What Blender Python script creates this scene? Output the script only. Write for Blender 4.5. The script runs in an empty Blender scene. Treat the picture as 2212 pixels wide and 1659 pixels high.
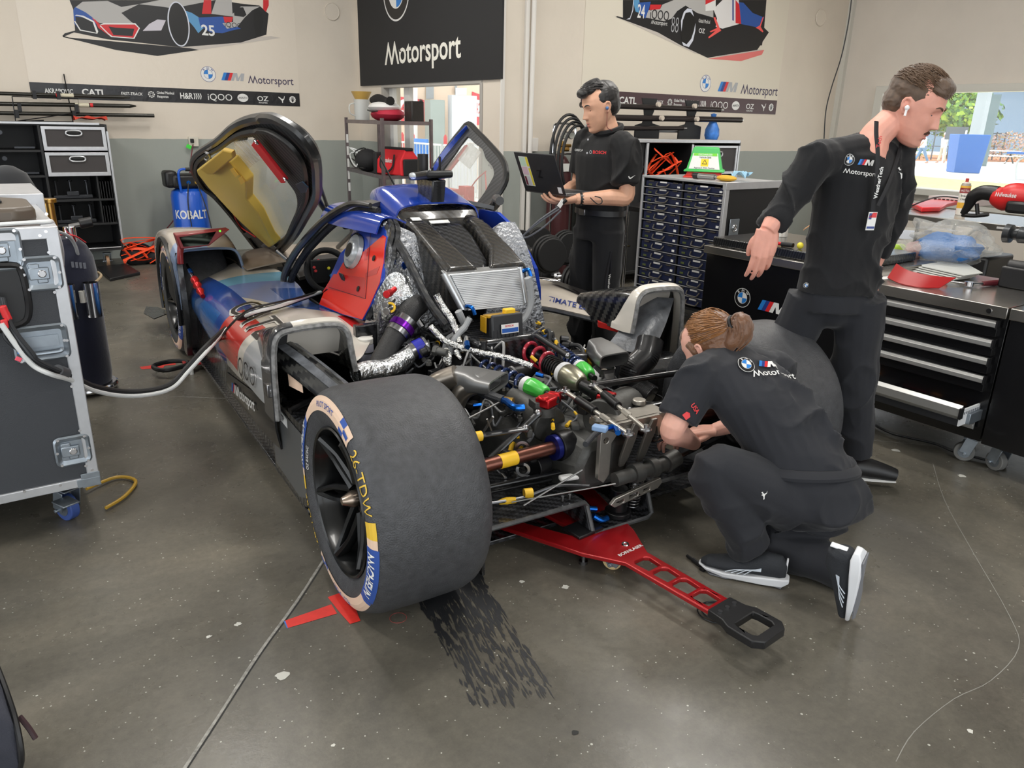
import bpy,math,random
from mathutils import Vector,Matrix,noise
from mathutils.geometry import tessellate_polygon
V=Vector;pi=math.pi;rnd=random.Random(7)
sc=bpy.context.scene;COL=sc.collection
# ---- camera
cd=bpy.data.cameras.new('camera');cam=bpy.data.objects.new('camera',cd);COL.objects.link(cam)
cd.sensor_width=36;cd.lens=1647.72/2212*36;cd.clip_start=.05;cd.clip_end=300
cam.matrix_world=Matrix(((.81761648,.1687515,-.55047817,0),(-.57527659,.27873438,-.76900194,0),(.02366697,.94542587,.32497661,1.46649),(0,0,0,1)))
sc.camera=cam
# ---- sky, sun, lamps, exposure
sc.view_settings.view_transform='Standard';sc.view_settings.look='None';sc.view_settings.gamma=1;sc.view_settings.use_curve_mapping=False
sc.view_settings.exposure=0.6
w=bpy.data.worlds.new('sky');sc.world=w;w.use_nodes=True;nt=w.node_tree;bg=nt.nodes['Background']
bg.inputs[0].default_value=(.93,.97,1,1);bg.inputs[1].default_value=1.7
sd=bpy.data.lights.new('sun','SUN');sd.energy=2.6;sd.angle=.02;sd.color=(1,.95,.86)
so=bpy.data.objects.new('sun',sd);COL.objects.link(so);so.rotation_euler=V((.25,.9,1.9)).to_track_quat('Z','Y').to_euler()
def area(name,loc,rot,sx,sy,e,col=(1,1,1)):
    d=bpy.data.lights.new(name,'AREA');d.shape='RECTANGLE';d.size=sx;d.size_y=sy;d.energy=e;d.color=col
    o=bpy.data.objects.new(name,d);COL.objects.link(o);o.location=loc;o.rotation_euler=rot;return o
# ---- helpers
def lin(c):
    return tuple((x/255/12.92 if x/255<=.04045 else((x/255+.055)/1.055)**2.4)for x in c)
MATS={}
def mat(name,c,rough=.5,metal=0,bump=None,var=None,coat=0,emit=0,trans=0,ior=1.45,alpha=1,spec=None,sheen=0,aniso=0):
    """c in 0-255 sRGB; bump=(scale,strength[,dist]); var=(scale,amount)"""
    if name in MATS:return MATS[name]
    m=bpy.data.materials.new(name);m.use_nodes=True;t=m.node_tree;b=t.nodes['Principled BSDF'];L=t.links.new
    col=lin(c)+(1,)
    b.inputs['Base Color'].default_value=col;b.inputs['Roughness'].default_value=rough;b.inputs['Metallic'].default_value=metal
    b.inputs['Coat Weight'].default_value=coat;b.inputs['Coat Roughness'].default_value=.08
    if spec is not None:b.inputs['Specular IOR Level'].default_value=spec
    if sheen:b.inputs['Sheen Weight'].default_value=sheen
    if trans:b.inputs['Transmission Weight'].default_value=trans;b.inputs['IOR'].default_value=ior
    if alpha<1:b.inputs['Alpha'].default_value=alpha
    if emit:b.inputs['Emission Color'].default_value=col;b.inputs['Emission Strength'].default_value=emit
    if bump or var:
        tc=t.nodes.new('ShaderNodeTexCoord')
    if var:
        n=t.nodes.new('ShaderNodeTexNoise');n.inputs['Scale'].default_value=var[0];n.inputs['Detail'].default_value=6;L(tc.outputs['Object'],n.inputs['Vector'])
        r=t.nodes.new('ShaderNodeMapRange');r.inputs['From Min'].default_value=.3;r.inputs['From Max'].default_value=.7;r.inputs['To Min'].default_value=1-var[1];r.inputs['To Max'].default_value=1+var[1];L(n.outputs['Fac'],r.inputs['Value'])
        mx=t.nodes.new('ShaderNodeVectorMath');mx.operation='SCALE';mx.inputs[0].default_value=col[:3];L(r.outputs[0],mx.inputs['Scale']);L(mx.outputs[0],b.inputs['Base Color'])
    if bump:
        n=t.nodes.new('ShaderNodeTexNoise');n.inputs['Scale'].default_value=bump[0];n.inputs['Detail'].default_value=3;L(tc.outputs['Object'],n.inputs['Vector'])
        bp=t.nodes.new('ShaderNodeBump');bp.inputs['Strength'].default_value=bump[1];bp.inputs['Distance'].default_value=bump[2]if len(bump)>2 else .01
        L(n.outputs['Fac'],bp.inputs['Height']);L(bp.outputs[0],b.inputs['Normal'])
    MATS[name]=m;return m
def carbon(name,s=.012,a=(22,23,25),b_=(50,51,54),rough=.3,coat=.5):
    if name in MATS:return MATS[name]
    m=mat(name,a,rough,coat=coat);t=m.node_tree;b=t.nodes['Principled BSDF'];L=t.links.new
    tc=t.nodes.new('ShaderNodeTexCoord');sp=t.nodes.new('ShaderNodeSeparateXYZ');L(tc.outputs['Object'],sp.inputs[0])
    def M(op,x,y=None):
        n=t.nodes.new('ShaderNodeMath');n.operation=op
        for i,v in enumerate((x,y)):
            if v is None:continue
            if isinstance(v,(int,float)):n.inputs[i].default_value=v
            else:L(v,n.inputs[i])
        return n.outputs[0]
    u=M('FLOOR',M('DIVIDE',M('ADD',sp.outputs[0],M('MULTIPLY',sp.outputs[2],.8)),s));v=M('FLOOR',M('DIVIDE',M('SUBTRACT',sp.outputs[1],M('MULTIPLY',sp.outputs[2],.55)),s))
    k=M('LESS_THAN',M('FLOORED_MODULO',M('ADD',u,v),4),2)
    mx=t.nodes.new('ShaderNodeMix');mx.data_type='RGBA';L(k,mx.inputs['Factor']);mx.inputs['A'].default_value=lin(a)+(1,);mx.inputs['B'].default_value=lin(b_)+(1,)
    L(mx.outputs['Result'],b.inputs['Base Color']);L(M('ADD',M('MULTIPLY',k,-.12),rough),b.inputs['Roughness'])
    return m
def lerp(a,b,t):return a+(b-a)*t
def perp(d):
    d=V(d).normalized();a=V((0,0,1))if abs(d.z)<.9 else V((1,0,0));x=d.cross(a).normalized();return x,d.cross(x).normalized(),d
def catmull(p,k=6,closed=False):
    p=[V(q)for q in p]
    if len(p)<3 and not closed:return p
    n=len(p);out=[]
    for i in range(n if closed else n-1):
        if closed:a,b,c,d=p[i-1],p[i],p[(i+1)%n],p[(i+2)%n]
        else:a,b,c,d=p[max(i-1,0)],p[i],p[i+1],p[min(i+2,n-1)]
        for j in range(k):
            t=j/k;out.append(.5*((2*b)+(c-a)*t+(2*a-5*b+4*c-d)*t*t+(3*b-a-3*c+d)*t**3))
    if not closed:out.append(p[-1])
    return out
class MB:
    def __init__(s,m=None):s.v=[];s.f=[];s.mi=[];s.mats=[];s.cur=0;s.X=None;s.use(m)if m else None
    def use(s,m):
        if m not in s.mats:s.mats.append(m)
        s.cur=s.mats.index(m);return s
    def add(s,vs,fs):
        o=len(s.v);s.v+=[s.X@V(v)for v in vs]if s.X else[V(v)for v in vs]
        s.f+=[tuple(i+o for i in f)for f in fs];s.mi+=[s.cur]*len(fs);return s
    def box(s,c,d,rz=0,M=None):
        s.k=getattr(s,'k',0)+1;e=1.3e-4*(s.k%9);d=[q+e for q in d];c=V(c);x,y,z=(q/2 for q in d);R=M or Matrix.Rotation(rz,3,'Z')
        vs=[c+R@V((i*x,j*y,k*z))for k in(-1,1)for j in(-1,1)for i in(-1,1)]
        return s.add(vs,[(0,2,3,1),(4,5,7,6),(0,1,5,4),(2,6,7,3),(0,4,6,2),(1,3,7,5)])
    def bb(s,a,b):a=V(a);b=V(b);return s.box((a+b)/2,[abs(q)for q in(b-a)])
    def beam(s,a,b,w,h,up=(0,0,1)):
        a=V(a);b=V(b);d=(b-a).normalized();x=d.cross(V(up)).normalized();z=x.cross(d)
        M=Matrix((x,d,z)).transposed();return s.box((a+b)/2,(w,(b-a).length,h),M=M)
    def ring(s,c,x,y,r,n):return[c+(x*math.cos(2*pi*i/n)+y*math.sin(2*pi*i/n))*r for i in range(n)]
    def rings(s,R,closed=False,cap=True):
        n=len(R[0]);vs=[p for r in R for p in r];fs=[]
        m=len(R)
        for i in range(m if closed else m-1):
            j=(i+1)%m
            for k in range(n):l=(k+1)%n;fs.append((i*n+k,i*n+l,j*n+l,j*n+k))
        if cap and not closed:fs.append(tuple(reversed(range(n))));fs.append(tuple(range((m-1)*n,m*n)))
        return s.add(vs,fs)
    def cyl(s,a,b,r,r2=None,n=14,cap=True):
        a=V(a);b=V(b);x,y,d=perp(b-a);return s.rings([s.ring(a,x,y,r,n),s.ring(b,x,y,r if r2 is None else r2,n)],cap=cap)
    def tube(s,p,r,n=8,k=5,closed=False,flat=1,up=None,cap=True):
        P=catmull(p,k,closed)if k else[V(q)for q in p];m=len(P);R=[]
        rr=[r]*m if isinstance(r,(int,float))else[(lambda t:(lerp(r[int(t)],r[min(int(t)+1,len(r)-1)],t-int(t))))(i/(m-1)*(len(r)-1))for i in range(m)]
        px=None
        for i in range(m):
            a=P[i-1]if(i>0 or closed)else P[0];b=P[(i+1)%m]if(i<m-1 or closed)else P[-1]
            d=b-a;d=d.normalized()if d.length>1e-9 else V((0,0,1))
            if px is None:
                px=perp(d)[0]if up is None else d.cross(V(up)).normalized()
            x=px-d*px.dot(d)
            x=x.normalized()if x.length>1e-6 else perp(d)[0]
            px=x;y=d.cross(x)
            R.append([P[i]+x*(math.cos(2*pi*q/n)*rr[i])+y*(math.sin(2*pi*q/n)*rr[i]*flat)for q in range(n)])
        return s.rings(R,closed,cap)
    def lathe(s,prof,o=(0,0,0),ax=(0,0,1),n=24,closed=False):
        x,y,d=perp(ax);o=V(o);return s.rings([s.ring(o+d*z,x,y,max(r,1e-5),n)for r,z in prof],closed=closed,cap=not closed)
    def sphere(s,c,r,n=14,m=8,M=None):
        c=V(c);r=(r,r,r)if isinstance(r,(int,float))else r;M=M or Matrix.Identity(3)
        return s.rings([[c+M@V((r[0]*math.cos(2*pi*i/n)*math.sin(pi*j/m),r[1]*math.sin(2*pi*i/n)*math.sin(pi*j/m),r[2]*-math.cos(pi*j/m)))for i in range(n)]for j in[.06]+list(range(1,m))+[m-.06]])
    def torus(s,c,ax,R,r,n=32,m=8):
        x,y,d=perp(ax);c=V(c);return s.tube([c+(x*math.cos(2*pi*i/n)+y*math.sin(2*pi*i/n))*R for i in range(n)],r,m,0,True)
    def coil(s,a,b,R,r,turns,n=8,seg=18):
        a=V(a);b=V(b);x,y,d=perp(b-a);N=int(turns*seg)
        return s.tube([a+(b-a)*(i/N)+(x*math.cos(2*pi*i/seg)+y*math.sin(2*pi*i/seg))*R for i in range(N+1)],r,n,0)
    def prism(s,poly,o,ux,uy,th,holes=()):
        """poly of 2d pts in plane (o,ux,uy); extruded th along ux x uy"""
        o=V(o);ux=V(ux).normalized();uy=V(uy).normalized();nz=ux.cross(uy)
        loops=[list(poly)]+[list(h)for h in holes]
        flat=[q for l in loops for q in l];tri=tessellate_polygon([[V((q[0],q[1],0))for q in l]for l in loops])
        N=len(flat);A=[o+ux*q[0]+uy*q[1]for q in flat];B=[p+nz*th for p in A];fs=[]
        for t in tri:
            a,b,c=t;ar=(flat[b][0]-flat[a][0])*(flat[c][1]-flat[a][1])-(flat[b][1]-flat[a][1])*(flat[c][0]-flat[a][0])
            if ar<0:a,c=c,a
            fs.append((a+N,b+N,c+N));fs.append((c,b,a))
        off=0
        if th:
            for li,l in enumerate(loops):
                n=len(l);ar=sum(l[i][0]*l[(i+1)%n][1]-l[(i+1)%n][0]*l[i][1]for i in range(n));fl=(ar>0)!=(li>0)
                for i in range(n):
                    a,b=off+i,off+(i+1)%n
                    fs.append((a,b,b+N,a+N)if fl else(b,a,a+N,b+N))
                off+=n
        return s.add(A+B,fs)
    def sheet(s,g,th=.004,k=0):
        """g grid rows of pts -> thick sheet"""
        g=[[V(p)for p in r]for r in g]
        if k:
            g=[catmull(r,k)for r in g];c=[catmull([r[i]for r in g],k)for i in range(len(g[0]))];g=[[c[i][j]for i in range(len(c))]for j in range(len(c[0]))]
        m=len(g);n=len(g[0]);N=[]
        for i in range(m):
            for j in range(n):
                du=g[min(i+1,m-1)][j]-g[max(i-1,0)][j];dv=g[i][min(j+1,n-1)]-g[i][max(j-1,0)]
                q=dv.cross(du);N.append(q.normalized()if q.length>1e-9 else V((0,0,1)))
        A=[p for r in g for p in r];B=[p-N[i]*th for i,p in enumerate(A)];T=len(A);fs=[]
        for i in range(m-1):
            for j in range(n-1):
                a=i*n+j;q=(a,a+1,a+n+1,a+n);fs.append(q);fs.append(tuple(x+T for x in reversed(q)))
        bd=[j for j in range(n)]+[i*n+n-1 for i in range(1,m)]+[(m-1)*n+j for j in range(n-2,-1,-1)]+[i*n for i in range(m-2,0,-1)]
        for i in range(len(bd)):a,b=bd[i],bd[(i+1)%len(bd)];fs.append((b,a,a+T,b+T))
        return s.add(A+B,fs)
    def text(s,txt,fn,size=1,bold=.0,align='CENTER',sub=0,sx=1,slant=0,sp=1):
        """fn(u,v)->3d point, text height size"""
        vs,fs=text_mesh(txt,bold,align,sub,slant,sp);
        return s.add([fn(x*size*sx,y*size)for x,y in vs],fs)
    def build(s,name,parent=None,m=None,bevel=0,smooth=.6,seg=2,loc=None,sub=0,solid=0):
        if m:s.mats=[m]
        me=bpy.data.meshes.new(name);me.from_pydata([tuple(v)for v in s.v],[],s.f);me.update()
        for q in s.mats:me.materials.append(q)
        me.polygons.foreach_set('material_index',s.mi)
        if smooth:me.polygons.foreach_set('use_smooth',[True]*len(me.polygons));me.set_sharp_from_angle(angle=smooth)
        o=bpy.data.objects.new(name,me);COL.objects.link(o)
        if parent:o.parent=parent
        if loc:o.location=loc
        if bevel:
            b=o.modifiers.new('bevel','BEVEL');b.width=bevel;b.segments=seg;b.limit_method='ANGLE';b.angle_limit=.7
        if sub:q=o.modifiers.new('sub','SUBSURF');q.levels=sub;q.render_levels=sub
        return o
_tc={}
def text_mesh(t,bold=0,align='CENTER',sub=0,slant=0,sp=1):
    key=(t,bold,align,sub,slant,sp)
    if key in _tc:return _tc[key]
    fl=t[0]=='M';c=bpy.data.curves.new('t','FONT');c.body='W'+t[1:]if fl else t;c.offset=bold;c.shear=slant;c.space_character=sp;c.resolution_u=3;c.size=1.4
    o=bpy.data.objects.new('t',c);COL.objects.link(o);dg=bpy.context.evaluated_depsgraph_get();dg.update()
    me=bpy.data.meshes.new_from_object(o.evaluated_get(dg))
    if sub:
        import bmesh
        bm=bmesh.new();bm.from_mesh(me)
        for _ in range(sub):
            E=[e for e in bm.edges if e.calc_length()>.12]
            if E:bmesh.ops.subdivide_edges(bm,edges=E,cuts=1);bmesh.ops.triangulate(bm,faces=bm.faces)
        bm.to_mesh(me);bm.free()
    r=([(v.co.x,v.co.y)for v in me.vertices],[tuple(p.vertices)for p in me.polygons])
    u=[_up(r[0],f)for f in r[1]];mj=sum(u)*2>=len(u);r=(r[0],[f if mj else tuple(reversed(f))for f,k in zip(r[1],u)if k==mj])if 'M' in t[1:]else(r[0],[f if k else tuple(reversed(f))for f,k in zip(r[1],u)])
    P=r[0]
    if fl:
        wm=text_mesh('W',bold,'LEFT',sub,0,sp)[0]if t!='M' else P;x1=max(p[0]for p in wm)+.02;ym=max(p[1]for p in wm)+min(p[1]for p in wm)
        P=[(x,ym-y)if x-slant*y<x1 else(x,y)for x,y in P];r=(P,[tuple(reversed(f))if all(P[i][0]-slant*r[0][i][1]<x1 for i in f)else f for f in r[1]])
    if align=='CENTER':m_=(max(p[0]for p in P)+min(p[0]for p in P))/2;r=([(x-m_,y)for x,y in P],r[1])
    bpy.data.objects.remove(o);bpy.data.curves.remove(c);bpy.data.meshes.remove(me);_tc[key]=r;return r
def _up(v,f):
    return sum(v[f[i]][0]*v[f[(i+1)%len(f)]][1]-v[f[(i+1)%len(f)]][0]*v[f[i]][1]for i in range(len(f)))>0
def tag(o,label=None,cat=None,group=None,kind=None):
    if label:o['label']=label
    if cat:o['category']=cat
    if group:o['group']=group
    if kind:o['kind']=kind
    return o
def empty(name,loc=(0,0,0),rz=0,label=None,cat=None,group=None):
    o=bpy.data.objects.new(name,None);COL.objects.link(o);o.location=loc;o.rotation_euler=(0,0,rz);o.empty_display_size=.05
    return tag(o,label,cat,group)
def copy_tree(o,parent=None):
    c=o.copy();COL.objects.link(c);c.parent=parent
    for ch in list(o.children):copy_tree(ch,c)
    return c
def plane(o,ux,uy,off=0):
    o=V(o);ux=V(ux).normalized();uy=V(uy).normalized();n=ux.cross(uy)
    return lambda u,v,w=0:o+ux*u+uy*v+n*(off+w)
def disc2(fn,cx,cy,r0,r1,n=40,a0=0,a1=2*pi,mb=None):
    vs=[];fs=[];m=max(2,int(n*(a1-a0)/(2*pi)))
    for i in range(m+1):
        a=a0+(a1-a0)*i/m;vs+=[fn(cx+r0*math.cos(a),cy+r0*math.sin(a)),fn(cx+r1*math.cos(a),cy+r1*math.sin(a))]
        if i<m:fs.append((2*i,2*i+1,2*i+3,2*i+2))
    mb.add(vs,fs)
def poly2(mb,fn,pts):
    tri=tessellate_polygon([[V((p[0],p[1],0))for p in pts]])
    fs=[]
    for a,b,c in tri:
        ar=(pts[b][0]-pts[a][0])*(pts[c][1]-pts[a][1])-(pts[b][1]-pts[a][1])*(pts[c][0]-pts[a][0]);fs.append((a,b,c)if ar>0 else(c,b,a))
    mb.add([fn(*p)for p in pts],fs)
# ---- shared materials
WHITE=mat('white_print',(228,228,226),.45);BLACKP=mat('black_print',(20,20,22),.4);LBLUE=mat('blue_print',(40,125,205),.4);NAVY=mat('navy_print',(34,58,132),.4);REDP=mat('red_print',(214,40,44),.4);SILV=mat('silver_print',(170,172,176),.35)
ALU=mat('brushed_aluminium',(188,190,192),.33,.85,var=(30,.06));STEEL=mat('steel',(150,150,152),.28,1);CHROME=mat('chrome',(215,215,218),.12,1)
BLKPL=mat('black_plastic',(22,22,24),.42);BLKM=mat('black_metal',(20,20,22),.35,.3);RUB=mat('black_rubber',(24,24,25),.7)
CARB=carbon('carbon_fibre',.011);CARBF=carbon('fine_carbon_fibre',.004,(16,17,18),(38,39,41));CARBL=carbon('coarse_carbon_fibre',.018,(20,21,23),(66,66,64))
GALV=mat('zinc_plated_steel',(150,159,168),.35,.8,var=(20,.12))
def roundel(parent,name,fn,R,dark=True):
    """round emblem: black ring, blue and white quarters, letters"""
    m=MB(WHITE);disc2(lambda u,v:fn(u,v,.0004),0,0,0,R,48,mb=m)
    m.use(BLACKP if dark else WHITE);disc2(lambda u,v:fn(u,v,.0007),0,0,0,R*.94,48,mb=m)
    if not dark:m.use(NAVY);disc2(lambda u,v:fn(u,v,.0009),0,0,R*.95,R,48,mb=m)
    m.use(WHITE if dark else NAVY);disc2(lambda u,v:fn(u,v,.001),0,0,0,R*.6,40,mb=m)
    m.use(WHITE);disc2(lambda u,v:fn(u,v,.0012),0,0,0,R*.56,40,a0=0,a1=pi/2,mb=m);disc2(lambda u,v:fn(u,v,.0012),0,0,0,R*.56,40,a0=pi,a1=1.5*pi,mb=m)
    m.use(LBLUE);disc2(lambda u,v:fn(u,v,.0013),0,0,0,R*.56,40,a0=pi/2,a1=pi,mb=m);disc2(lambda u,v:fn(u,v,.0013),0,0,0,R*.56,40,a0=1.5*pi,a1=2*pi,mb=m)
    m.use(WHITE if dark else NAVY)
    for ch,a in(('B',2.35),('M',pi/2),('W',.79)):
        c,s_=math.cos(a-pi/2),math.sin(a-pi/2)
        m.text(ch,lambda u,v:fn(math.cos(a)*R*.78+(u*c-(v-R*.13)*s_),math.sin(a)*R*.78+(u*s_+(v-R*.13)*c),.0014),R*.27,.02)
    return m.build(name,parent,smooth=0)
def mstripes(parent,name,fn,x,y,h,grey=SILV):
    """three slanted stripes and an M; x,y lower left; h height"""
    m=MB(LBLUE);k=h*.42;w=h*.42
    for i,c in enumerate((LBLUE,NAVY,REDP)):
        m.use(c);poly2(m,lambda u,v:fn(u,v,.0008),[(x+i*w,y),(x+(i+1)*w,y),(x+(i+1)*w+k,y+h),(x+i*w+k,y+h)])
    m.use(grey);X=x+3*w+.02*h
    poly2(m,lambda u,v:fn(u,v,.0008),[(X,y),(X+.42*h,y),(X+.66*h,y+.6*h),(X+.78*h,y),(X+1.1*h,y),(X+1.42*h,y+.6*h),(X+1.3*h,y),(X+1.72*h,y),(X+1.95*h,y+h),(X+1.5*h,y+h),(X+1.05*h,y+.35*h),(X+.95*h,y+h),(X+k,y+h)])
    return m.build(name,parent,smooth=0)
def lettering(parent,name,txt,fn,x,y,h,m_,bold=.015,align='LEFT',sx=1,slant=0,sub=0,off=.0008,sp=1):
    m=MB(m_);m.text(txt,lambda u,v:fn(x+u,y+v,off),h,bold,align,sub,sx,slant,sp);return m.build(name,parent,smooth=0)

# ================= the garage
def wallmat(name,top,bot,h,rough=.75):
    m=mat(name,top,rough,bump=(9,.25,.01),var=(2.2,.035));t=m.node_tree;b=t.nodes['Principled BSDF'];L=t.links.new
    g=t.nodes.new('ShaderNodeNewGeometry');sp=t.nodes.new('ShaderNodeSeparateXYZ');L(g.outputs['Position'],sp.inputs[0])
    n=t.nodes.new('ShaderNodeTexNoise');n.inputs['Scale'].default_value=6;L(g.outputs['Position'],n.inputs['Vector'])
    a=t.nodes.new('ShaderNodeMath');a.operation='MULTIPLY_ADD';L(n.outputs['Fac'],a.inputs[0]);a.inputs[1].default_value=.012;L(sp.outputs[2],a.inputs[2])
    c=t.nodes.new('ShaderNodeMath');c.operation='LESS_THAN';L(a.outputs[0],c.inputs[0]);c.inputs[1].default_value=h+.006
    old=b.inputs['Base Color'].links[0].from_socket
    mx=t.nodes.new('ShaderNodeMix');mx.data_type='RGBA';L(c.outputs[0],mx.inputs['Factor']);L(old,mx.inputs['A']);mx.inputs['B'].default_value=lin(bot)+(1,)
    L(mx.outputs['Result'],b.inputs['Base Color']);return m
WALL=wallmat('painted_wall',(218,208,194),(160,165,159),1.21)
WALLW=wallmat('painted_block_wall',(214,206,196),(168,166,162),-1)
FLOOR=mat('stained_concrete',(104,101,95),.3)
def floor_nodes():
    t=FLOOR.node_tree;b=t.nodes['Principled BSDF'];L=t.links.new
    g=t.nodes.new('ShaderNodeNewGeometry')
    def N(sc,det,rough=.5,dist=0):
        n=t.nodes.new('ShaderNodeTexNoise');n.inputs['Scale'].default_value=sc;n.inputs['Detail'].default_value=det;n.inputs['Roughness'].default_value=rough;n.inputs['Distortion'].default_value=dist;L(g.outputs['Position'],n.inputs['Vector']);return n.outputs['Fac']
    def ramp(x,st):
        r=t.nodes.new('ShaderNodeValToRGB');e=r.color_ramp.elements
        for i,(p,c)in enumerate(st):
            q=e[i]if i<2 else e.new(p);q.position=p;q.color=tuple(c)+(1,)
        L(x,r.inputs[0]);return r.outputs[0]
    base=ramp(N(1.1,8,.62,.6),[(.3,lin((78,75,69))),(.72,lin((128,121,108))),(.5,lin((102,98,89)))])
    fine=ramp(N(38,6,.8),[(.25,(.72,.72,.72)),(.8,(1.22,1.22,1.2))])
    mx=t.nodes.new('ShaderNodeVectorMath');mx.operation='MULTIPLY';L(base,mx.inputs[0]);L(fine,mx.inputs[1])
    # white specks
    def specks(sc,th,keep):
        v=t.nodes.new('ShaderNodeTexVoronoi');v.inputs['Scale'].default_value=sc;L(g.outputs['Position'],v.inputs['Vector'])
        a=t.nodes.new('ShaderNodeMath');a.operation='LESS_THAN';L(v.outputs['Distance'],a.inputs[0]);a.inputs[1].default_value=th
        s=t.nodes.new('ShaderNodeSeparateColor');L(v.outputs['Color'],s.inputs[0])
        c=t.nodes.new('ShaderNodeMath');c.operation='LESS_THAN';L(s.outputs[0],c.inputs[0]);c.inputs[1].default_value=keep
        d=t.nodes.new('ShaderNodeMath');d.operation='MULTIPLY';L(a.outputs[0],d.inputs[0]);L(c.outputs[0],d.inputs[1]);return d.outputs[0]
    k=t.nodes.new('ShaderNodeMath');k.operation='MAXIMUM';L(specks(17,.06,.35),k.inputs[0]);L(specks(60,.13,.22),k.inputs[1])
    q=t.nodes.new('ShaderNodeMix');q.data_type='RGBA';L(k.outputs[0],q.inputs['Factor']);L(mx.outputs[0],q.inputs['A']);q.inputs['B'].default_value=lin((178,178,168))+(1,)
    L(q.outputs['Result'],b.inputs['Base Color'])
    r=t.nodes.new('ShaderNodeMapRange');L(N(2.3,6,.6),r.inputs['Value']);r.inputs['From Min'].default_value=.3;r.inputs['From Max'].default_value=.7;r.inputs['To Min'].default_value=.2;r.inputs['To Max'].default_value=.42;L(r.outputs[0],b.inputs['Roughness'])
    bp=t.nodes.new('ShaderNodeBump');bp.inputs['Strength'].default_value=.12;bp.inputs['Distance'].default_value=.003;L(N(55,5,.7),bp.inputs['Height']);L(bp.outputs[0],b.inputs['Normal'])
floor_nodes()
def struct(name,mb,**k):return tag(mb.build(name,**k),kind='structure')
struct('floor',MB(FLOOR).bb((-5,-5,-.2),(9.4,9.2,0)),smooth=0)
JO=mat('joint_filler',(150,148,142),.8,var=(60,.35));
m=MB(JO)
def strip(mb,p,w,z=.0006):
    p=catmull([V((a[0],a[1],z))for a in p],4)if len(p)>2 else[V((a[0],a[1],z))for a in p]
    vs=[];fs=[]
    for i,q in enumerate(p):
        d=(p[min(i+1,len(p)-1)]-p[max(i-1,0)]).normalized();n=V((-d.y,d.x,0))*w*.5*(1+.4*noise.noise(q*9));vs+=[q-n,q+n]
        if i:fs.append((2*i-2,2*i,2*i+1,2*i-1))
    mb.add(vs,fs)
strip(m,[(0.202,1.577),(0.316,1.705),(0.485,1.897),(0.661,2.077),(0.856,2.296)],.0085)
DK=mat('dark_floor_mark',(48,48,47),.9);m.use(DK);strip(m,[(0.207,1.573),(0.322,1.701),(0.491,1.893),(0.668,2.072),(0.859,2.287)],.005,.0004);m.use(JO)  # darker strip beside the pale joint filler; the oil spot shares this tone
strip(m,[(-.4,5.15),(.28,4.62),(.75,4.28),(1.08,4.02)],.005)
strip(m,[(3.511,1.844),(3.618,1.736),(3.725,1.629),(3.859,1.471)],.005)
m.use(mat('hairline_crack',(140,139,132),.9))
strip(m,[(3.522,1.513),(3.183,1.29),(2.853,1.023),(2.537,0.76),(2.384,0.669),(2.16,0.648),(1.994,0.67),(1.786,0.668),(1.649,0.641)],.0022)
struct('trim_floor_joints',m,smooth=0)
CEIL=mat('white_ceiling',(215,213,208),.9)
struct('ceiling',MB(CEIL).bb((-5.2,-5.2,3.7),(9.4,9.2,3.8)),smooth=0)
struct('wall_left',MB(WALL).bb((-5,9,0),(4.1,9.2,3.7)),smooth=0)
# window wall on the far side, with its opening
m=MB(WALL);y0,y1,z0,z1=6.34,8.33,.55,1.80
m.bb((4.1,y1,0),(4.3,9,3.7)).bb((4.1,6.0,0),(4.3,y0,3.7)).bb((4.1,y0,z1),(4.3,y1,3.7)).bb((4.1,y0,0),(4.3,y1,z0));struct('wall_back',m,smooth=0)
m=MB(mat('grey_window_trim',(168,164,158),.6))
for a,b in(((4.085,y0-.03,z1-.01),(4.2,y1+.05,z1+.05)),((4.085,y1,z0),(4.2,y1+.05,z1)),((4.085,y0-.04,z0),(4.2,y0,z1)),((4.05,y0-.05,z0-.04),(4.2,y1+.05,z0))):m.bb(a,b)
w1=struct('window_1',m,bevel=.004)
FR=mat('window_frame_white',(232,232,230),.5);m=MB(FR);m.bb((4.16,7.86,z0),(4.21,7.98,z1));m.bb((4.16,8.25,z0),(4.21,8.33,z1));m.build('frame_bar',w1)
GL=mat('window_glass',(235,240,240),.02,alpha=.12,spec=.5);MB(GL).bb((4.22,y0,z0),(4.225,y1,z1)).build('glass_pane',w1)
struct('wall_right',MB(WALL).bb((4.3,6.0,0),(9.4,6.2,3.7)),smooth=0)
# long window wall
m=MB(WALLW);y0,y1,z0,z1=2.2,5.39,.83,1.91
m.bb((9.2,y1,0),(9.4,6.0,3.7)).bb((9.2,-5,0),(9.4,y0,3.7)).bb((9.2,y0,z1),(9.4,y1,3.7)).bb((9.2,y0,0),(9.4,y1,z0));struct('wall_front',m,smooth=0)
FR2=mat('window_frame_grey',(206,204,196),.55);m=MB(FR2)
for a,b in(((9.13,y0,z1-.02),(9.3,y1+.08,z1+.06)),((9.13,y1-.02,z0),(9.3,y1+.08,z1)),((9.05,y0,z0-.05),(9.3,y1+.08,z0+.02)),((9.12,y0,z0-.17),(9.3,y1+.08,z0-.12)),((9.22,y1-.2,z0),(9.26,y1-.16,z1))):m.bb(a,b)
w2=struct('window_2',m,bevel=.004);MB(GL).bb((9.27,y0,z0),(9.275,y1,z1)).build('glass_pane',w2)
# camera-side walls: closed on the right, rolled-up door on the left
m=MB(WALL);m.bb((-5,-3.2,3.0),(9.4,-3,3.7)).bb((4.5,-3.2,0),(9.4,-3,3.0)).bb((-5,-3.2,0),(-4,-3,3.0));struct('wall_near',m,smooth=0)
m=MB(WALL);m.bb((-5.2,-5,3.1),(-5,9,3.7)).bb((-5.2,7.2,0),(-5,9.2,3.1)).bb((-5.2,-5.2,0),(-5,-4,3.1));struct('wall_door_side',m,smooth=0)
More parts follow.
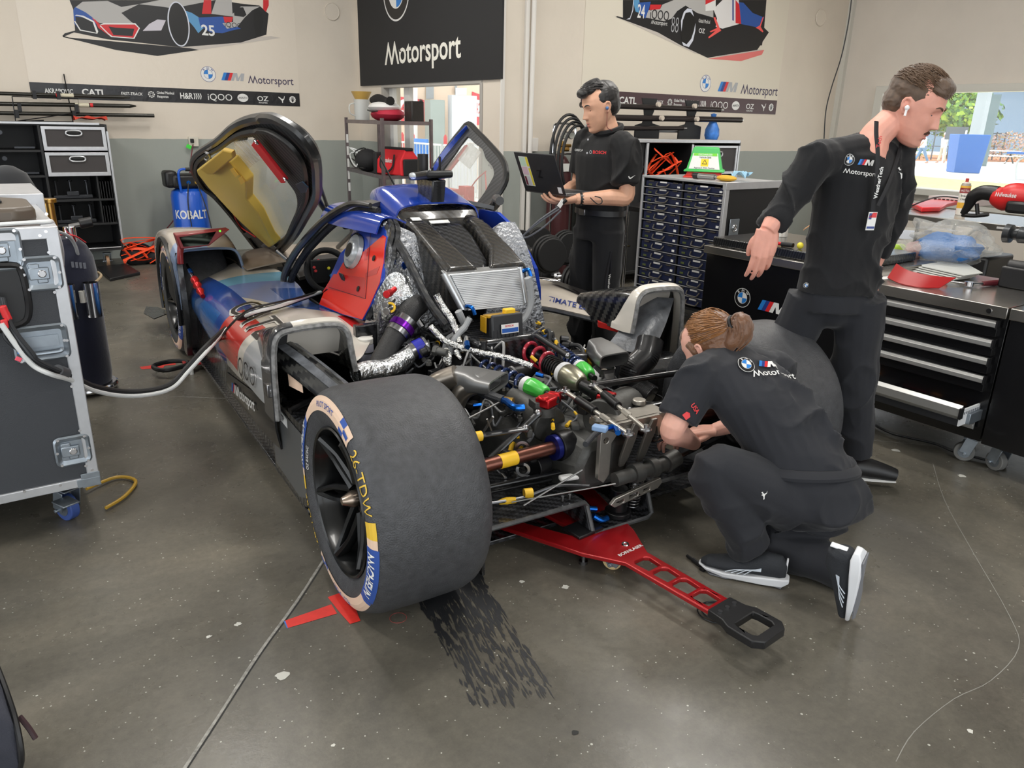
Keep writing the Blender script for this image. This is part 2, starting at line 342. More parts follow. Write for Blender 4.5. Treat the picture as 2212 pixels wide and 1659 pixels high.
# conduit, corner bead
m=MB(mat('white_conduit',(222,218,212),.5));m.cyl((4.40,5.955,.0),(4.40,5.955,3.7),.022);m.bb((4.085,5.985,0),(4.125,6.0,3.7));m.bb((4.33,5.97,0),(4.37,6.0,3.7));m.bb((4.43,5.96,1.21),(4.50,6.0,1.33));struct('trim_conduit',m,bevel=.003)
m=MB(FR2);m.bb((9.14,5.94,0),(9.2,6.0,3.7));struct('trim_corner',m)
for nm,Z,c in(('trim_wall_ring',(3.799,8.99,2.598),0),('trim_wall_ring',(8.605,5.99,2.707),0)):
    m=MB(WALL);m.torus(Z,(0,1,0),.085,.007,40,6);m.cyl(V(Z)+V((0,.01,0)),V(Z)-V((0,.004,0)),.083,n=40);struct(nm,m)
# ceiling lamps
TL=mat('lamp_tube',(255,250,240),.5,emit=5)
LAMPW=28
for i,(x,y)in enumerate([(-1.0,2.4),(-.9,6.2),(1.6,-1.2),(2.6,2.2),(2.3,6.6),(6.2,-.6),(6.2,3.9),(4.3,3.2),(.9,4.4)]):
    area('lamp_light',(x,y,3.6),(0,0,0),.3,1.25,LAMPW,(1,.97,.92));o=tag(MB(mat('lamp_housing',(225,225,222),.5)).box((0,0,.03),(.3,1.25,.06)).build('ceiling_lamp',loc=(x,y,3.64)),'white ceiling batten lamp over the garage','lamp','ceiling lamps')
    MB(TL).cyl((-.07,-.58,-.02),(-.07,.58,-.02),.018).cyl((.07,-.58,-.02),(.07,.58,-.02),.018).build('tube',o)
# ---------- posters: flat prints on the wall
PAP=mat('poster_paper',(222,212,198),.28,bump=(14,.35,.01));PAPR=mat('poster_paper_right',(222,214,198),.5)
PBLK=mat('poster_black',(34,34,38),.3,bump=(14,.35,.01));PBR=mat('poster_dark_red_brown',(74,52,56),.45)
INK=mat('poster_ink_purple',(64,56,84),.4);PINK=mat('poster_light_grey_ink',(236,232,224),.5)
def poster(P,x0,x1,zs0,zs1,ztop,paper,band,label,red):
    m=MB(paper);m.prism([(x0,zs1),(x1,zs1),(x1,ztop),(x0,ztop)],P(0,0),(1,0,0),(0,0,1),.001)
    o=tag(m.build('poster',smooth=0),label,'poster')
    m=MB(band);m.prism([(x0,zs0),(x1,zs0),(x1,zs1),(x0,zs1)],P(0,0),(1,0,0),(0,0,1),.002);m.build('sponsor_band',o,smooth=0)
    return o
PL=plane((0,8.998,0),(1,0,0),(0,0,1));PR=plane((0,5.998,0),(1,0,0),(0,0,1))
pl=poster(PL,.72,3.36,1.575,1.715,2.85,PAP,PBLK,'wide printed poster of a race car driving left, above the black storage cabinet',0)
pr=poster(PR,5.02,8.0,1.62,1.775,2.85,PAPR,PBR,'printed poster of a race car seen from behind, above the pole rack',1)
def fnoff(P,d):return lambda u,v,w=0:P(u,v,w+d)
def sponsors(o,P,x0,x1,z,h):
    f=fnoff(P,.0025);W=x1-x0;X=lambda t:x0+W*t
    def tx(s,t,hh,b=.02,sx=1,sl=0):lettering(o,'sponsor_word',s,f,X(t),z-hh*.5,hh,WHITE,b,'CENTER',sx,sl)
    tx('AKRAPOVIC',.09,h*.3,.03,.75);tx('CATL',.205,h*.42,.04,1.05);tx('FAST-TRACK',.335,h*.2,.02,.9,.25);tx('H&R',.535,h*.42,.03,.8);tx('iQOO',.665,h*.48,.0,1.05);tx('OZ',.84,h*.36,.02,1.2)
    lettering(o,'sponsor_word','Global Medical',f,X(.425),z+h*.06,h*.18,WHITE,.02,'LEFT',.8);lettering(o,'sponsor_word','Response',f,X(.425),z-h*.2,h*.18,WHITE,.02,'LEFT',.8)
    lettering(o,'sponsor_word','RACING',f,X(.84),z-h*.36,h*.11,WHITE,.02,'CENTER',1.2)
    m=MB(WHITE)
    for k in range(8):a=k*pi/4;disc2(f,X(.405)+math.cos(a)*h*.17,z+math.sin(a)*h*.17,0,h*.065,10,mb=m)
    disc2(f,X(.405),z,h*.09,h*.17,16,mb=m)
    for k in range(4):x=X(.562)+k*h*.15;poly2(m,f,[(x,z-h*.22),(x+h*.07,z-h*.22),(x+h*.13,z),(x+h*.07,z+h*.2),(x,z+h*.2),(x+h*.06,z)])
    vs=[(X(.757)+math.cos(a)*h*.42,z+math.sin(a)*h*.3)for a in[i*pi/12 for i in range(24)]];poly2(m,f,vs)
    s=h*.012;x=X(.92);poly2(m,f,[(x-22*s,z+16*s),(x-10*s,z+12*s),(x+2*s,z+2*s),(x+14*s,z+4*s),(x+20*s,z+20*s),(x+24*s,z+20*s),(x+18*s,z),(x+10*s,z-8*s),(x+8*s,z-24*s),(x+4*s,z-24*s),(x+2*s,z-10*s),(x-8*s,z),(x-20*s,z+10*s)])
    x=X(.968);poly2(m,f,[(x+math.cos(a)*h*(.24 if i%2 else .28),z+math.sin(a)*h*.27)for i,a in enumerate([k*pi/12 for k in range(24)])])
    m.build('sponsor_marks',o,smooth=0)
    m=MB(PBLK);g=fnoff(P,.0035);m.text('MINTH',lambda u,v:g(X(.757)+u,z-h*.08+v),h*.16,.02,sx=.9)
    for a in(-.9,-.45,0,.45,.9):
        c,s_=math.sin(a),math.cos(a);x=X(.968);poly2(m,g,[(x-.003,z-h*.2),(x+.003,z-h*.2),(x+.003+c*h*.2,z-h*.15+s_*h*.36),(x-.003+c*h*.2,z-h*.15+s_*h*.36)])
    m.build('sponsor_details',o,smooth=0)
sponsors(pl,PL,.72,3.36,1.645,.14);sponsors(pr,PR,5.02,8.0,1.697,.155)
for o,P,cx,cz,R,mx_,mz,tx_,tz,hh,wd in((pl,PL,2.375,1.868,.077,2.505,1.815,2.79,1.800,.078,.55),(pr,PR,6.745,1.905,.085,6.95,1.835,7.335,1.825,.10,.62)):
    roundel(o,'round_emblem',fnoff(P,.002),R,False)if 0 else None
    f=fnoff(P,.002);ff=(lambda f,cx,cz:(lambda u,v,w=0:f(cx+u,cz+v,w)))(f,cx,cz)
    roundel(o,'round_emblem',ff,R,False);mstripes(o,'stripe_emblem',f,mx_,mz,hh*1.0)
    lettering(o,'motorsport_word','Motorsport',f,tx_,tz,hh*1.05,INK,.008,'LEFT',.88)
def art(o,P,items,name='car_print',d=.0028):
    for i,(nm,c,pts)in enumerate(items):
        m=MB(c if not isinstance(c,tuple)else mat('print_%d_%d_%d'%c,c,.4));f=fnoff(P,d+i*.00012)
        if isinstance(pts,tuple):  # ellipse ring cx,cz,rx,rz,w
            cx,cz,rx,rz,w_=pts;n=48;vs=[];fs=[]
            for k in range(n):a=2*pi*k/n;vs+=[f(cx+(rx-w_)*math.cos(a),cz+(rz-w_)*math.sin(a)),f(cx+rx*math.cos(a),cz+rz*math.sin(a))];fs.append((2*k,2*k+1,(2*k+3)%(2*n),(2*k+2)%(2*n)))
            m.add(vs,fs)
        else:poly2(m,f,pts)
        m.build(nm,o,smooth=0)
K=(24,24,27);GY=(178,176,174);BL=(38,82,160);RD=(206,36,44);LB=(88,150,196);SH=(196,188,180)
art(pl,PL,[('car_print',SH,[(1.847,2.013),(2.307,2.1),(3.187,2.28),(3.08,2.291),(2.176,2.161)]),
('car_print',K,[(1.064,2.131),(1.164,2.179),(1.448,2.139),(1.731,2.13),(2.116,2.113),(2.747,2.202),(3.03,2.301),(3.072,2.511),(2.978,2.583),(2.781,2.583),(2.544,2.595),(1.166,2.46),(1.186,2.382),(1.175,2.196),(1.084,2.165),(1.062,2.143),(1.194,2.108),(1.51,2.047),(1.891,2.016),(2.307,2.1),(2.216,2.111)]),
('car_print',GY,[(1.195,2.391),(1.274,2.455),(1.494,2.484),(1.611,2.442),(1.775,2.482),(1.975,2.539),(2.357,2.577),(2.521,2.592),(1.763,2.385),(1.691,2.312),(1.718,2.298),(1.397,2.28),(1.36,2.301),(1.191,2.367)]),
('car_print',BL,[(1.185,2.374),(1.205,2.404),(1.289,2.364),(1.343,2.324),(1.363,2.293),(1.368,2.211),(1.202,2.223),(1.176,2.261)]),
('car_print',K,[(1.196,2.319),(1.263,2.317),(1.353,2.276),(1.366,2.195),(1.228,2.209),(1.189,2.242)]),
('car_print',RD,[(1.335,2.323),(1.365,2.305),(1.386,2.283),(1.4,2.267),(1.719,2.302),(1.748,2.267),(1.694,2.17),(1.484,2.162),(1.402,2.222),(1.38,2.237),(1.368,2.269)]),
('car_print',K,[(1.472,2.257),(1.536,2.25),(1.704,2.255),(1.679,2.185),(1.507,2.181)]),
('car_print',K,[(1.604,2.388),(1.775,2.482),(1.968,2.48),(2.085,2.474),(2.209,2.459),(2.32,2.444),(2.299,2.245),(2.13,2.158),(1.732,2.138),(1.693,2.161),(1.748,2.267),(1.718,2.298),(1.686,2.312)]),
('headlamp_print',(200,196,206),[(1.848,2.309),(1.932,2.358),(2.01,2.356),(1.955,2.258),(1.779,2.24)]),
('car_print',LB,[(2.139,2.479),(2.271,2.448),(2.34,2.41),(2.376,2.317),(2.315,2.26),(2.283,2.31)]),
('car_print',BL,[(2.331,2.41),(2.576,2.44),(2.759,2.339),(2.66,2.313),(2.561,2.279),(2.442,2.278),(2.341,2.332)]),
('car_print',RD,[(2.371,2.448),(2.404,2.581),(2.478,2.588),(2.465,2.456)]),
('car_print',RD,[(2.586,2.441),(2.687,2.445),(2.667,2.394),(2.594,2.379)]),
('car_print',GY,[(2.465,2.456),(2.525,2.593),(2.688,2.609),(2.685,2.476),(2.779,2.556),(2.987,2.575),(2.899,2.531),(2.809,2.451),(2.722,2.354),(2.613,2.327),(2.57,2.377),(2.682,2.396),(2.687,2.45)]),
('car_print',K,[(2.7,2.539),(2.803,2.549),(2.831,2.48),(2.799,2.455),(2.702,2.46)]),
('car_print',RD,[(3.023,2.642),(3.083,2.647),(3.079,2.593),(3.043,2.526),(3.015,2.551)]),
('wheel_print',(14,14,15),(2.13,2.33,.105,.21,.105)),('wheel_print',(210,214,226),(2.13,2.33,.105,.21,.012)),
('wheel_print',(14,14,15),[(2.914,2.532),(2.955,2.545),(3.002,2.513),(3.004,2.413),(2.963,2.291),(2.912,2.278),(2.898,2.405)]),
('grille_print',WHITE,[(1.19,2.327),(1.207,2.336),(1.265,2.333),(1.351,2.292),(1.375,2.204),(1.364,2.182),(1.215,2.199),(1.179,2.277),(1.187,2.282),(1.224,2.208),(1.357,2.19),(1.338,2.283),(1.255,2.32),(1.209,2.328)]),
('grille_print',WHITE,[(1.395,2.263),(1.434,2.283),(1.719,2.306),(1.756,2.263),(1.693,2.161),(1.484,2.162),(1.458,2.185),(1.394,2.255),(1.403,2.259),(1.463,2.194),(1.493,2.171),(1.685,2.169),(1.744,2.262),(1.713,2.293),(1.441,2.271)])])
# ring on wheel sits where the photo shows it
f=fnoff(PL,.005);q=(2.416,9,2.298);lettering(pl,'race_number','25',f,q[0],q[2]-.05,.1,WHITE,.03,'CENTER');q=(2.684,9,2.364);lettering(pl,'side_word','iQOO',f,q[0],q[2]-.02,.05,mat('print_ink',(30,30,34),.4),0,'CENTER')
art(pr,PR,[('car_print',SH,[(5.378,2.443),(5.975,2.311),(6.533,2.189),(7.279,2.167),(7.653,2.295),(6.523,2.255),(5.71,2.407)]),
('car_print',(226,120,116),[(6.74,2.148),(7.653,2.295),(7.623,2.245),(7.281,2.158)]),
('car_print',K,[(5.39,2.58),(5.478,2.588),(5.492,2.437),(5.414,2.443),(5.403,2.434),(5.971,2.345),(6.316,2.25),(6.739,2.157),(6.86,2.179),(7.533,2.287),(7.697,2.479),(7.607,2.519),(7.59,2.795)]),
('car_print',LB,[(5.603,2.6),(5.688,2.609),(5.732,2.491),(5.65,2.504)]),
('car_print',BL,[(5.679,2.584),(5.844,2.608),(5.822,2.524),(5.792,2.455),(5.701,2.488)]),
('car_print',RD,[(5.841,2.583),(5.992,2.597),(5.978,2.554),(5.834,2.533)]),
('car_print',GY,[(5.821,2.532),(5.978,2.554),(6.005,2.598),(6.161,2.655),(6.611,2.699),(6.742,2.677),(6.763,2.548),(6.512,2.569),(6.333,2.621),(6.22,2.56),(6.15,2.486),(6.056,2.453),(5.791,2.463)]),
('car_print',BL,[(7.114,2.73),(7.212,2.731),(7.383,2.647),(7.586,2.619),(7.528,2.512),(7.213,2.523)]),
('car_print',(224,222,222),[(6.75,2.626),(6.878,2.725),(7.133,2.75),(7.183,2.521),(6.924,2.455),(6.813,2.463),(6.821,2.544)]),
('car_print',RD,[(7.081,2.745),(7.149,2.707),(7.213,2.523),(7.121,2.525)]),('car_print',NAVY,[(7.03,2.74),(7.052,2.742),(7.088,2.544),(7.064,2.547)]),
('car_print',WHITE,[(6.62,2.683),(6.771,2.715),(6.787,2.62),(6.634,2.597)]),('car_print',RD,[(6.618,2.7),(6.771,2.715),(6.624,2.657)]),
('car_print',K,[(6.82,2.42),(7.213,2.523),(7.528,2.512),(7.617,2.472),(7.603,2.339),(7.392,2.315),(6.922,2.246)]),
('wheel_print',(14,14,15),[(5.484,2.589),(5.609,2.601),(5.618,2.521),(5.595,2.446),(5.536,2.425),(5.497,2.51)]),
('wheel_print',(210,214,226),[(5.609,2.601),(5.615,2.602),(5.618,2.513),(5.584,2.429),(5.536,2.425),(5.583,2.445),(5.606,2.512)]),
('wheel_print',(14,14,15),[(6.283,2.54),(6.336,2.596),(6.417,2.603),(6.482,2.536),(6.513,2.422),(6.488,2.306),(6.428,2.24),(6.343,2.252),(6.293,2.37)]),
('wheel_ring_print',(210,214,226),[(6.285,2.476),(6.314,2.56),(6.363,2.598),(6.425,2.596),(6.469,2.531),(6.408,2.568),(6.342,2.554),(6.311,2.483),(6.305,2.379)]),
('wheel_ring_print',(210,214,226),[(6.498,2.473),(6.508,2.404),(6.488,2.306),(6.435,2.241),(6.35,2.252),(6.325,2.285),(6.397,2.264),(6.458,2.321),(6.488,2.402)]),
('tail_lamp_print',(238,90,86),[(6.763,2.548),(6.791,2.555),(6.881,2.451),(6.905,2.435),(6.757,2.361),(6.723,2.345),(6.714,2.358),(6.819,2.428),(6.743,2.405),(6.727,2.412),(6.836,2.456)]),
('tail_lamp_print',(238,90,86),[(7.555,2.617),(7.577,2.628),(7.542,2.523),(7.599,2.48),(7.585,2.47),(7.499,2.5),(7.458,2.506),(7.524,2.535)])])
f=fnoff(PR,.005);q=(5.723,6,2.515);lettering(pr,'race_number','24',f,q[0],q[2]-.06,.12,WHITE,.02,'CENTER',.6);q=(5.978,6,2.5);lettering(pr,'side_word','iQOO',f,q[0],q[2]-.04,.09,mat('print_ink',(30,30,34),.4),0,'CENTER',.8)
q=(5.98,6,2.434);lettering(pr,'side_word','Motorsport',f,q[0],q[2]-.02,.04,WHITE,0,'CENTER',.8);q=(6.204,6,2.431);lettering(pr,'side_word','88',f,q[0],q[2]-.07,.15,SILV,-.02,'CENTER',.55);q=(6.63,6,2.484);lettering(pr,'side_word','Global Medical',f,q[0],q[2],.035,WHITE,0,'CENTER',.6);q=(6.606,6,2.407);lettering(pr,'side_word','OZ',f,q[0],q[2]-.02,.045,WHITE,.02,'CENTER',1)
# banner over the far window
PB=plane((4.096,0,0),(0,-1,0),(0,0,1));m=MB(mat('banner_cloth',(38,38,39),.8));m.prism([(-8.91,1.822),(-5.975,1.822),(-5.975,3.3),(-8.91,3.3)],PB(0,0),(0,-1,0),(0,0,1),.02)
bn=tag(m.build('banner',smooth=0),'large black banner with round emblem and Motorsport in white over the far window','banner')
BW=mat('banner_white',(238,236,226),.6)
lettering(bn,'motorsport_word','Motorsport',fnoff(PB,.021),-7.45,2.03,.225,BW,.022,'CENTER',1.0)
q=(4.1,7.943,2.739);f=(lambda u,v,w=0:PB(-q[1]+u,q[2]+v,.021+w));roundel(bn,'round_emblem',f,.30)
# outlet
m=MB(mat('ivory_plastic',(214,208,194),.4));q=(2.149,9,1.184);m.box((q[0],8.98,q[2]),(.1,.03,.1));o=tag(m.build('outlet',bevel=.006),'ivory wall outlet beside the pale door of the car, with a green tag','outlet')
m=MB(BLKPL);m.box((q[0]-.02,8.955,q[2]+.01),(.035,.03,.04));m.build('plug',o,bevel=.004)
m=MB(mat('green_tag',(70,220,70),.5));m.box((q[0]-.06,8.95,q[2]-.05),(.05,.004,.04),M=Matrix.Rotation(.5,3,'Y'));m.build('tag',o)
# ---------- floor marks
TAPE=mat('red_tape',(222,52,44),.45,var=(30,.08))
def tape(polys,label,sd=1):
    m=MB(TAPE)
    for i,p in enumerate(polys):poly2(m,lambda u,v,i=i:V((u,v,.0012+.0005*i)),p)
    return tag(m.build('tape_mark',smooth=0),label,'tape')
o=tape([[(0.598,2.001),(0.748,2.002),(0.744,1.947),(0.592,1.961)],[(0.753,2.044),(0.807,2.045),(0.811,1.979),(0.789,1.873),(0.756,1.876),(0.753,1.944)]],'red tape cross on the floor under the near rear tyre')
m=MB(mat('blue_tape',(70,120,200),.5));poly2(m,lambda u,v:V((u,v,.0008)),[(0.593,2.001),(0.602,1.998),(0.598,1.96),(0.589,1.961)]);m.build('blue_tape_edge',o,smooth=0)
tape([[(0.721,4.907),(0.848,4.907),(0.879,4.979),(0.928,4.927),(0.915,4.845),(0.854,4.86),(0.835,4.817),(0.722,4.853)]],'small red tape mark on the floor left of the front wheel')
DM=mat('tyre_mark_rubber',(36,37,40),.5)
m=MB(DM);r=random.Random(3)
a0=V((0.987,1.863,0));a1=V((1.244,1.904,0));b0=V((0.887,1.385,0));b1=V((1.106,1.325,0))
for i in range(620):
    s=r.random();t=r.random()**1.5*1.05;L_=r.uniform(.02,.12)*(1-.45*t);w_=r.uniform(.0015,.0065)*(1.2-.4*t)
    p=(a0.lerp(a1,s)).lerp(b0.lerp(b1,s),t);d=(b0.lerp(b1,s)-a0.lerp(a1,s)).normalized();n=V((-d.y,d.x,0))
    z=V((0,0,.0008+.000001*i));m.add([p+z-d*L_/2,p+z-n*w_+d*L_*.1,p+z+d*L_/2,p+z+n*w_-d*L_*.05],[(0,1,2,3)])
tag(m.build('tyre_mark',smooth=0),'dark streaked rubber marks trailing behind the near rear tyre','stain',kind='stuff')
SP=mat('paint_chip',(205,204,196),.6)
for k,(q,sz)in enumerate([((0.507,1.768,0),.020),((0.473,2.062,0),.012),((0.384,2.049,0),.009),((1.436,1.669,0),.014),((1.331,1.774,0),.011),((0.525,1.453,0),.006),((1.05,1.153,0),.010),((1.908,0.587,0),.01),((3.513,1.689,0),.025),((3.492,1.368,0),.02)]):
    m=MB(SP if k!=6 else DK);r.seed(k);poly2(m,lambda u,v:V((q[0]+u,q[1]+v,.0012)),[(math.cos(a)*sz*r.uniform(.6,1.15),math.sin(a)*sz*r.uniform(.5,1.05))for a in[i*pi/6 for i in range(12)]])
    tag(m.build('paint_chip' if k!=6 else 'oil_spot',smooth=0),('pale paint chip on the floor '+['left of the floor joint, the largest','nearest the red tape cross','below the chip near the tape cross','between the near tyre and the red trolley caster','just right of the near tyre','at the bottom of the view','','on the lower right floor','beside the standing man’s black shoe','in front of the drawer cabinet caster'][k])if k!=6 else 'small dark oil spot low on the floor','mark')
m=MB(mat('red_chalk',(150,60,56),.8));q=(0.893,1.824,0);m.torus((q[0],q[1],.0006),(0,0,1),.026,.0009,30,4);tag(m.build('chalk_ring'),'faint red chalk ring on the floor by the near tyre','mark')

# ================= outside the windows
GR=-.3
tag(MB(mat('outside_concrete',(226,224,216),.9)).bb((4.3,6.2,GR-.1),(60,70,GR)).build('trim_outside_ground',smooth=0),kind='structure')
tag(MB(mat('outside_concrete',(226,224,216),.9)).bb((9.4,-30,GR-.1),(60,6.2,GR)).build('trim_outside_ground',smooth=0),kind='structure')
# --- through the far window: the next garages
m=MB(mat('beige_building',(222,200,176),.8));m.bb((5.5,18,GR),(16,18.3,5));bld=tag(m.build('garage_building',smooth=0),'beige garage row with red number panels seen through the far window','building')
COLW=mat('white_column',(240,240,238),.6);GCOL=mat('grey_column',(150,155,156),.6)
Pg=plane((0,18,0),(1,0,0),(0,0,1));f=fnoff(Pg,.02)
for c,pts in((mat('sign_red',(205,52,60),.6),[(9.188,1.992),(9.948,1.932),(9.94,1.393),(9.169,1.324)]),(mat('sign_red',(205,52,60),.6),[(11.361,2.184),(11.606,2.125),(11.615,1.366),(11.368,1.362)]),(mat('sign_red',(205,52,60),.6),[(9.804,1.949),(9.896,1.941),(9.886,1.381),(9.794,1.379)])):
    m=MB(c);poly2(m,f,pts);m.build('number_panel',bld,smooth=0)
for q,s in(((9.384,18,1.719),'41'),((11.537,18,1.781),'42')):
    m=MB(WHITE);disc2(fnoff(Pg,.03),q[0],q[2],0,.21,32,mb=m);m.build('number_disc',bld,smooth=0);lettering(bld,'number',s,fnoff(Pg,.04),q[0],q[2]-.12,.26,mat('sign_red',(205,52,60),.6),.02,'CENTER',.8)
m=MB(COLW)
for pts in([(9.599,2.198),(9.715,2.203),(9.684,0.554),(9.565,0.555)],[(8.906,2.169),(9.13,2.179),(9.064,-0.116),(8.833,-0.11)],[(10.809,2.249),(11.143,2.263),(11.144,2.096),(10.809,2.083)]):poly2(m,fnoff(plane((0,17.9,0),(1,0,0),(0,0,1)),0),pts)
m.build('column',bld,smooth=0)
m=MB(GCOL);poly2(m,fnoff(Pg,.05),[(9.98,2.27),(10.205,2.28),(10.201,1.963),(9.975,1.955)]);poly2(m,fnoff(Pg,.05),[(10.815,2.306),(10.884,2.309),(10.884,2.087),(10.814,2.084)]);m.build('post',bld,smooth=0)
q0=(9.736,17.5,1.932);q1=(10.149,17.5,1.371);o=tag(MB(mat('pale_green_cabinet',(140,152,146),.6)).bb((q0[0],17.3,GR),(q1[0],17.6,q0[2])).build('electrical_cabinet',bevel=.02),'pale green electrical cabinet through the far window','cabinet')
q0=(10.281,17.4,2.057);q1=(11.017,17.4,1.366);o=tag(MB(mat('board_white',(190,194,198),.6)).bb((q0[0],17.2,GR),(q1[0],17.4,q0[2])).build('notice_board',bevel=.01),'white framed notice board through the far window','board')
m=MB(mat('board_frame',(170,176,190),.5));z=17.19
for a,b in(((974,226),(1016,228)),((974,226),(976,300)),((1014,226),(1016,300))):
    pass
BAR=mat('barrier_galvanised',(196,200,198),.4,.5)
def barrier(x,y0,y1,label):
    m=MB(BAR);z0,z1=GR+.12,1.02;
    m.tube([(x,y0,GR),(x,y0,z1),(x,y1,z1),(x,y1,GR)],.022,6,0);m.cyl((x,y0,z0+.1),(x,y1,z0+.1),.018,n=6)
    n=int(abs(y1-y0)/.12)
    for i in range(1,n):y=lerp(y0,y1,i/n);m.cyl((x,y,z0+.1),(x,y,z1),.009,n=6)
    return tag(m.build('crowd_barrier'),label,'barrier','crowd barriers beyond the far window')

bA=barrier(7.6,10.6,13.0,'galvanised crowd barrier standing nearest the far window, right half');barrier(7.6,13.1,15.4,'galvanised crowd barrier in the left half of the far window');barrier(9.0,12.0,14.4,'galvanised crowd barrier standing behind the nearer two')
q=(7.9,14.014,0.929);MB(mat('blue_panel',(40,120,200),.6)).box((7.66,q[1],q[2]),(.04,.55,.35)).build('blue_panel',bA)
for i,(px,c)in enumerate([(862,(190,60,60)),(870,(190,60,60)),(880,(180,70,70)),(888,(190,60,60)),(892,(180,60,60)),(962,(190,60,60))]):
    x,y={0:(8,15.627,0.769),1:(8,15.452,0.777),2:(8,15.239,0.786),3:(8,15.071,0.794),4:(8,14.967,0.798),5:(8,13.635,1.118)}[i][:2]
    o=tag(MB(mat('umbrella_red',c,.7)).lathe([(.01,1.2),(.035,1.15),(.045,.75),(.02,.6)],(x,y,0),n=8).build('furled_flag'),'furled red flag on a pole outside the far window','flag','furled red flags outside the far window');MB(WHITE).cyl((x,y,GR),(x,y,.6),.02,n=6).build('pole',o)
# tables and things right outside far window are inside on a bench (see shelves)
# --- through the right window
DX=0
gw=[(41.687,22.438),(40.827,16.115)]
m=MB(mat('outside_grass',(168,172,108),.95,var=(6,.25)));poly2(m,lambda u,v:V((u,v,GR+.01)),[(33.757,19.818),(31.757,11.337),(13.498,4.586),(10.674,6.039)]);tag(m.build('lawn',smooth=0),'strip of dry grass outside the right window','grass',kind='stuff')
m=MB(mat('outside_road',(176,178,178),.9));poly2(m,lambda u,v:V((u,v,GR+.01)),[(38.043,22.377),(38.509,13.833),(32.038,11.441),(34.142,20.048)]);tag(m.build('trim_outside_road',smooth=0),kind='structure')
m=MB(mat('bark_mulch',(186,124,86),.95,var=(3,.2)));poly2(m,lambda u,v:V((u,v,GR+.02)),[(63.882,37.801),(72.011,26.22),(62.203,22.593),(47.707,28.146)]);tag(m.build('mulch_bed',smooth=0),'orange bark bed below the blue grey hall','bark',kind='stuff')
BW2=mat('blue_grey_cladding',(112,132,150),.7,var=(.15,.06));bx=64
q0=(61.938,37.881,-0.3)
X9=78
m=MB(BW2);m.bb((X9,0,GR),(X9+1,80,14));tag(m.build('hall_building',smooth=0),'large blue grey hall filling the right window','building')
# leafy tree
def tree(q,h,r,label,cols,seed,trunk=True,n=2200):
    o=empty('tree' if trunk else 'bush',q,0,label,'tree' if trunk else 'bush');R=random.Random(seed)
    if trunk:
        m=MB(mat('bark',(110,96,82),.9));m.tube([(0,0,0),(.05,0,h*.4),(0,.1,h*.6)],[.16,.12,.08],7)
        for k in range(5):a=k*1.26;m.tube([(0,0,h*.35),(math.cos(a)*r*.4,math.sin(a)*r*.4,h*.6)],[.07,.04],6,0)
        m.build('trunk',o)
    m=MB(cols[0])
    for i in range(n):
        m.use(cols[R.randrange(len(cols))]);d=V((R.gauss(0,1),R.gauss(0,1),R.gauss(0,1))).normalized();rr=R.uniform(.7,1)*(1+.18*noise.noise(d*2.2))
        p=V((d.x*r*rr,d.y*r*rr,h*.66+d.z*h*.36*rr))if trunk else V((d.x*r*rr,d.y*r*rr,max(.02,h*.5+d.z*h*.5*rr)))
        s=R.uniform(.08,.2)*h/3.4;a=V((R.gauss(0,1),R.gauss(0,1),R.gauss(0,1))).normalized()*s;b=a.cross(d).normalized()*s*.6;m.add([p-a,p+b,p+a,p-b],[(0,1,2,3)])
    m.build('foliage',o,smooth=0)
q=(58.336,28.575,-0.3);tree(q,4.6,2.7,'round leafy green tree in front of the blue grey hall',[mat('leaf_a',(110,150,60),.8),mat('leaf_b',(150,180,60),.8),mat('leaf_c',(80,120,60),.8)],4)
q=(60.762,25.149,-0.3);tree(q,2.0,3.2,'brown leafed bush at the right edge of the window',[mat('leaf_d',(178,140,116),.8),mat('leaf_e',(160,150,110),.8),mat('leaf_f',(190,160,150),.8)],5,False)
q=(52.665,28.056,-0.3);tree(q,1.6,1.2,'low green bush behind the walking man',[mat('leaf_a',(110,150,60),.8),mat('leaf_c',(80,120,60),.8)],6,False,300)
q=(59.525,24.163,-0.3);tree(q,.9,1.2,'yellow green plant at the far right of the window',[mat('leaf_g',(190,210,70),.8)],8,False,200)
q=(42.838,19.802,-0.3)
m=MB(mat('steel_column_paint',(160,170,174),.5));m.bb((q[0]-.25,q[1]-.25,GR),(q[0]+.25,q[1]+.25,7));tag(m.build('roof_column',bevel=.02),'tall grey steel column outside the right window','column')
q=(39.195,18.492,-0.3);m=MB(mat('blue_bin_paint',(14,92,170),.5));m.lathe([(.78,0),(.95,1.72)],(q[0]-.2,q[1]-.2,GR),n=4);tag(m.build('blue_planter',bevel=.04),'square blue planter around the foot of the steel column','planter')
q=(48.421,21.992,-0.3);m=MB(mat('dark_panel',(92,112,116),.5));m.box((q[0],q[1],1.6),(.12,1.0,3.9));tag(m.build('dark_panel'),'tall dark board standing behind the blue planter','board')
q=(40.399,19.609,-0.3);o=empty('information_board',q,0,'sloping information board on white legs left of the planter','board');m=MB(mat('board_grey',(90,96,100),.4));m.box((0,0,1.75),(.06,.95,.6),rz=.3);m.build('panel',o)
for s in(-1,1):MB(WHITE).cyl((0,.4*s,0),(0,.45*s,1.9),.04).build('leg',o)
q=(54.828,23.811,-0.3);o=empty('picnic_table',q,0,'picnic table beyond the road outside the right window','table');MB(WHITE).box((0,0,.75),(.8,2.4,.06)).build('tabletop',o);MB(WHITE).box((.7,0,.45),(.3,2.4,.05)).build('bench',o);MB(WHITE).box((-.7,0,.45),(.3,2.4,.05)).build('bench',o)
for s in(-1,1):MB(BLKM).beam((-.6,.8*s,0),(.2,.8*s,.72),.06,.06).beam((.6,.8*s,0),(-.2,.8*s,.72),.06,.06).build('leg',o)
m=MB(mat('fence_dark',(88,96,104),.6));a=V((59.32,27.185,-0.3));b=V((60.128,25.844,-0.3))
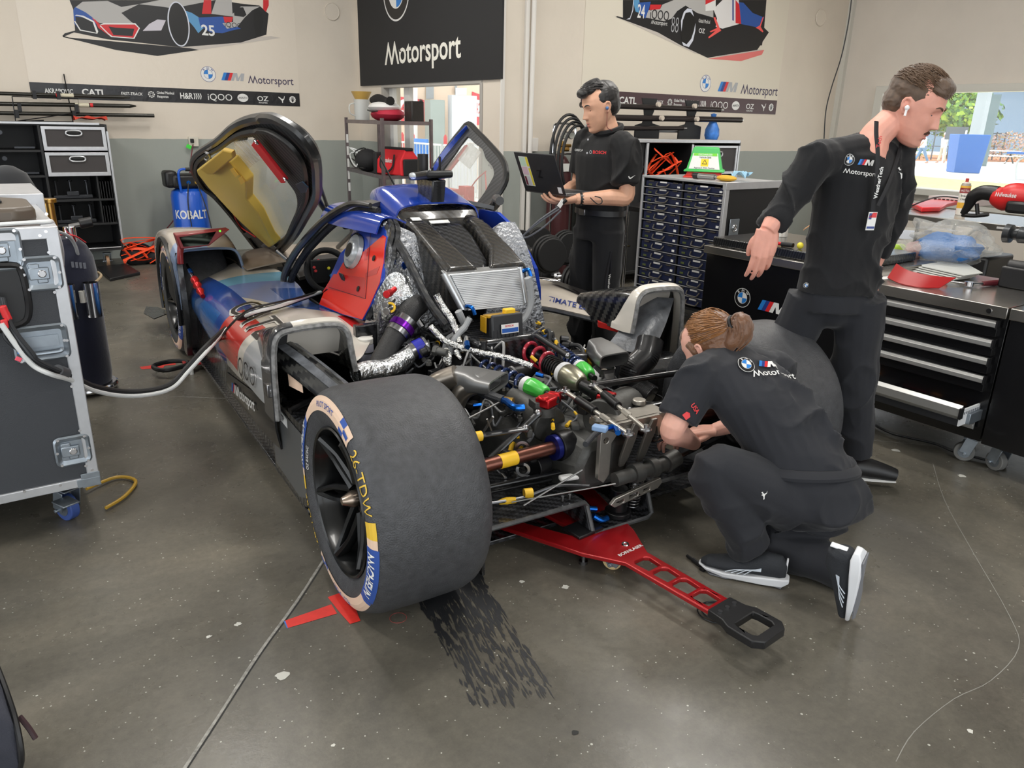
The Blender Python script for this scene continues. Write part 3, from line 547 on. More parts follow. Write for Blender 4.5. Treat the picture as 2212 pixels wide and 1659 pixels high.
for k in range(4):p=a.lerp(b,k/3);m.cyl(p,p+V((0,0,1.9)),.05,n=6)
for z in(.9,1.8):m.cyl(a+V((0,0,z)),b+V((0,0,z)),.035,n=6)
tag(m.build('rail_fence'),'dark rail fence in front of the blue grey hall','fence')
m=MB(mat('fence_dark',(88,96,104),.6));a=V((52.1,28.13,-0.3));b=V((55.073,26.557,-0.3))
for k in range(5):p=a.lerp(b,k/4);m.cyl(p,p+V((0,0,1.9)),.05,n=6)
for z in(.9,1.8):m.cyl(a+V((0,0,z)),b+V((0,0,z)),.035,n=6)
tag(m.build('rail_fence'),'dark rail fence behind the walking people','fence')
q=(35.829,14.617,-0.3);m=MB(BAR)
for s in(0,.8):m.tube([(q[0],q[1]-s,GR),(q[0],q[1]-s+.1,GR+.7),(q[0],q[1]-s-.3,GR+.95),(q[0],q[1]-s-.7,GR+.8)],.045,8)
br_=tag(m.build('bike_rack'),'pair of bent steel rack hoops at the right edge of the window','rack');MB(mat('blue_bin_paint',(14,92,170),.5)).box((q[0],q[1]-.4,GR+1.05),(.9,1.6,.08)).build('blue_seat',br_)
SKO=mat('far_skin',(196,150,128),.7)
def far_person(q,rz,pose,shirt,pants,label,cap=None,sc_=1):
    o=empty('person',q,rz,label,'person');m=MB(SKO)
    # one continuous lofted body built from limbs meeting at the trunk
    w=pose
    m.tube([(0,0,.92),(w*.05,0,1.2),(w*.08,0,1.42),(w*.09,0,1.52)],[.13,.16,.17,.055],10);m.sphere((w*.12,0,1.64),(.1,.085,.125),12,8)
    for s in(-1,1):
        m.tube([(w*.08,.18*s,1.42),(w*.08+.12*s*w,.24*s,1.16),(w*.08+.26*s*w,.2*s,.95)],[.05,.042,.035],8);m.sphere((w*.08+.28*s*w,.2*s,.9),(.035,.025,.06),8,6)
        m.tube([(0,.08*s,.92),(-.16*s*w,.09*s,.5),(-.38*s*w,.09*s,.08)],[.09,.065,.045],8)
        m.sphere((-.38*s*w+.06,.09*s,.045),(.13,.05,.045),8,6)
    m.build('body',o)
    m=MB(shirt);m.tube([(0,0,.9),(w*.05,0,1.2),(w*.08,0,1.42),(w*.085,0,1.48)],[.17,.18,.2,.08],12)
    for s in(-1,1):m.tube([(w*.08,.17*s,1.43),(w*.08+.08*s*w,.23*s,1.22)],[.075,.065],8,0)
    m.build('shirt',o)
    m=MB(pants);m.tube([(0,0,1.0),(0,0,.84)],[.17,.17],12,0)
    for s in(-1,1):m.tube([(0,.08*s,.9),(-.16*s*w,.09*s,.5),(-.36*s*w,.09*s,.14)],[.11,.085,.07],8)
    m.build('trousers',o)
    m=MB(cap or mat('far_hair',(60,48,44),.9));m.sphere((w*.11,0,1.69),(.108,.092,.09),12,8);m.build('hair' if not cap else 'cap',o)
    return o
W_=mat('far_white_shirt',(238,238,240),.8);JN=mat('far_jeans',(96,128,160),.8);KH=mat('far_khaki',(190,180,160),.8)
far_person((47.795,24.972,-0.3),2.5,1,W_,JN,'man in white shirt and jeans walking outside the right window',mat('far_cap',(60,70,100),.8))
far_person((49.619,24.671,-0.3),2.7,.4,mat('far_pale_shirt',(214,210,204),.8),KH,'person in pale shirt and white cap outside the right window',mat('far_white_cap',(240,240,236),.8))
far_person((51.515,23.34,-0.3),-.6,.15,mat('far_grey_shirt',(80,90,96),.8),KH,'person in dark grey shirt standing beside the picnic table outside')

# ================= the race car (car-local: x right, y forward from the rear axle, z up)
CARO=V((1.765309,1.931504,0));CARZ=-.0668043
car=empty('race_car',CARO,CARZ,'race car with its engine cover removed, doors raised and wheels on the floor','race car')
def livery(name,base,rules,rough=.22):
    """rules: list of (colour, [(a,b,c,d),...]) painted where every a*x+b*y+c*z+d > 0"""
    m=mat(name,base,rough,coat=.6,var=(3,.05));t=m.node_tree;b=t.nodes['Principled BSDF'];L=t.links.new
    tc=t.nodes.new('ShaderNodeTexCoord');cur=b.inputs['Base Color'].links[0].from_socket
    for col,hp in rules:
        k=None
        for a,bb,c,d in hp:
            dp=t.nodes.new('ShaderNodeVectorMath');dp.operation='DOT_PRODUCT';L(tc.outputs['Object'],dp.inputs[0]);dp.inputs[1].default_value=(a,bb,c)
            g=t.nodes.new('ShaderNodeMath');g.operation='GREATER_THAN';L(dp.outputs['Value'],g.inputs[0]);g.inputs[1].default_value=-d
            if k is None:k=g.outputs[0]
            else:
                q=t.nodes.new('ShaderNodeMath');q.operation='MULTIPLY';L(k,q.inputs[0]);L(g.outputs[0],q.inputs[1]);k=q.outputs[0]
        mx=t.nodes.new('ShaderNodeMix');mx.data_type='RGBA';L(k,mx.inputs['Factor']);L(cur,mx.inputs['A']);mx.inputs['B'].default_value=lin(col)+(1,);cur=mx.outputs['Result']
    L(cur,b.inputs['Base Color']);return m
def hp(p,q,side):
    """half plane through xy points p->q, positive on the left of travel times side"""
    dx,dy=q[0]-p[0],q[1]-p[1];return(-dy*side,dx*side,0,(dy*p[0]-dx*p[1])*side)
# ---- wheels
TYRE=mat('worn_slick_rubber',(66,67,70),.46,bump=(220,.6,.004),var=(40,.22));TSIDE=mat('tyre_sidewall',(44,45,48),.55)
RIM=mat('satin_black_rim',(20,21,22),.28,.3,coat=.2);TI=mat('titanium',(176,160,146),.28,1)
PEACH=mat('peach_white_print',(226,196,172),.55);TB=mat('tyre_blue',(48,82,160),.5);TY=mat('tyre_yellow',(226,186,60),.5)
def wheel(side,y,w,R=.355,detail=True):
    X0=side*.985;s=-side  # inward direction
    P=lambda d,r,a:V((X0+s*d,y-math.sin(a)*r*1,.355+math.cos(a)*r))if side<0 else V((X0+s*d,y+math.sin(a)*r,.355+math.cos(a)*r))
    c=V((X0,y,R))
    def lathe(prof,mm,name,par,closed=False,n=72):
        m=MB(mm);m.rings([[P(d,r,2*pi*i/n)if side>0 else P(d,r,-2*pi*i/n)for i in range(n)]for d,r in prof],closed=closed,cap=False);return m.build(name,par)
    rim=lathe([(.005,.236),(.0,.232),(.004,.226),(.018,.222),(.03,.214),(.1,.205),(.2,.205),(w-.03,.214),(w-.01,.232),(w-.02,.24),(.1,.215),(.03,.224)],RIM,'wheel',car,True)
    k=.012
    ty=lathe([(.012,.232),(.002,.25),(-.010,.285),(-.008,.315),(.004,.332),(.022,.345),(.05,.3535),(.09,.3555),(w*.5,.3565),(w-.09,.3555),(w-.05,.3535),(w-.022,.345),(w-.004,.332),(w+.008,.315),(w+.01,.285),(w-.002,.25),(w-.012,.232)],TYRE,'tyre',rim,True,96)
    # spokes: six V pairs, dished inwards
    for i in range(6):
        a=i*pi/3+.25
        for da in(-.36,.36):
            m=MB(RIM);A=P(.022,.222,a);B=P(.05,.15,a+da*.35);C_=P(.085,.055,a+da)
            m.tube([A,B,C_],[.013,.0105,.016],8,5,flat=1.9,up=(1,0,0));m.build('spoke',rim)
    m=MB(RIM);m.cyl(P(.075,0,0),P(.13,0,0),.062,n=28);m.build('hub',rim,bevel=.004)
    m=MB(TI);x,yv,d=perp(V((s,0,0)));m.lathe([(.0,0),(.012,.004),(.024,.03),(.027,.042),(.027,.075),(.0,.08)],P(.012,0,0),(s,0,0),20);m.build('centre_nut',rim)
    m=MB(mat('brake_dark',(30,28,26),.6,.4));m.lathe([(.19,0),(.19,.02),(.05,.02)],P(.15,0,0),(s,0,0),40);m.lathe([(.19,0),(.19,.004)],P(.14,0,0),(s,0,0),40);m.build('brake_disc',rim)
    if not detail:return rim
    # sidewall print; angle measured from the top towards the rear of the car
    def bulge(r):
        pts=[(.232,.012),(.25,.002),(.285,-.010),(.315,-.008),(.332,.004),(.345,.022)]
        for(r0,b0),(r1,b1)in zip(pts,pts[1:]):
            if r<=r1:return lerp(b0,b1,(r-r0)/(r1-r0))
        return .022
    SW=lambda a,r,o=.0008:P(bulge(r)-o-.0016,r,a)
    def band(a0,a1,r0,r1,mm,o=.0008,name='sidewall_print'):
        m=MB(mm);n=max(2,int(abs(a1-a0)/.05));g=[r0+(r1-r0)*q/4 for q in range(5)];vs=[];fs=[]
        for i in range(n+1):
            a=a0+(a1-a0)*i/n;vs+=[SW(a,r,o)for r in g]
            if i:
                for q in range(4):b_=(i-1)*5+q;fs.append((b_,b_+5,b_+6,b_+1)if side<0 else(b_,b_+1,b_+6,b_+5))
        m.add(vs,fs);return m.build(name,rim,smooth=0)
    def word(t,a,h,mm,r=.292,o=.0016,bold=.02,sx=1,flip=False,slant=0):
        m=MB(mm);fn=(lambda u,v:SW(a+u/r,r+v,o))if not flip else(lambda u,v:SW(a-u/r,r+h-v,o))
        m.text(t,fn,h,bold,'CENTER',1,sx,slant);return m.build('sidewall_lettering',rim,smooth=0)
    D=pi/180
    # angle a increases towards the rear (clockwise as seen from outside on the left side)
    for off in(0,pi):
        band(off-52*D,off+32*D,.288,.332,PEACH);word('PILOT SPORT',off-6*D,.018,TB,.300,.0014,.0,1.0)
        for q,(a0,a1)in enumerate(((18,24),(24,30))):
            for k2 in range(3):
                if(q+k2)%2==0:band(off+(a0)*D,off+a1*D,.288+.0147*k2,.288+.0147*(k2+1),TB,.0013)
        band(off-52*D,off-49*D,.288,.332,TB,.0013)
        word('26-TDW',off+55*D,.034,TY,.294,.0014,-.008,1.0)
        band(off+75*D,off+84*D,.288,.332,TY);band(off+84*D,off+89*D,.288,.332,PEACH);band(off+89*D,off+128*D,.284,.334,TB)
        m=word('MICHELIN',off+108*D,.03,WHITE,.294,.0026,.02,.85,False,.2)
    word('OZ RACING',-80*D,.012,WHITE,.262,.0014,.0,1)
    return rim
w1=wheel(-1,0,.36);w2=wheel(1,0,.36,detail=False);w3=wheel(-1,3.148,.31);w4=wheel(1,3.148,.31,detail=False)
# ---- floor, sills, rear tray
m=MB(CARB);m.prism([(-.93,3.95),(-.93,.52),(-.58,.48),(-.55,0),(.55,0),(.58,.48),(.93,.52),(.93,3.95),(.5,4.35),(-.5,4.35)],(0,0,.045),(1,0,0),(0,1,0),.018);m.build('floor_panel',car,bevel=.004)
EDGE=mat('raw_carbon_edge',(70,71,72),.45,var=(60,.3))
tr=[(-.53,.2),(-.125,.2),(-.115,.185),(-.115,.105),(-.1,.09),(.14,.09),(.16,.105),(.165,.185),(.175,.2),(.47,.2)]
g0=[V((x,-.12 if z>.15 else-.16,z))for x,z in tr];g1=[V((x,.35,z*.9))for x,z in tr];g2=[V((x,.9,.08))for x,z in tr]
m=MB(CARB);m.sheet([g0,g1,g2],.012);o=m.build('rear_tray',car)
m=MB(EDGE);m.tube([p+V((0,-.003,-.006))for p in g0],.0085,6,0);m.build('tray_edge',o)
m=MB(STEEL)
for p in((-.2,-.09,.205),(-.17,-.09,.205),(.27,-.08,.205),(.3,-.08,.205),(-.48,-.07,.205)):m.cyl(p,V(p)+V((0,0,.018)),.006,n=8)
m.build('tray_bolt',o)
m=MB(CARBF);m.bb((-.545,-.13,.03),(-.535,.3,.19));m.build('tray_fence',car)
# black carbon box in front of the near rear tyre, mirrored
for s in(-1,1):
    m=MB(CARB);pts=[(.985,.30),(.96,.06),(.56,.06),(.46,.10),(.44,.40),(.50,.44),(.60,.415),(.80,.41)]
    m.prism(pts,(s*.935,0,0),(0,1,0),(0,0,1),.30*1 if s<0 else-.30);o=m.build('wheel_box',car,bevel=.012)
SIDEG=mat('grey_film',(84,86,88),.3,coat=.3)
m=MB(SIDEG);f=plane((-.937,0,0),(0,-1,0),(0,0,1))
poly2(m,f,[(-.96,.30),(-.93,.10),(-.60,.09),(-.50,.13),(-.48,.38),(-.62,.38),(-.80,.385)]);m.build('box_side_panel',car,smooth=0)
m=MB(WHITE);poly2(m,lambda u,v:f(u,v,.001),[(-.865,.34),(-.70,.335),(-.70,.375),(-.86,.382)]);lb=m.build('gtp_sticker',car,smooth=0);lettering(lb,'sticker_word','GTP',lambda u,v,w=0:f(u,v,.002+w),-.775,.345,.026,BLACKP,.03,'CENTER')
# ---- side pod shells
WH=(214,208,198)
LV=livery('side_pod_livery_and_reflection',WH,[
 ((122,140,190),[(0,1,0,-1.6),hp((-.81,1.99),(-.40,1.10),1)]),
 ((58,92,160),[(0,1,0,-1.25),hp((-.60,1.62),(-.38,1.28),1),(1,0,0,.62),(0,-1,0,2.1)]),
 ((122,176,204),[(0,1,0,-2.30),(0,-1,0,2.55)]),((214,208,198),[(0,1,0,-2.55)]),
 ((34,72,150),[(0,1,0,-1.55),(-1,0,0,-.80)]),((204,60,52),[(0,1,0,-1.30),(0,-1,0,1.72),(-1,0,0,-.845),(0,0,1,-.40)]),  # deep blue and red patches: reflection in the plastic film, painted into the colour
 ((40,100,170),[(0,1,0,-1.85),(-1,0,0,-.93)]),
 ((214,44,38),[(0,-1,0,1.36),(0,1,0,-1.12),(1,0,0,.50),(0,0,1,-.5)]),
 ((170,172,174),[(0,-1,0,1.2),(-1,0,0,-.86)]),
 ((60,60,62),[(0,0,-1,.345)])])
rows=[
 (2.95,[(-.52,.60),(-.62,.585),(-.75,.54),(-.86,.49),(-.91,.44),(-.92,.38),(-.90,.33)]),
 (2.6,[(-.44,.585),(-.62,.582),(-.77,.56),(-.875,.52),(-.93,.46),(-.94,.39),(-.92,.34)]),
 (2.2,[(-.44,.575),(-.62,.585),(-.78,.58),(-.895,.548),(-.955,.48),(-.965,.40),(-.95,.35)]),
 (1.8,[(-.49,.562),(-.64,.578),(-.79,.580),(-.905,.552),(-.965,.485),(-.975,.40),(-.97,.35)]),
 (1.4,[(-.46,.582),(-.64,.585),(-.79,.585),(-.905,.56),(-.965,.50),(-.98,.42),(-.98,.365)]),
 (1.12,[(-.42,.578),(-.63,.572),(-.79,.582),(-.905,.572),(-.965,.52),(-.98,.44),(-.98,.385)]),
 (.88,[(-.55,.54),(-.64,.55),(-.79,.59),(-.90,.59),(-.96,.54),(-.975,.45),(-.975,.385)]),
 (.80,[(-.62,.53),(-.655,.555),(-.79,.62),(-.89,.62),(-.95,.575),(-.965,.50),(-.97,.42)])]
for s in(-1,1):
    g=[[V((s*-x if s>0 else x,y,z))for x,z in r]for y,r in rows]
    if s>0:g=[list(reversed(r))for r in g];
    m=MB(LV if s<0 else mat('white_livery',WH,.3,coat=.4,var=(3,.08)))
    if s<0:m.sheet(g,.006,5)
    if s<0:pod=m.build('side_pod_shell',car)
m=MB(CARB);m.prism([(.9,.385),(1.3,.36),(2.2,.34),(2.95,.33),(2.95,.06),(1.0,.06)],(-.90,0,0),(0,1,0),(0,0,1),.02);m.build('side_wall',car)
# side strake with the Motorsport word
m=MB(mat('gloss_black_panel',(20,21,23),.25,coat=.5));f=plane((-.975,0,0),(0,-1,0),(0,0,1))
m.sheet([[V((-.972,1.62,.30)),V((-.972,1.35,.335)),V((-.972,1.05,.375)),V((-.955,.80,.385))],[V((-.975,1.62,.24)),V((-.975,1.35,.26)),V((-.975,1.05,.30)),V((-.96,.80,.305))],[V((-.955,1.60,.18)),V((-.955,1.35,.19)),V((-.955,1.05,.20)),V((-.945,.80,.21))]],-.008,4);st=m.build('side_strake',car)
d=V((0,-(1.5-.82),.335-.262)).normalized()
fs=lambda u,v,w=0:V((-.981-w,1.42,.255))+V((0,-1,.115))*u+V((.04,0,1))*v
lettering(st,'motorsport_word','Motorsport',fs,.03,.0,.052,WHITE,.025,'LEFT',.95);mstripes(st,'stripe_emblem',fs,-.075,0,.045,WHITE)
# letters on the pod: black with a pale outline, reading across the car
def podz(x,y):
    import bisect
    for(y1,r1),(y0,r0)in zip(rows,rows[1:]):
        if y0<=y<=y1:
            def zz(r):
                for(xa,za),(xb,zb)in zip(r,r[1:]):
                    if xb<=x<=xa:return lerp(za,zb,(x-xa)/(xb-xa))
                return r[0][1]if x>r[0][0]else r[-2][1]
            return lerp(zz(r1),zz(r0),(y1-y)/(y1-y0))
    return .55
PINKK=mat('black_decal',(34,32,32),.35);PO=mat('pale_decal_outline',(222,218,210),.35)
for mm,bo,off in((PO,.05,.006),(PINKK,.0,.009)):
    m=MB(mm);
    # text direction runs outwards (-x) and slightly back; letter tops face the front of the car
    ux=V((-.03,-1,0));uy=V((1,-.03,0))
    def fn(u,v):p=V((-.90,1.84))+V((ux.x,ux.y))*u+V((uy.x,uy.y))*v;return V((p.x,p.y,podz(p.x,p.y)+off))
    m.text('CATL',fn,.155,bo,'LEFT',3,1.25);m.build('pod_lettering',pod,smooth=0)
fs=lambda u,v,w=0:V((-.988-w-.0*u,1.18,.43))+V((0.01,-1,.075))*u+V((.05,0,1))*v
lettering(pod,'side_lettering','iQOO',fs,-.1,-.02,.085,PINKK,-.01,'LEFT',1.0)
# arch at the rear end of the pod: open carbon duct mouth
arch=[(-.985,.385),(-.985,.47),(-.985,.58),(-.978,.68),(-.955,.725),(-.90,.738),(-.80,.742),(-.725,.735),(-.69,.70),(-.68,.64),(-.672,.585),(-.665,.54)]
arch=[(p.x,p.y)for p in catmull([V((x,z,0))for x,z in arch],3)]
def inner(p,k):cx,cz=-.82,.52;return(lerp(p[0],cx,k),lerp(p[1],cz,k))
def archshell(s):
    r0=[V((x*-s,.665,z))for x,z in arch];r0b=[V((inner(p,.07)[0]*-s,.66,inner(p,.07)[1]))for p in arch];r1=[V((x*-s,.76,z-.005))for x,z in arch];r2=[V((x*-s,.90,min(z-.05 if z>.6 else z,.60)))for x,z in arch]
    return r0,r0b,r1,r2
for s in(-1,1):
    r0,r0b,r1,r2=archshell(s)
    dy=-.05 if s>0 else 0;r1=[p+V((0,-.045,0))for p in r1];r2=[V((p.x,.80,min(p.z,.585)))for p in r1]
    if s>0:r0=[p+V((0,dy,0))for p in r0];r0b=[p+V((0,dy,0))for p in r0b];r1=[p+V((0,-.045,0))for p in r1];r2=[V((p.x,.76,min(p.z,.56)))for p in r1]
    m=MB(livery('arch_paint',WH,[((60,60,62),[(-1,0,0,-.9)])]))if s<0 else MB(mat('white_livery',WH,.3,coat=.4,var=(3,.08)))
    gg=[r2,r1,r0]
    if s>0:gg=[list(reversed(r))for r in gg]
    m.sheet(gg,.008,3);o=m.build('duct_shell',car)
    m=MB(mat('worn_carbon_rim',(122,122,122),.45,bump=(90,.4,.004),var=(50,.45)));m.tube([lerp(a,b,.5)for a,b in zip(r0,r0b)],.0115,6,0);m.build('duct_rim',o)
    inn=[[V((inner(p,.08)[0]*-s,.67,inner(p,.08)[1]))for p in arch],[V((inner(p,.12)[0]*-s,.85,inner(p,.12)[1]*.98))for p in arch],[V((inner(p,.4)[0]*-s,1.15,inner(p,.4)[1]*.95))for p in arch]]
    m=MB(CARBL);m.sheet(inn if s>0 else[list(reversed(r))for r in inn],.003,2);m.build('duct_lining',o)
# pale sloping brake duct through the near arch
DUCTM=mat('weathered_carbon',(92,95,100),.35,bump=(50,.4,.01),var=(14,.5));
a=V((-.90,.80,.60));b=V((-.84,.60,.55));c=V((-.76,.38,.47));e=V((-.72,.22,.42))
m=MB(CARBL);m.tube([a,b,c,e],[.075,.072,.07,.06],4,4,up=(0,0,1));o=m.build('brake_duct',car,bevel=.014)
m=MB(DUCTM);m.sheet([[p+V((-.045,0,.050)),p+V((0,0,.064)),p+V((.03,0,.052))]for p in catmull([a,b,c,e],4)],.003);m.build('duct_top_skin',o)
m=MB(PEACH);
q=V((-.925,.69,.565));m.add([q,q+V((.03,-.075,-.01)),q+V((.03,-.085,-.062)),q+V((0,-.01,-.052))],[(3,2,1,0)]);m.build('duct_label',o,smooth=0)
# fluted radiator panels inside the arches
FL=mat('fluted_panel',(58,62,66),.4,.4)
for s in(-1,1):
    m=MB(FL);
    for i in range(26):x=-.90+i*.013;m.beam((x*-s,.95,.24),(x*-s,.72,.40),.006,.01)
    m.box((-.74*-s,.84,.31),(.36,.28,.01),M=Matrix.Rotation(-.6,3,'X'));m.build('radiator_core',car)
m=MB(BLKM);m.cyl((-.95,.60,.445),(-.78,.66,.475),.011);m.build('damper_rod',car);m=MB(STEEL);m.cyl((-.80,.655,.472),(-.74,.68,.48),.013);m.build('rod_end',car)
m=MB(STEEL);m.box((-.99,.73,.50),(.012,.10,.018));m.box((-.995,.70,.50),(.02,.03,.05));m.build('latch',car,bevel=.003)
# ---- front fender, left (built) and right
FW=livery('front_fender_livery',(190,180,168),[((150,168,200),[(0,-1,0,2.9),(-1,0,0,-.8)]),((60,90,150),[(0,-1,0,3.0),(1,0,0,.72),(0,0,-1,.70)])])
def fend(s,mm):
    sec=[(2.74,[(.985,.36),(.99,.60),(.985,.665),(.955,.705),(.86,.715),(.70,.712),(.64,.685),(.615,.60),(.60,.51)]),
         (2.95,[(.99,.36),(.995,.64),(.985,.70),(.95,.745),(.86,.755),(.70,.748),(.62,.71),(.59,.62),(.58,.50)]),
         (3.3,[(.99,.36),(.995,.66),(.985,.72),(.95,.76),(.84,.77),(.66,.755),(.58,.71),(.55,.60),(.54,.44)]),
         (3.7,[(.98,.30),(.985,.56),(.97,.66),(.93,.70),(.80,.71),(.62,.69),(.53,.64),(.49,.55),(.48,.40)]),
         (4.1,[(.93,.2),(.93,.4),(.91,.52),(.85,.56),(.74,.565),(.6,.55),(.48,.5),(.42,.42),(.4,.3)])]
    g=[[V((x*s,y,z))for x,z in r]for y,r in sec]
    if s>0:g=[list(reversed(r))for r in g]
    m=MB(mm);
    # cut the wheel opening: outer two columns start higher around the wheel
    m.sheet(g,.008,5)
    keep=[f for f in m.f];vs=m.v
    def inside(f):
        c=sum((vs[i]for i in f),V((0,0,0)))/len(f);return abs(c.x)>.9 and(c.y-3.148)**2+(c.z-.355)**2<.375**2
    idx=[i for i,f in enumerate(m.f)if not inside(f)];m.f=[m.f[i]for i in idx];m.mi=[m.mi[i]for i in idx]
    o=m.build('front_fender',car);
    m=MB(mat('black_duct_lining',(15,15,16),.6));sec0=[V((x*s,2.76,z))for x,z in sec[0][1]];cen=V((.80*s,2.9,.52))
    m.sheet([[lerp(p,cen,.03)for p in sec0],[lerp(p,cen,.04)+V((0,.5,0))for p in sec0],[lerp(p,cen,.95)+V((0,.6,0))for p in sec0]],.003,2);m.build('duct_lining',o)
    m=MB(mat('pale_blue_rim',(120,140,170),.4));m.tube([p-V((0,.02,0))for p in sec0[1:]],.008,6,3);m.build('duct_rim',o)
    return o
fend(-1,FW);fend(1,mat('tan_livery',(150,136,122),.35,coat=.4))
m=MB(mat('black_wheel_lip',(30,31,33),.4));n=20;m.tube([V((-.995,3.148+.375*math.cos(a),.355+.375*math.sin(a)))for a in[pi*(-.12)+pi*1.2*i/n for i in range(n+1)]],.014,6,0);m.build('wheel_arch_lip',car)
m=MB(CARB);m.prism([(2.78,.36),(2.86,.60),(2.75,.70),(2.70,.52),(2.68,.30),(2.74,.08),(2.84,.08)],(-.985,0,0),(0,1,0),(0,0,1),.03);m.build('fender_strut',car)
m=MB(CARB);m.prism([(-.99,3.9),(-.93,3.7),(-1.06,3.55),(-1.10,3.75),(-1.06,3.95)],(0,0,.13),(1,0,0),(0,1,0),.006);m.build('dive_plane',car)
# nose bodywork between the fenders
m=MB(mat('tan_livery',(150,136,122),.35,coat=.4))
m.sheet([[V((x,y,z+(1-(x/.62)**2)*h))for x in(-.62,-.4,-.2,0,.2,.4,.62)]for y,z,h in((2.62,.60,.06),(2.95,.60,.06),(3.4,.56,.05),(3.9,.42,.04),(4.3,.26,.03),(4.5,.16,.01))],.008,3);m.build('nose_shell',car)
# mirror
MR=mat('mirror_red',(150,44,48),.35,coat=.4);a=V((-0.973,2.66,0.804));b=V((-0.754,2.66,0.829));c=V((-0.808,2.66,0.75));d=V((-0.955,2.66,0.745))
m=MB(MR);hood=[a+V((-.01,0,.012)),b+V((.07,0,.004)),c+V((.0,0,-.006)),d+V((-.012,0,-.012))]
m.rings([[p for p in hood],[p+V((0,.10,0))for p in hood]]);m.tube([d+V((0,.05,0)),d+V((-.012,.03,-.05)),d+V((-.015,.03,-.10))],[.02,.018,.02],8);mi=m.build('wing_mirror',car,bevel=.006)
m=MB(mat('mirror_glass',(60,66,60),.05,1));q=[lerp(p,(a+b+c+d)/4,.08)+V((0,-.004,0))for p in(a,b,c,d)];m.add(q,[(0,1,2,3)]);m.build('mirror_glass',mi,smooth=0)
m=MB(mat('green_lamp',(90,240,60),.4,emit=1));m.sphere(b+V((.012,-.006,-.002)),.006,8,6);m.build('green_marker',mi)
# ---- cockpit frame
SH_=mat('scuffed_black_frame',(46,46,46),.32,coat=.4,var=(18,.5))
fr=[V(p)for p in((-0.34,1.298,1.093),(-0.38,1.397,1.093),(-0.42,1.477,1.061),(-0.45,1.633,0.993),(-0.47,1.849,0.885),(-0.48,2.061,0.773),(-0.49,2.235,0.647),(-0.5,2.267,0.563),(-0.5,2.14,0.521),(-0.49,1.905,0.497),(-0.47,1.698,0.486))]
m=MB(SH_);m.tube(fr,[.012,.016,.018,.019,.020,.020,.020,.018,.014,.012,.010],10,5);dfr=m.build('door_frame',car)
m=MB(mat('ribbed_seal',(24,24,26),.6,bump=(120,.6,.01)));m.tube([p+V((.032,-.014,-.026))for p in fr],.019,8,5);m.build('frame_seal',dfr)
frR=[V((-p.x,p.y,p.z))for p in fr];m=MB(SH_);m.tube(frR,[.022,.024,.026,.026,.026,.026,.028,.026,.018,.014,.012],10,5);m.build('door_frame',car)
# windscreen, roof centre
m=MB(mat('windscreen',(190,196,198),.04,alpha=.18));m.sheet([[V((x,lerp(y0,y1,(x/.42)**2),z-(x/.42)**2*dz))for x in(-.42,-.25,0,.25,.42)]for y0,y1,z,dz in((1.75,1.55,1.07,.02),(2.2,1.9,.92,.05),(2.75,2.35,.66,.05))],.004,3);m.build('windscreen',car)
m=MB(SH_);m.sheet([[V((-.38,1.42,1.055)),V((-.2,1.5,1.09)),V((0,1.55,1.095)),V((.2,1.5,1.09)),V((.38,1.42,1.055))],[V((-.38,1.5,1.055)),V((-.2,1.6,1.088)),V((0,1.65,1.09)),V((.2,1.6,1.088)),V((.38,1.5,1.055))],[V((-.40,1.62,1.04)),V((-.2,1.78,1.065)),V((0,1.83,1.07)),V((.2,1.78,1.065)),V((.40,1.62,1.04))]],.02,3);m.build('roof_panel',car)
m=MB(BLKM);m.tube([(0,2.78,.67),(0,2.3,.88),(0,1.8,1.06)],.014,8);m.tube([(.36,2.4,.66),(.34,2.1,.86),(.3,1.7,1.03)],.02,8);m.tube([(-.36,2.4,.66),(-.34,2.1,.86),(-.3,1.7,1.03)],.02,8);m.build('windscreen_pillar',car)
DARK=mat('cockpit_black',(14,14,15),.7)
m=MB(DARK);m.sheet([[V((-.44,y,zt)),V((-.42,y,.14)),V((0,y,.10)),V((.42,y,.14)),V((.44,y,zt))]for y,zt in((1.12,.55),(1.7,.54),(2.3,.55),(2.9,.56))],.01);m.bb((-.44,2.6,.12),(.44,2.62,.60));m.bb((-.42,1.12,.1),(.42,1.16,.60));m.bb((-.26,1.32,.6),(.26,1.36,1.0));m.build('cockpit_tub',car)
m=MB(mat('dash_skin',(52,48,46),.6));m.sheet([[V((x,y,z+(1-(x/.42)**2)*.05))for x in(-.40,-.2,0,.2,.40)]for y,z in((2.30,.585),(2.45,.62),(2.65,.61))],.02,3);m.build('dashboard',car)
m=MB(DARK);m.box((-.12,1.45,.38),(.4,.12,.55),M=Matrix.Rotation(-.3,3,'X'));m.box((-.12,1.65,.17),(.4,.5,.08));m.build('seat_shell',car,bevel=.03)
# steering wheel
q=V((-0.311,2.05,0.665));sw_=MB(DARK);fx=plane(q,(1,0,0),(0,.35,.94));sw_.torus(q,(0,-.94,.35),.115,.018,32,8);sw_.box(q,(.19,.03,.13));so_=sw_.build('steering_wheel',car,bevel=.006)
for(u,v),c in zip([(-.085,.05),(-.05,.055),(-.015,.045),(.0,.01),(.01,-.03),(-.08,.02),(-.075,0)],[(150,150,220),(220,70,80),(60,200,80),(230,220,60),(60,170,230),(180,50,50),(180,50,50)]):
    m=MB(mat('knob_%d_%d_%d'%c,c,.4));p=fx(u,v,-.0);nn=V((0,-.94,.35));m.cyl(p+nn*.01,p+nn*.028,.008,n=10);m.build('knob',so_)
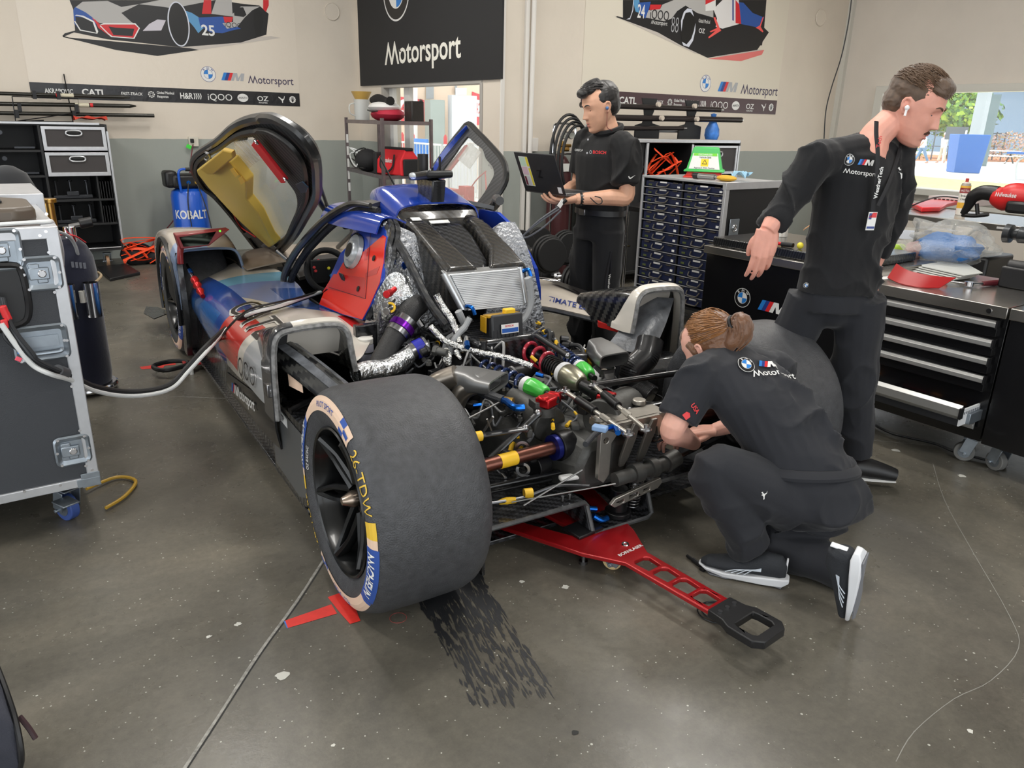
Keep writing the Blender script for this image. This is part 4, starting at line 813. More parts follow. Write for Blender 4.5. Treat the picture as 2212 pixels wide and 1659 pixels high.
# interior mirror and roof sticker
q=V((-0.238,1.75,0.973));m=MB(BLKPL);m.box(q,(.16,.02,.09));mo=m.build('cabin_mirror',car,bevel=.01);m=MB(mat('bright_mirror',(235,240,245),.03,1));m.box(q-V((0,.012,0)),(.14,.004,.07));m.build('mirror_glass',mo)
q=V((-0.33,1.638,1.028));m=MB(mat('roof_sticker',(176,176,172),.4));m.box(q,(.006,.19,.06),M=Matrix.Rotation(.2,3,'Y'));m.build('roof_label',car,bevel=.002)
# ---- flank panel with the fuel filler: leans inwards going up
LEAN=lambda z:-.708+.378*z
FLK=livery('flank_livery',(224,48,36),[])
blue=(32,66,172)
def flank(pts,mm,off,name,par,th=.006):
    f=lambda y,z,w=0:V((LEAN(z)-off-w,y,z));
    tri=tessellate_polygon([[V((p[0],p[1],0))for p in pts]]);n=len(pts);m=MB(mm);A=[f(*p)for p in pts];B=[f(p[0],p[1],-th)for p in pts];fs=[]
    for a,b,c in tri:
        ar=(pts[b][0]-pts[a][0])*(pts[c][1]-pts[a][1])-(pts[b][1]-pts[a][1])*(pts[c][0]-pts[a][0]);t_=(a,c,b)if ar>0 else(a,b,c);fs+=[t_,tuple(x+n for x in reversed(t_))]
    for i in range(n):j=(i+1)%n;fs.append((i,j,j+n,i+n))
    m.add(A+B,fs);return m.build(name,par,smooth=0)
FP=[(1.658,0.57),(1.611,0.647),(1.624,0.735),(1.588,0.835),(1.522,0.884),(1.518,0.949),(1.427,1.041),(1.247,1.044),(1.114,0.976),(1.101,0.923),(1.066,0.869),(1.036,0.795),(1.064,0.691),(1.097,0.62),(1.331,0.594)]
FP=[(p[0],p[1])for p in FP]
fk=flank(FP,mat('flank_blue',blue,.2,coat=.8),0,'flank_panel',car,.05)
RDM=mat('flank_red',(228,48,34),.2,coat=.8);RD2=mat('flank_dark_red',(196,36,36),.2,coat=.8)
flank([(1.643,0.637),(1.596,0.661),(1.514,0.804),(1.305,0.889),(1.159,0.978),(1.124,0.975),(1.101,0.923),(1.066,0.869),(1.042,0.79),(1.069,0.69),(1.1,0.623),(1.335,0.597),(1.657,0.577)],RDM,.002,'red_patch',fk)
flank([(1.661,0.633),(1.585,0.737),(1.509,0.75),(1.203,0.786),(1.139,0.712),(1.622,0.659)],RD2,.003,'dark_red_patch',fk);flank([(1.303,0.893),(1.265,0.909),(1.226,0.864),(1.272,0.851)],RD2,.003,'dark_red_patch',fk);flank([(1.214,0.804),(1.087,0.856),(1.095,0.821),(1.203,0.786)],RD2,.003,'dark_red_patch',fk)
BL_=mat('panel_gap',(60,20,40),.6)
for a,b in(((-0.343,1.297,0.977),(-0.444,1.13,0.708)),((-0.458,1.595,0.673),(-0.444,1.13,0.708)),((-0.348,1.47,0.964),(-0.345,1.292,0.972))):
    m=MB(BL_);m.cyl(V(a),V(b),.0012,n=5);m.build('panel_gap',fk)
nn=V((-1,0,.378)).normalized()
q=V((-0.383,1.399,0.871));m=MB(CARB);m.lathe([(.0,0),(.088,0),(.088,.006),(.0,.006)],q+V((0,.03,0)),nn,36);m.build('filler_surround',fk)
m=MB(mat('filler_grey',(176,180,184),.3,.4));m.lathe([(.082,.0),(.078,.02),(.055,.012),(.05,.028),(.044,.034),(.0,.034)],q,nn,36);ff_=m.build('fuel_filler',fk);m=MB(BLKPL);m.cyl(q+nn*.034,q+nn*.037,.034,n=28);m.build('filler_cap',ff_)
m=MB(BLKPL);m.box(V((-0.433,1.448,0.739)),(.008,.05,.055),M=Matrix.Rotation(-.36,3,'Y'));m.build('square_port',fk,bevel=.003)
for q in((-0.381,1.171,0.877),(-0.436,1.237,0.731)):m=MB(BLKPL);m.cyl(V(q),V(q)+nn*.003,.013,n=16);m.build('panel_hole',fk)
# mirrored flank on the far side
m=MB(mat('flank_blue',blue,.2,coat=.8));m.prism([(p[0],p[1])for p in FP],(0,0,0),(0,1,0),(0,0,1),.02)
for i,v in enumerate(m.v):m.v[i]=V((-LEAN(v.z)-v.x,v.y,v.z))
m.build('flank_panel',car,smooth=0)
# rear plate edge between flank and engine bay
m=MB(CARB);ed=[(-0.299,1.176,1.035),(-0.312,1.114,0.999),(-0.341,1.092,0.923),(-0.355,1.072,0.886),(-0.385,1.069,0.808),(-0.415,1.076,0.727),(-0.434,1.071,0.677),(-0.454,1.081,0.625)]
m.tube([V(p)for p in ed],.014,6,4);m.tube([V(p)+V((.02,-.01,0))for p in ed],.014,6,4);m.build('bulkhead_edge',car)
q=V((-0.3,1.148,0.854));m=MB(mat('anodised_blue',(24,70,160),.25,.9));m.cyl(q+V((0,.01,0)),q+V((.02,-.07,0)),.026,n=20);m.cyl(q+V((.02,-.07,0)),q+V((.024,-.085,0)),.018,n=16);m.build('blue_quick_release',car)
# ---- roof scoop
RB=mat('roof_blue',(28,62,160),.18,coat=.9)
def yr(y,pts):return[V((x,y,z))for x,z in pts]
m=MB(RB);m.sheet([yr(1.72,[(-.17,1.09),(-.15,1.12),(-.08,1.135),(0,1.14),(.08,1.135),(.15,1.12),(.17,1.09)]),yr(1.58,[(-.205,1.03),(-.185,1.13),(-.09,1.145),(0,1.15),(.09,1.145),(.185,1.13),(.205,1.03)]),yr(1.42,[(-.22,.99),(-.195,1.095),(-.1,1.115),(0,1.12),(.1,1.115),(.195,1.095),(.22,.99)]),yr(1.30,[(-.22,.97),(-.20,1.06),(-.12,1.085),(0,1.09),(.12,1.085),(.20,1.06),(.22,.97)])],.008,5);sc_=m.build('roof_scoop',car)
m=MB(RB);m.sheet([yr(1.72,[(-.44,.98),(-.40,1.04),(-.32,1.06),(-.24,1.05)]),yr(1.45,[(-.42,.98),(-.39,1.05),(-.32,1.06),(-.24,1.04)]),yr(1.18,[(-.36,.98),(-.33,1.04),(-.28,1.045),(-.22,1.02)])],.008,4);m.build('roof_shoulder',car)
# antenna pod
m=MB(CARB);m.prism([(1.30,1.09),(1.44,1.10),(1.47,1.20),(1.28,1.20)],(-.035,0,0),(0,1,0),(0,0,1),.07);ap=m.build('antenna_mast',car,bevel=.006)
m=MB(BLKPL);m.box((0,1.38,1.215),(.14,.22,.035),M=Matrix.Rotation(-.12,3,'X'));m.build('antenna_head',ap,bevel=.012);m=MB(BLKPL);m.cyl((-.01,1.44,1.23),(-.01,1.44,1.31),.026,n=20);m.build('antenna_can',ap)
m=MB(BLKM);m.cyl((.06,1.40,1.235),(.06,1.40,1.30),.006,n=8);m.cyl((.02,1.40,1.235),(.02,1.40,1.25),.006,n=8);m.build('antenna_stub',ap);m=MB(mat('camera_lens',(235,245,255),.05,.6));m.sphere((-.068,1.43,1.21),(.012,.04,.016));m.build('camera_lens',ap)
m=MB(BLKM);m.cyl((.05,1.9,1.10),(-.02,1.96,1.27),.006,.004,n=8);m.build('whip_antenna',car)
# ---- carbon engine intake: three ridged ducts falling to the radiator
def duct(secs,name,mm=CARB,closed=True):
    m=MB(mm);m.rings(secs,cap=True);return m.build(name,car,bevel=.008)
def ring4(y,x0,x1,zt,zb,r=.02):
    return[V((x0,y,zb)),V((x1,y,zb)),V((x1,y,zt-r)),V((x1-r,y,zt)),V((x0+r,y,zt)),V((x0,y,zt-r))]
NAR=carbon('intake_carbon',.010,(30,29,28),(54,51,47),.34)
duct([ring4(1.42,-.21,.21,1.075,.93),ring4(1.30,-.215,.215,1.06,.9),ring4(1.26,-.2,.2,1.02,.88)],'intake_collar',NAR)
duct([ring4(1.30,-.20,-.09,1.04,.86),ring4(1.15,-.20,-.085,1.005,.80),ring4(.98,-.19,-.05,.93,.72),ring4(.86,-.18,-.02,.868,.68)],'intake_duct',NAR)
duct([ring4(1.30,.11,.20,1.04,.86),ring4(1.15,.115,.21,1.005,.80),ring4(.98,.10,.22,.93,.72),ring4(.86,.03,.23,.866,.68)],'intake_duct',NAR)
duct([ring4(1.32,-.09,.11,1.03,.86),ring4(1.15,-.09,.115,.965,.80),ring4(.98,-.05,.10,.87,.72),ring4(.88,-.02,.04,.83,.68)],'intake_valley',CARB)
m=MB(WHITE);m.box((-.02,1.245,1.013),(.10,.025,.003),M=Matrix.Rotation(.38,3,'X'));m.box((-.145,1.235,1.032),(.045,.03,.003),M=Matrix.Rotation(.3,3,'X'));m.build('white_label',car)
# foil covered bulkhead either side
FOIL=mat('crinkled_foil',(206,208,210),.3,1,bump=(45,.8,.015));FOILD=mat('dull_foil',(150,152,156),.4,.85,bump=(50,.8,.015))
m=MB(FOILD);m.sheet([[V((-.33,1.14,1.0)),V((-.26,1.16,1.0)),V((-.2,1.14,.98))],[V((-.37,1.06,.86)),V((-.28,1.09,.86)),V((-.16,1.09,.84))],[V((-.42,1.04,.70)),V((-.30,1.05,.70)),V((-.12,1.05,.70))],[V((-.44,1.02,.52)),V((-.30,1.03,.50)),V((-.1,1.03,.5))]],.02,4);m.build('foil_bulkhead',car)
m=MB(FOILD);m.sheet([[V((.2,1.14,.98)),V((.26,1.16,1.0)),V((.33,1.14,1.0))],[V((.16,1.09,.84)),V((.28,1.09,.86)),V((.37,1.06,.86))],[V((.1,1.03,.5)),V((.30,1.03,.50)),V((.44,1.02,.52))]],.02,4);m.build('foil_bulkhead',car)
m=MB(CARB);m.tube([V(p)for p in((0.26,1.538,0.964),(0.31,1.379,0.887),(0.36,1.329,0.797),(0.4,1.29,0.704))],.02,8);m.build('bulkhead_edge',car)
# long carbon stay
m=MB(CARB);m.tube([V(p)for p in((-0.31,1.171,1.012),(-0.29,1.011,0.891),(-0.27,0.848,0.739),(-0.25,0.714,0.656))],.019,10,3);so1=m.build('engine_stay',car)
m=MB(STEEL);m.sphere(V((-0.31,1.203,1.02)),.022);m.build('stay_mount',so1)

# ================= engine bay, suspension, exhausts
def part(m,name,par=car,**k):return m.build(name,par,**k)
CAST=mat('cast_magnesium',(84,84,82),.5,.6,bump=(60,.3,.005),var=(20,.15));GRAYM=mat('machined_grey',(176,172,164),.35,.85,var=(25,.08));EXH=mat('heat_stained_titanium',(150,142,132),.33,.9,var=(9,.2));
GREEN=mat('spring_green',(70,190,70),.35,coat=.3);SPB=mat('spring_blue',(30,50,96),.25,.3,coat=.6);SPR=mat('spring_red',(178,44,62),.25,.2,coat=.6)
ANB=mat('anodised_blue_bright',(28,100,190),.22,.9);ANR=mat('anodised_red',(190,28,34),.3,.6);YEL=mat('yellow_marker',(238,190,40),.5);PURP=mat('anodised_purple',(116,30,170),.25,.8);HOSEG=mat('grey_sleeve',(150,152,154),.5,bump=(300,.3,.002));BRAID=mat('silver_heat_sleeve',(206,206,204),.26,1,bump=(50,1.0,.02))
CORR=mat('corrugated_hose',(26,26,28),.35,coat=.3)
# engine block, tank box, gearbox casing
m=MB(BLKM);m.bb((-.22,.50,.12),(.24,1.02,.50));part(m,'engine_block',bevel=.03)
m=MB(CARB);m.bb((-.16,.62,.46),(.24,.98,.60));part(m,'engine_cover_box',bevel=.015)
m=MB(CAST);m.rings([[V((x*k,y,.30+z*k2))for x,z in((-.17,-.16),(.19,-.16),(.22,.0),(.17,.12),(-.13,.12),(-.2,0))]for y,k,k2 in((.55,1.25,1.15),(.35,1.05,1.0),(.15,.85,.9),(.0,.7,.75),(-.06,.55,.6))]);part(m,'gearbox_casing',bevel=.02)
m=MB(CAST);m.cyl((.02,-.0,.44),(.25,.12,.42),.075,n=24);m.cyl((-.12,.12,.40),(-.12,.35,.43),.07,n=20);m.cyl((.1,.2,.36),(.1,.5,.40),.09,n=20);part(m,'gearbox_housing',bevel=.006)
# gearbox end frame (machined plate with two levers)
m=MB(GRAYM);f0=(0,-.12,0)
m.prism([(-.07,.27),(-.07,.445),(-.045,.47),(.20,.47),(.235,.44),(.235,.40),(.20,.385),(.19,.425),(.0,.425),(-.02,.40),(-.02,.28),(-.045,.25)],(0,-.10,0),(1,0,0),(0,0,1),.02,holes=[[(-.045+.012*math.cos(a),.415+.012*math.sin(a))for a in[i*pi/5 for i in range(10)]],[(.09+.012*math.cos(a),.447+.012*math.sin(a))for a in[i*pi/5 for i in range(10)]]]);gf=part(m,'gearbox_end_frame',bevel=.003)
m=MB(GRAYM);m.prism([(-.05,.445),(.24,.445),(.25,.47),(-.05,.47)],(0,-.02,0),(1,0,0),(0,0,1),.09);m.cyl((-.04,-.06,.47),(-.04,-.06,.49),.026,n=20);m.cyl((.20,-.0,.47),(.20,-.0,.49),.026,n=20);m.build('frame_top',gf,bevel=.004)
m=MB(mat('grey_lever',(112,108,102),.4,.6))
pass
m=MB(mat('grey_lever',(112,108,102),.4,.6))
for x in(.07,.155):
    m.prism([(-.012,.0),(-.022,-.06),(-.020,-.15),(-.010,-.19),(.010,-.19),(.020,-.15),(.022,-.06),(.012,0)],(x,-.135,.47),(1,0,0),(.1,-.25,1),.012);
    m.build('rocker_lever',gf,bevel=.003);m=MB(mat('grey_lever',(112,108,102),.4,.6))
m=MB(CAST);m.cyl((-.02,-.15,.27),(.22,-.15,.28),.026,n=18);m.cyl((.22,-.15,.28),(.28,-.14,.29),.034,n=18);m.cyl((.06,-.15,.275),(.10,-.15,.275),.036,n=18);m.cyl((.14,-.15,.278),(.17,-.15,.278),.036,n=18);m.build('torsion_bar',gf)
m=MB(GRAYM);m.prism([(-.02,.165),(.18,.195),(.20,.215),(.19,.235),(.16,.23),(-.02,.20),(-.04,.18)],(0,-.15,0),(1,0,0),(0,0,1),.014,holes=[[(.0,.176),(.02,.179),(.02,.19),(.0,.187)],[(.045,.182),(.085,.189),(.085,.204),(.045,.197)],[(.11,.193),(.14,.198),(.14,.212),(.11,.207)]]);m.build('lower_plate',gf,bevel=.002)
m=MB(BLKM);m.cyl((.05,-.10,.11),(.05,-.10,.20),.034,n=18);m.cyl((.05,-.10,.09),(.05,-.10,.11),.05,n=18);part(m,'starter_socket',bevel=.003)
m=MB(STEEL);m.coil((.115,-.10,.11),(.125,-.11,.22),.024,.003,9);part(m,'small_spring')
m=MB(mat('black_boot',(40,40,42),.5));m.coil((.26,-.06,.33),(.23,-.03,.46),.024,.004,9);part(m,'rubber_boot')
# coil-over units
def coilover(a,b,R,r,turns,col,cup,name='coil_over'):
    a=V(a);b=V(b);d=(b-a).normalized();L=(b-a).length
    m=MB(BLKM);m.cyl(a-d*.02,b+d*.05,R*.42,n=18);o=part(m,name);
    m=MB(col);m.coil(a,a+d*L*(.72 if cup is GREEN else .5),R,r,turns if cup is GREEN else 3.2,10,20);m.build('spring',o)
    m=MB(mat('white_collar',(220,220,222),.4));m.cyl(a+d*L*.72,a+d*L*.78,R*1.12,n=24);m.build('spring_collar',o)
    m=MB(cup);m.lathe([(R*1.15,0),(R*1.2,.02),(R*.95,L*.2),(R*.7,L*.24),(0,L*.24)],a+d*L*.78,d,10 if cup is GREEN else 24);m.build('end_cup',o,bevel=.003)
    return o
coilover((-.155,.60,.50),(-.095,.20,.50),.032,.0072,6.5,SPB,GREEN);coilover((.10,.66,.53),(.085,.22,.505),.041,.0085,4.5,SPR,mat('bronze_grey',(150,146,128),.3,.8));coilover((.27,.66,.50),(.19,.30,.50),.030,.0065,8,SPB,GREEN)
m=MB(BLKM);m.coil((.093,.46,.515),(.088,.36,.51),.041,.004,6,8);part(m,'black_spring')
# rocker damper body in front of the end frame
m=MB(BLKM);m.cyl((.085,.20,.50),(.09,.03,.49),.026,n=18);m.cyl((.088,.12,.50),(.088,.08,.495),.034,n=20);part(m,'damper_body',bevel=.002)
# exhaust mouths
def exhaust(pts,r,mouth,name='exhaust_pipe'):
    m=MB(EXH);m.tube(pts,r,16,6);o=part(m,name)
    c,ux,uy,uz,w,h,L=mouth;c=V(c);ux=V(ux).normalized();uy=V(uy).normalized();uz=ux.cross(uy)
    def oval(k,ww,hh):
        R=[];
        for i in range(24):
            a=2*pi*i/24;x=math.copysign(abs(math.cos(a))**.45,math.cos(a))*ww;z=math.copysign(abs(math.sin(a))**.45,math.sin(a))*hh;R.append(c+uy*k+ux*x+uz*z)
        return R
    m=MB(mat('exhaust_grey',(134,134,134),.4,.8));m.rings([oval(-L,r*1.1,r*.95),oval(-L*.6,w*.75,r*1.0),oval(-L*.3,w*.95,h*1.1),oval(0,w,h),oval(.001,w*.93,h*.82),oval(-L*.3,w*.85,h*.8),oval(-L*.55,w*.6,h*.7)],cap=False);m.build('exhaust_mouth',o);return o
def ex(cL,cR,top,back,pipe,h):
    pass
a=V((-.31,.285,.565));
exhaust([(-.40,.62,.34),(-.44,.52,.42),(-.43,.45,.51),(-.37,.39,.555)],.042,((-.262,.262,.545),(.82,.55,0),(.50,-.84,.05),None,.085,.027,.20))
exhaust([(-.36,.50,.30),(-.37,.42,.40),(-.36,.36,.50),(-.31,.32,.535)],.036,((-.275,.275,.545),(.82,.55,0),(.50,-.84,.05),None,.06,.02,.08))
exhaust([(.44,.60,.32),(.42,.57,.43),(.37,.50,.53),(.36,.44,.55)],.040,((.315,.300,.545),(1,.02,0),(-.15,-.98,-.08),None,.078,.030,.17))
exhaust([(.33,.45,.26),(.33,.42,.36),(.33,.40,.46)],.052,((.32,.36,.50),(1,0,0),(0,-.3,.9),None,.04,.03,.05))
# radiator on top
def rad():
    A=V((-.225,.835,.853));B=V((.175,.835,.853));dn=V((.0,-.045,-.20));nrm=(B-A).cross(dn).normalized()
    sh=V((.045,0,0))  # the lower edge sits a little to the right
    C_=B+dn+V((.015,0,0));D_=A+dn+V((.075,0,0))
    A=V((-0.195,0.835,0.846));B=V((0.185,0.835,0.845));C_=V((0.191,0.79,0.689));D_=V((-0.127,0.79,0.692))
    m=MB(ALU);th=V((0,.05,.012));q=[A,B,C_,D_];ins=lambda u,v:(A.lerp(B,u)).lerp(D_.lerp(C_,u),v)
    m.rings([[p for p in q],[p+th for p in q]]);o=part(m,'radiator_core',bevel=.004)
    m=MB(mat('fin_light',(206,208,210),.35,.7));n=(B-A).cross(D_-A).normalized();n=n if n.y<0 else-n
    for i in range(21):v=(i+.5)/21;m.beam(ins(.06,v)+n*.002,ins(.94,v)+n*.002,.0055,.006,up=n)
    m.build('radiator_tubes',o)
    m=MB(mat('fin_dark',(96,98,102),.5,.5));m.add([ins(.055,.01)+n*.0012,ins(.945,.01)+n*.0012,ins(.945,.99)+n*.0012,ins(.055,.99)+n*.0012],[(3,2,1,0)]);m.build('radiator_fins',o,smooth=0)
    m=MB(ALU);m.cyl(A+n*.0+th*.3,D_+th*.3,.016,n=12);m.cyl(B+th*.3,C_+th*.3,.016,n=12);m.build('end_tank',o)
    return A,B,C_,D_,n
RA,RB_,RC,RD_,RN=rad()
m=MB(ANB);m.tube([RB_+V((.005,.0,-.015)),RB_+V((.03,-.01,-.005)),RB_+V((.04,-.02,-.035))],.009,8);part(m,'hose_elbow')
m=MB(ANB);m.tube([RD_+V((.01,0,.02)),RD_+V((.02,-.03,.02)),RD_+V((.03,-.04,-.01))],.009,8);part(m,'hose_elbow')
def hose(pts,r,mm,name='hose',k=6,n=10,**kw):m=MB(mm);m.tube(pts,r,n,k,**kw);return part(m,name)
hose([(0.172,0.76,0.818),(0.189,0.76,0.764),(0.194,0.76,0.701),(0.174,0.76,0.65),(0.14,0.76,0.62),(0.092,0.76,0.619)],.0155,HOSEG)
hose([(-0.193,0.72,0.714),(-0.175,0.72,0.676),(-0.162,0.72,0.643),(-0.204,0.72,0.615),(-0.241,0.72,0.594),(-0.254,0.72,0.545)],.0155,HOSEG)
hose([(-0.17,0.66,0.697),(-0.192,0.66,0.662),(-0.224,0.66,0.633),(-0.25,0.66,0.6),(-0.263,0.66,0.552)],.0125,HOSEG)
hose([V(p)for p in((-0.275,0.76,0.785),(-0.258,0.74,0.74),(-0.235,0.7,0.688),(-0.224,0.68,0.642),(-0.23,0.64,0.599))],.014,BRAID,'heat_sleeve')
hose([V(p)for p in((-0.321,0.72,0.663),(-0.288,0.66,0.615),(-0.234,0.6,0.59),(-0.181,0.54,0.579),(-0.108,0.46,0.569),(-0.037,0.38,0.545))],.0125,BRAID,'heat_sleeve')
m=MB(BRAID);m.tube([V(p)for p in((-0.304,0.62,0.582),(-0.316,0.58,0.561),(-0.317,0.56,0.538))],[.018,.022,.008],10);m.tube([V(p)for p in((-0.266,0.6,0.578),(-0.265,0.56,0.56))],[.014,.006],8);part(m,'foil_wrap')
# battery / control unit
BAT=mat('control_unit_grey',(44,45,48),.5);a=V((-0.126,0.66,0.665));b=V((0.03,0.66,0.663));c=V((-0.004,0.6,0.56))
m=MB(BAT);m.box((.01,.69,.605),(.155,.085,.17),M=Matrix.Rotation(-.12,3,'X'));bo=part(m,'control_unit',bevel=.008)
m=MB(BAT)
for i in range(7):m.box((-.058+i*.0195,.643,.58),(.007,.006,.10),M=Matrix.Rotation(-.12,3,'X'))
m.build('cooling_ribs',bo)
m=MB(mat('amber_film',(196,150,30),.3,alpha=.75));m.box((.0,.69,.685),(.16,.05,.012),M=Matrix.Rotation(-.12,3,'X'));m.box((-.083,.70,.65),(.006,.05,.07));m.build('amber_cover',bo,bevel=.004);m=MB(YEL);m.box((.03,.68,.70),(.05,.03,.022));m.build('yellow_connector',bo,bevel=.004)
m=MB(WHITE);m.box((.012,.6375,.635),(.085,.002,.04),M=Matrix.Rotation(-.12,3,'X'));lb=m.build('unit_label',bo);f=plane((.012,.636,.64),(1,0,0),(0,.0,1));m=MB(mat('label_blue',(40,90,170),.5));m.box((.012,.6362,.628),(.08,.002,.018),M=Matrix.Rotation(-.12,3,'X'));m.build('label_band',lb);lettering(lb,'label_word','BOSCH',f,-.025,.003,.009,REDP,.02)
# turbo side: ribbed black hose, purple clamp, foil elbow, blue coupling
p=[V(q)for q in((-0.274,0.92,0.714),(-0.327,0.9,0.689),(-0.384,0.88,0.633),(-0.449,0.85,0.567),(-0.513,0.82,0.493))]
hose(p,[.045,.048,.048,.046,.046],mat('ribbed_rubber',(34,34,35),.5,bump=(200,.5,.004)),'intercooler_hose',6,18)
q0=V((-0.351,0.885,0.658));q1=V((-0.399,0.87,0.615));dd=(q1-q0)
for t0,t1,mm,rr,nm in((.0,.42,STEEL,.0525,'steel_clamp'),(.42,.85,PURP,.0565,'purple_clamp'),(.85,1.25,STEEL,.0525,'steel_clamp')):m=MB(mm);m.cyl(q0+dd*t0,q0+dd*t1,rr,n=28);part(m,nm,bevel=.002)
p=[V(q)for q in((-0.651,0.72,0.506),(-0.591,0.74,0.507),(-0.507,0.75,0.498),(-0.426,0.77,0.519),(-0.375,0.78,0.549))]
hose(p,[.036,.04,.042,.040,.038],FOIL,'foil_pipe',6,18)
q0=V((-0.379,0.78,0.546));q1=V((-0.315,0.78,0.566));dd=q1-q0
for t0,t1,mm,rr in((-.15,.15,STEEL,.042),(.1,.8,mat('silicone_blue',(34,40,170),.4),.041),(.8,1.0,STEEL,.043)):m=MB(mm);m.cyl(q0+dd*t0,q0+dd*t1,rr,n=24);part(m,'blue_coupling' if mm.name=='silicone_blue' else 'steel_clamp',bevel=.002)
# catch bottle
q=V((-0.5,0.999,0.525));m=MB(mat('bottle_plastic',(206,206,222),.3,trans=.25));m.lathe([(0,-.075),(.032,-.075),(.034,-.07),(.034,.01),(.03,.02)],q,(0,0,1),20);bt=part(m,'catch_bottle');m=MB(mat('bottle_cap',(226,224,218),.5));m.cyl(q+V((0,0,.016)),q+V((0,0,.042)),.033,n=24);m.build('cap',bt,bevel=.003);m=MB(BLKM);m.torus(q-V((0,0,.02)),(0,0,1),.035,.003);m.build('strap',bt);
m=MB(CARB);m.bb((q.x-.03,q.y+.03,q.z-.10),(q.x+.12,q.y+.07,q.z+.09));part(m,'bottle_bracket',bevel=.005)
# foil side of the tub
m=MB(FOIL);m.sheet([[V(p)for p in((-0.4,1.033,0.791),(-0.36,1.002,0.838),(-0.3,0.993,0.814))],[V(p)for p in((-0.43,1.075,0.687),(-0.38,0.963,0.726),(-0.31,0.926,0.727))],[V(p)for p in((-0.45,1.122,0.594),(-0.42,1.059,0.595),(-0.36,1.018,0.608))]],.01,5);part(m,'foil_shield')
for i,(px,py,mm)in enumerate([(0,0,ANR),(1,0,STEEL),(2,0,STEEL)]):
    q=[V((-0.43,0.875,0.784)),V((-0.43,0.893,0.735)),V((-0.43,0.88,0.712))][i];m=MB(mm);m.cyl(q,q+V((-.03,-.03,.0)),.016,n=14);m.cyl(q,q+V((.03,.02,.01)),.012,n=10);part(m,'coolant_fitting',bevel=.002)
m=MB(YEL);q=V((-0.44,0.855,0.726));m.torus(q,(-.5,-.8,.2),.018,.005,20,6);part(m,'yellow_ring')
# suspension links and shafts
LK=mat('black_link',(34,35,37),.28,.3,coat=.4);COP=mat('copper_shaft',(132,88,76),.28,.95,var=(12,.12))
def link(a,b,r,mm=LK,name='suspension_link',flat=.55,ends=True):
    a=V(a);b=V(b);m=MB(mm);m.tube([a,b],r,12,0,flat=flat,up=(0,0,1));o=part(m,name)
    if ends:
        m=MB(STEEL);d=(b-a).normalized();m.cyl(b-d*.03,b,r*.6,n=10);m.sphere(b,r*.95,10,6);m.build('rod_end',o)
    return o
link((-.64,.14,.42),(-0.27,0.057,0.44),.016);link((-.66,.02,.28),(-0.023,0.025,0.25),.0135);link((-0.385,0.107,0.33),(-0.192,0.097,0.47),.017)
link((-.66,.05,.24),(-0.084,0.076,0.2),.008,flat=1);
q0=V((-.66,.01,.352));q1=V((-0.154,0.037,0.352));m=MB(COP);m.cyl(q0,q1,.025,n=24);ds=part(m,'drive_shaft');m=MB(mat('navy_ring',(26,34,110),.3,.5));d=(q1-q0).normalized();m.cyl(q1-d*.012,q1+d*.008,.047,n=28);m.build('joint_ring',ds);m=MB(BLKM);m.cyl(q1+d*.008,q1+d*.07,.055,n=28);m.build('joint_housing',ds,bevel=.004)
m=MB(YEL);qa=q0.lerp(q1,.52);m.cyl(qa,qa+d*.07,.0256,n=24);lb=m.build('yellow_label',ds)
link((.66,.14,.50),(0.075,0.116,0.53),.013,flat=1);link((.66,.05,.43),(0.144,-0.013,0.46),.013);m=MB(COP);m.cyl((.66,.01,.352),(0.217,-0.004,0.37),.025,n=20);part(m,'drive_shaft');link((.66,-.02,.26),(0.129,-0.159,0.27),.011)
m=MB(mat('spoiler_pipe',(90,90,92),.3,.8));m.tube([V(p)for p in((-0.497,-0.035,0.24),(-0.347,-0.06,0.24),(-0.233,-0.09,0.27),(-0.164,-0.195,0.3))],.006,8);part(m,'brake_line')
for a,b,r in(((-0.386,-0.125,0.25),(-0.163,-0.146,0.34),.004),((-0.399,-0.07,0.24),(-0.076,-0.223,0.3),.0035),((-0.493,0.095,0.5),(-0.33,0.143,0.52),.0045),((-0.413,0.12,0.42),(-0.391,0.079,0.5),.006),((-0.42,0.07,0.5),(-0.397,0.077,0.45),.004)):
    m=MB(mat('dull_rod',(120,120,118),.35,.8));m.cyl(a,b,r*.8,n=8);part(m,'steel_rod')
# long adjustable links on top
def adj(a,b,label=None):
    a=V(a);b=V(b);d=(b-a).normalized();m=MB(BLKM);m.cyl(a.lerp(b,.22),a.lerp(b,.5),.017,n=16);o=part(m,'adjustable_link',bevel=.002)
    m=MB(GRAYM);m.cyl(a,a.lerp(b,.22),.0085,n=12);m.cyl(a.lerp(b,.5),b,.008,n=12);m.cyl(a.lerp(b,.6),a.lerp(b,.72),.011,n=6);m.build('link_rod',o)
    m=MB(STEEL)
    for p in(a,b):m.torus(p,(0,.2,1),.014,.007,16,8);m.cyl(p-V((0,0,.01)),p+V((0,0,.018)),.008,n=10)
    m.build('rod_end',o)
adj((-0.066,0.112,0.53),(-0.074,-0.267,0.5));adj((0.067,0.114,0.53),(0.004,-0.263,0.5))
link((-0.224,0.577,0.5),(-0.053,0.114,0.5),.010,flat=1,ends=False);link((0.079,0.529,0.62),(0.07,0.293,0.6),.013,flat=1)
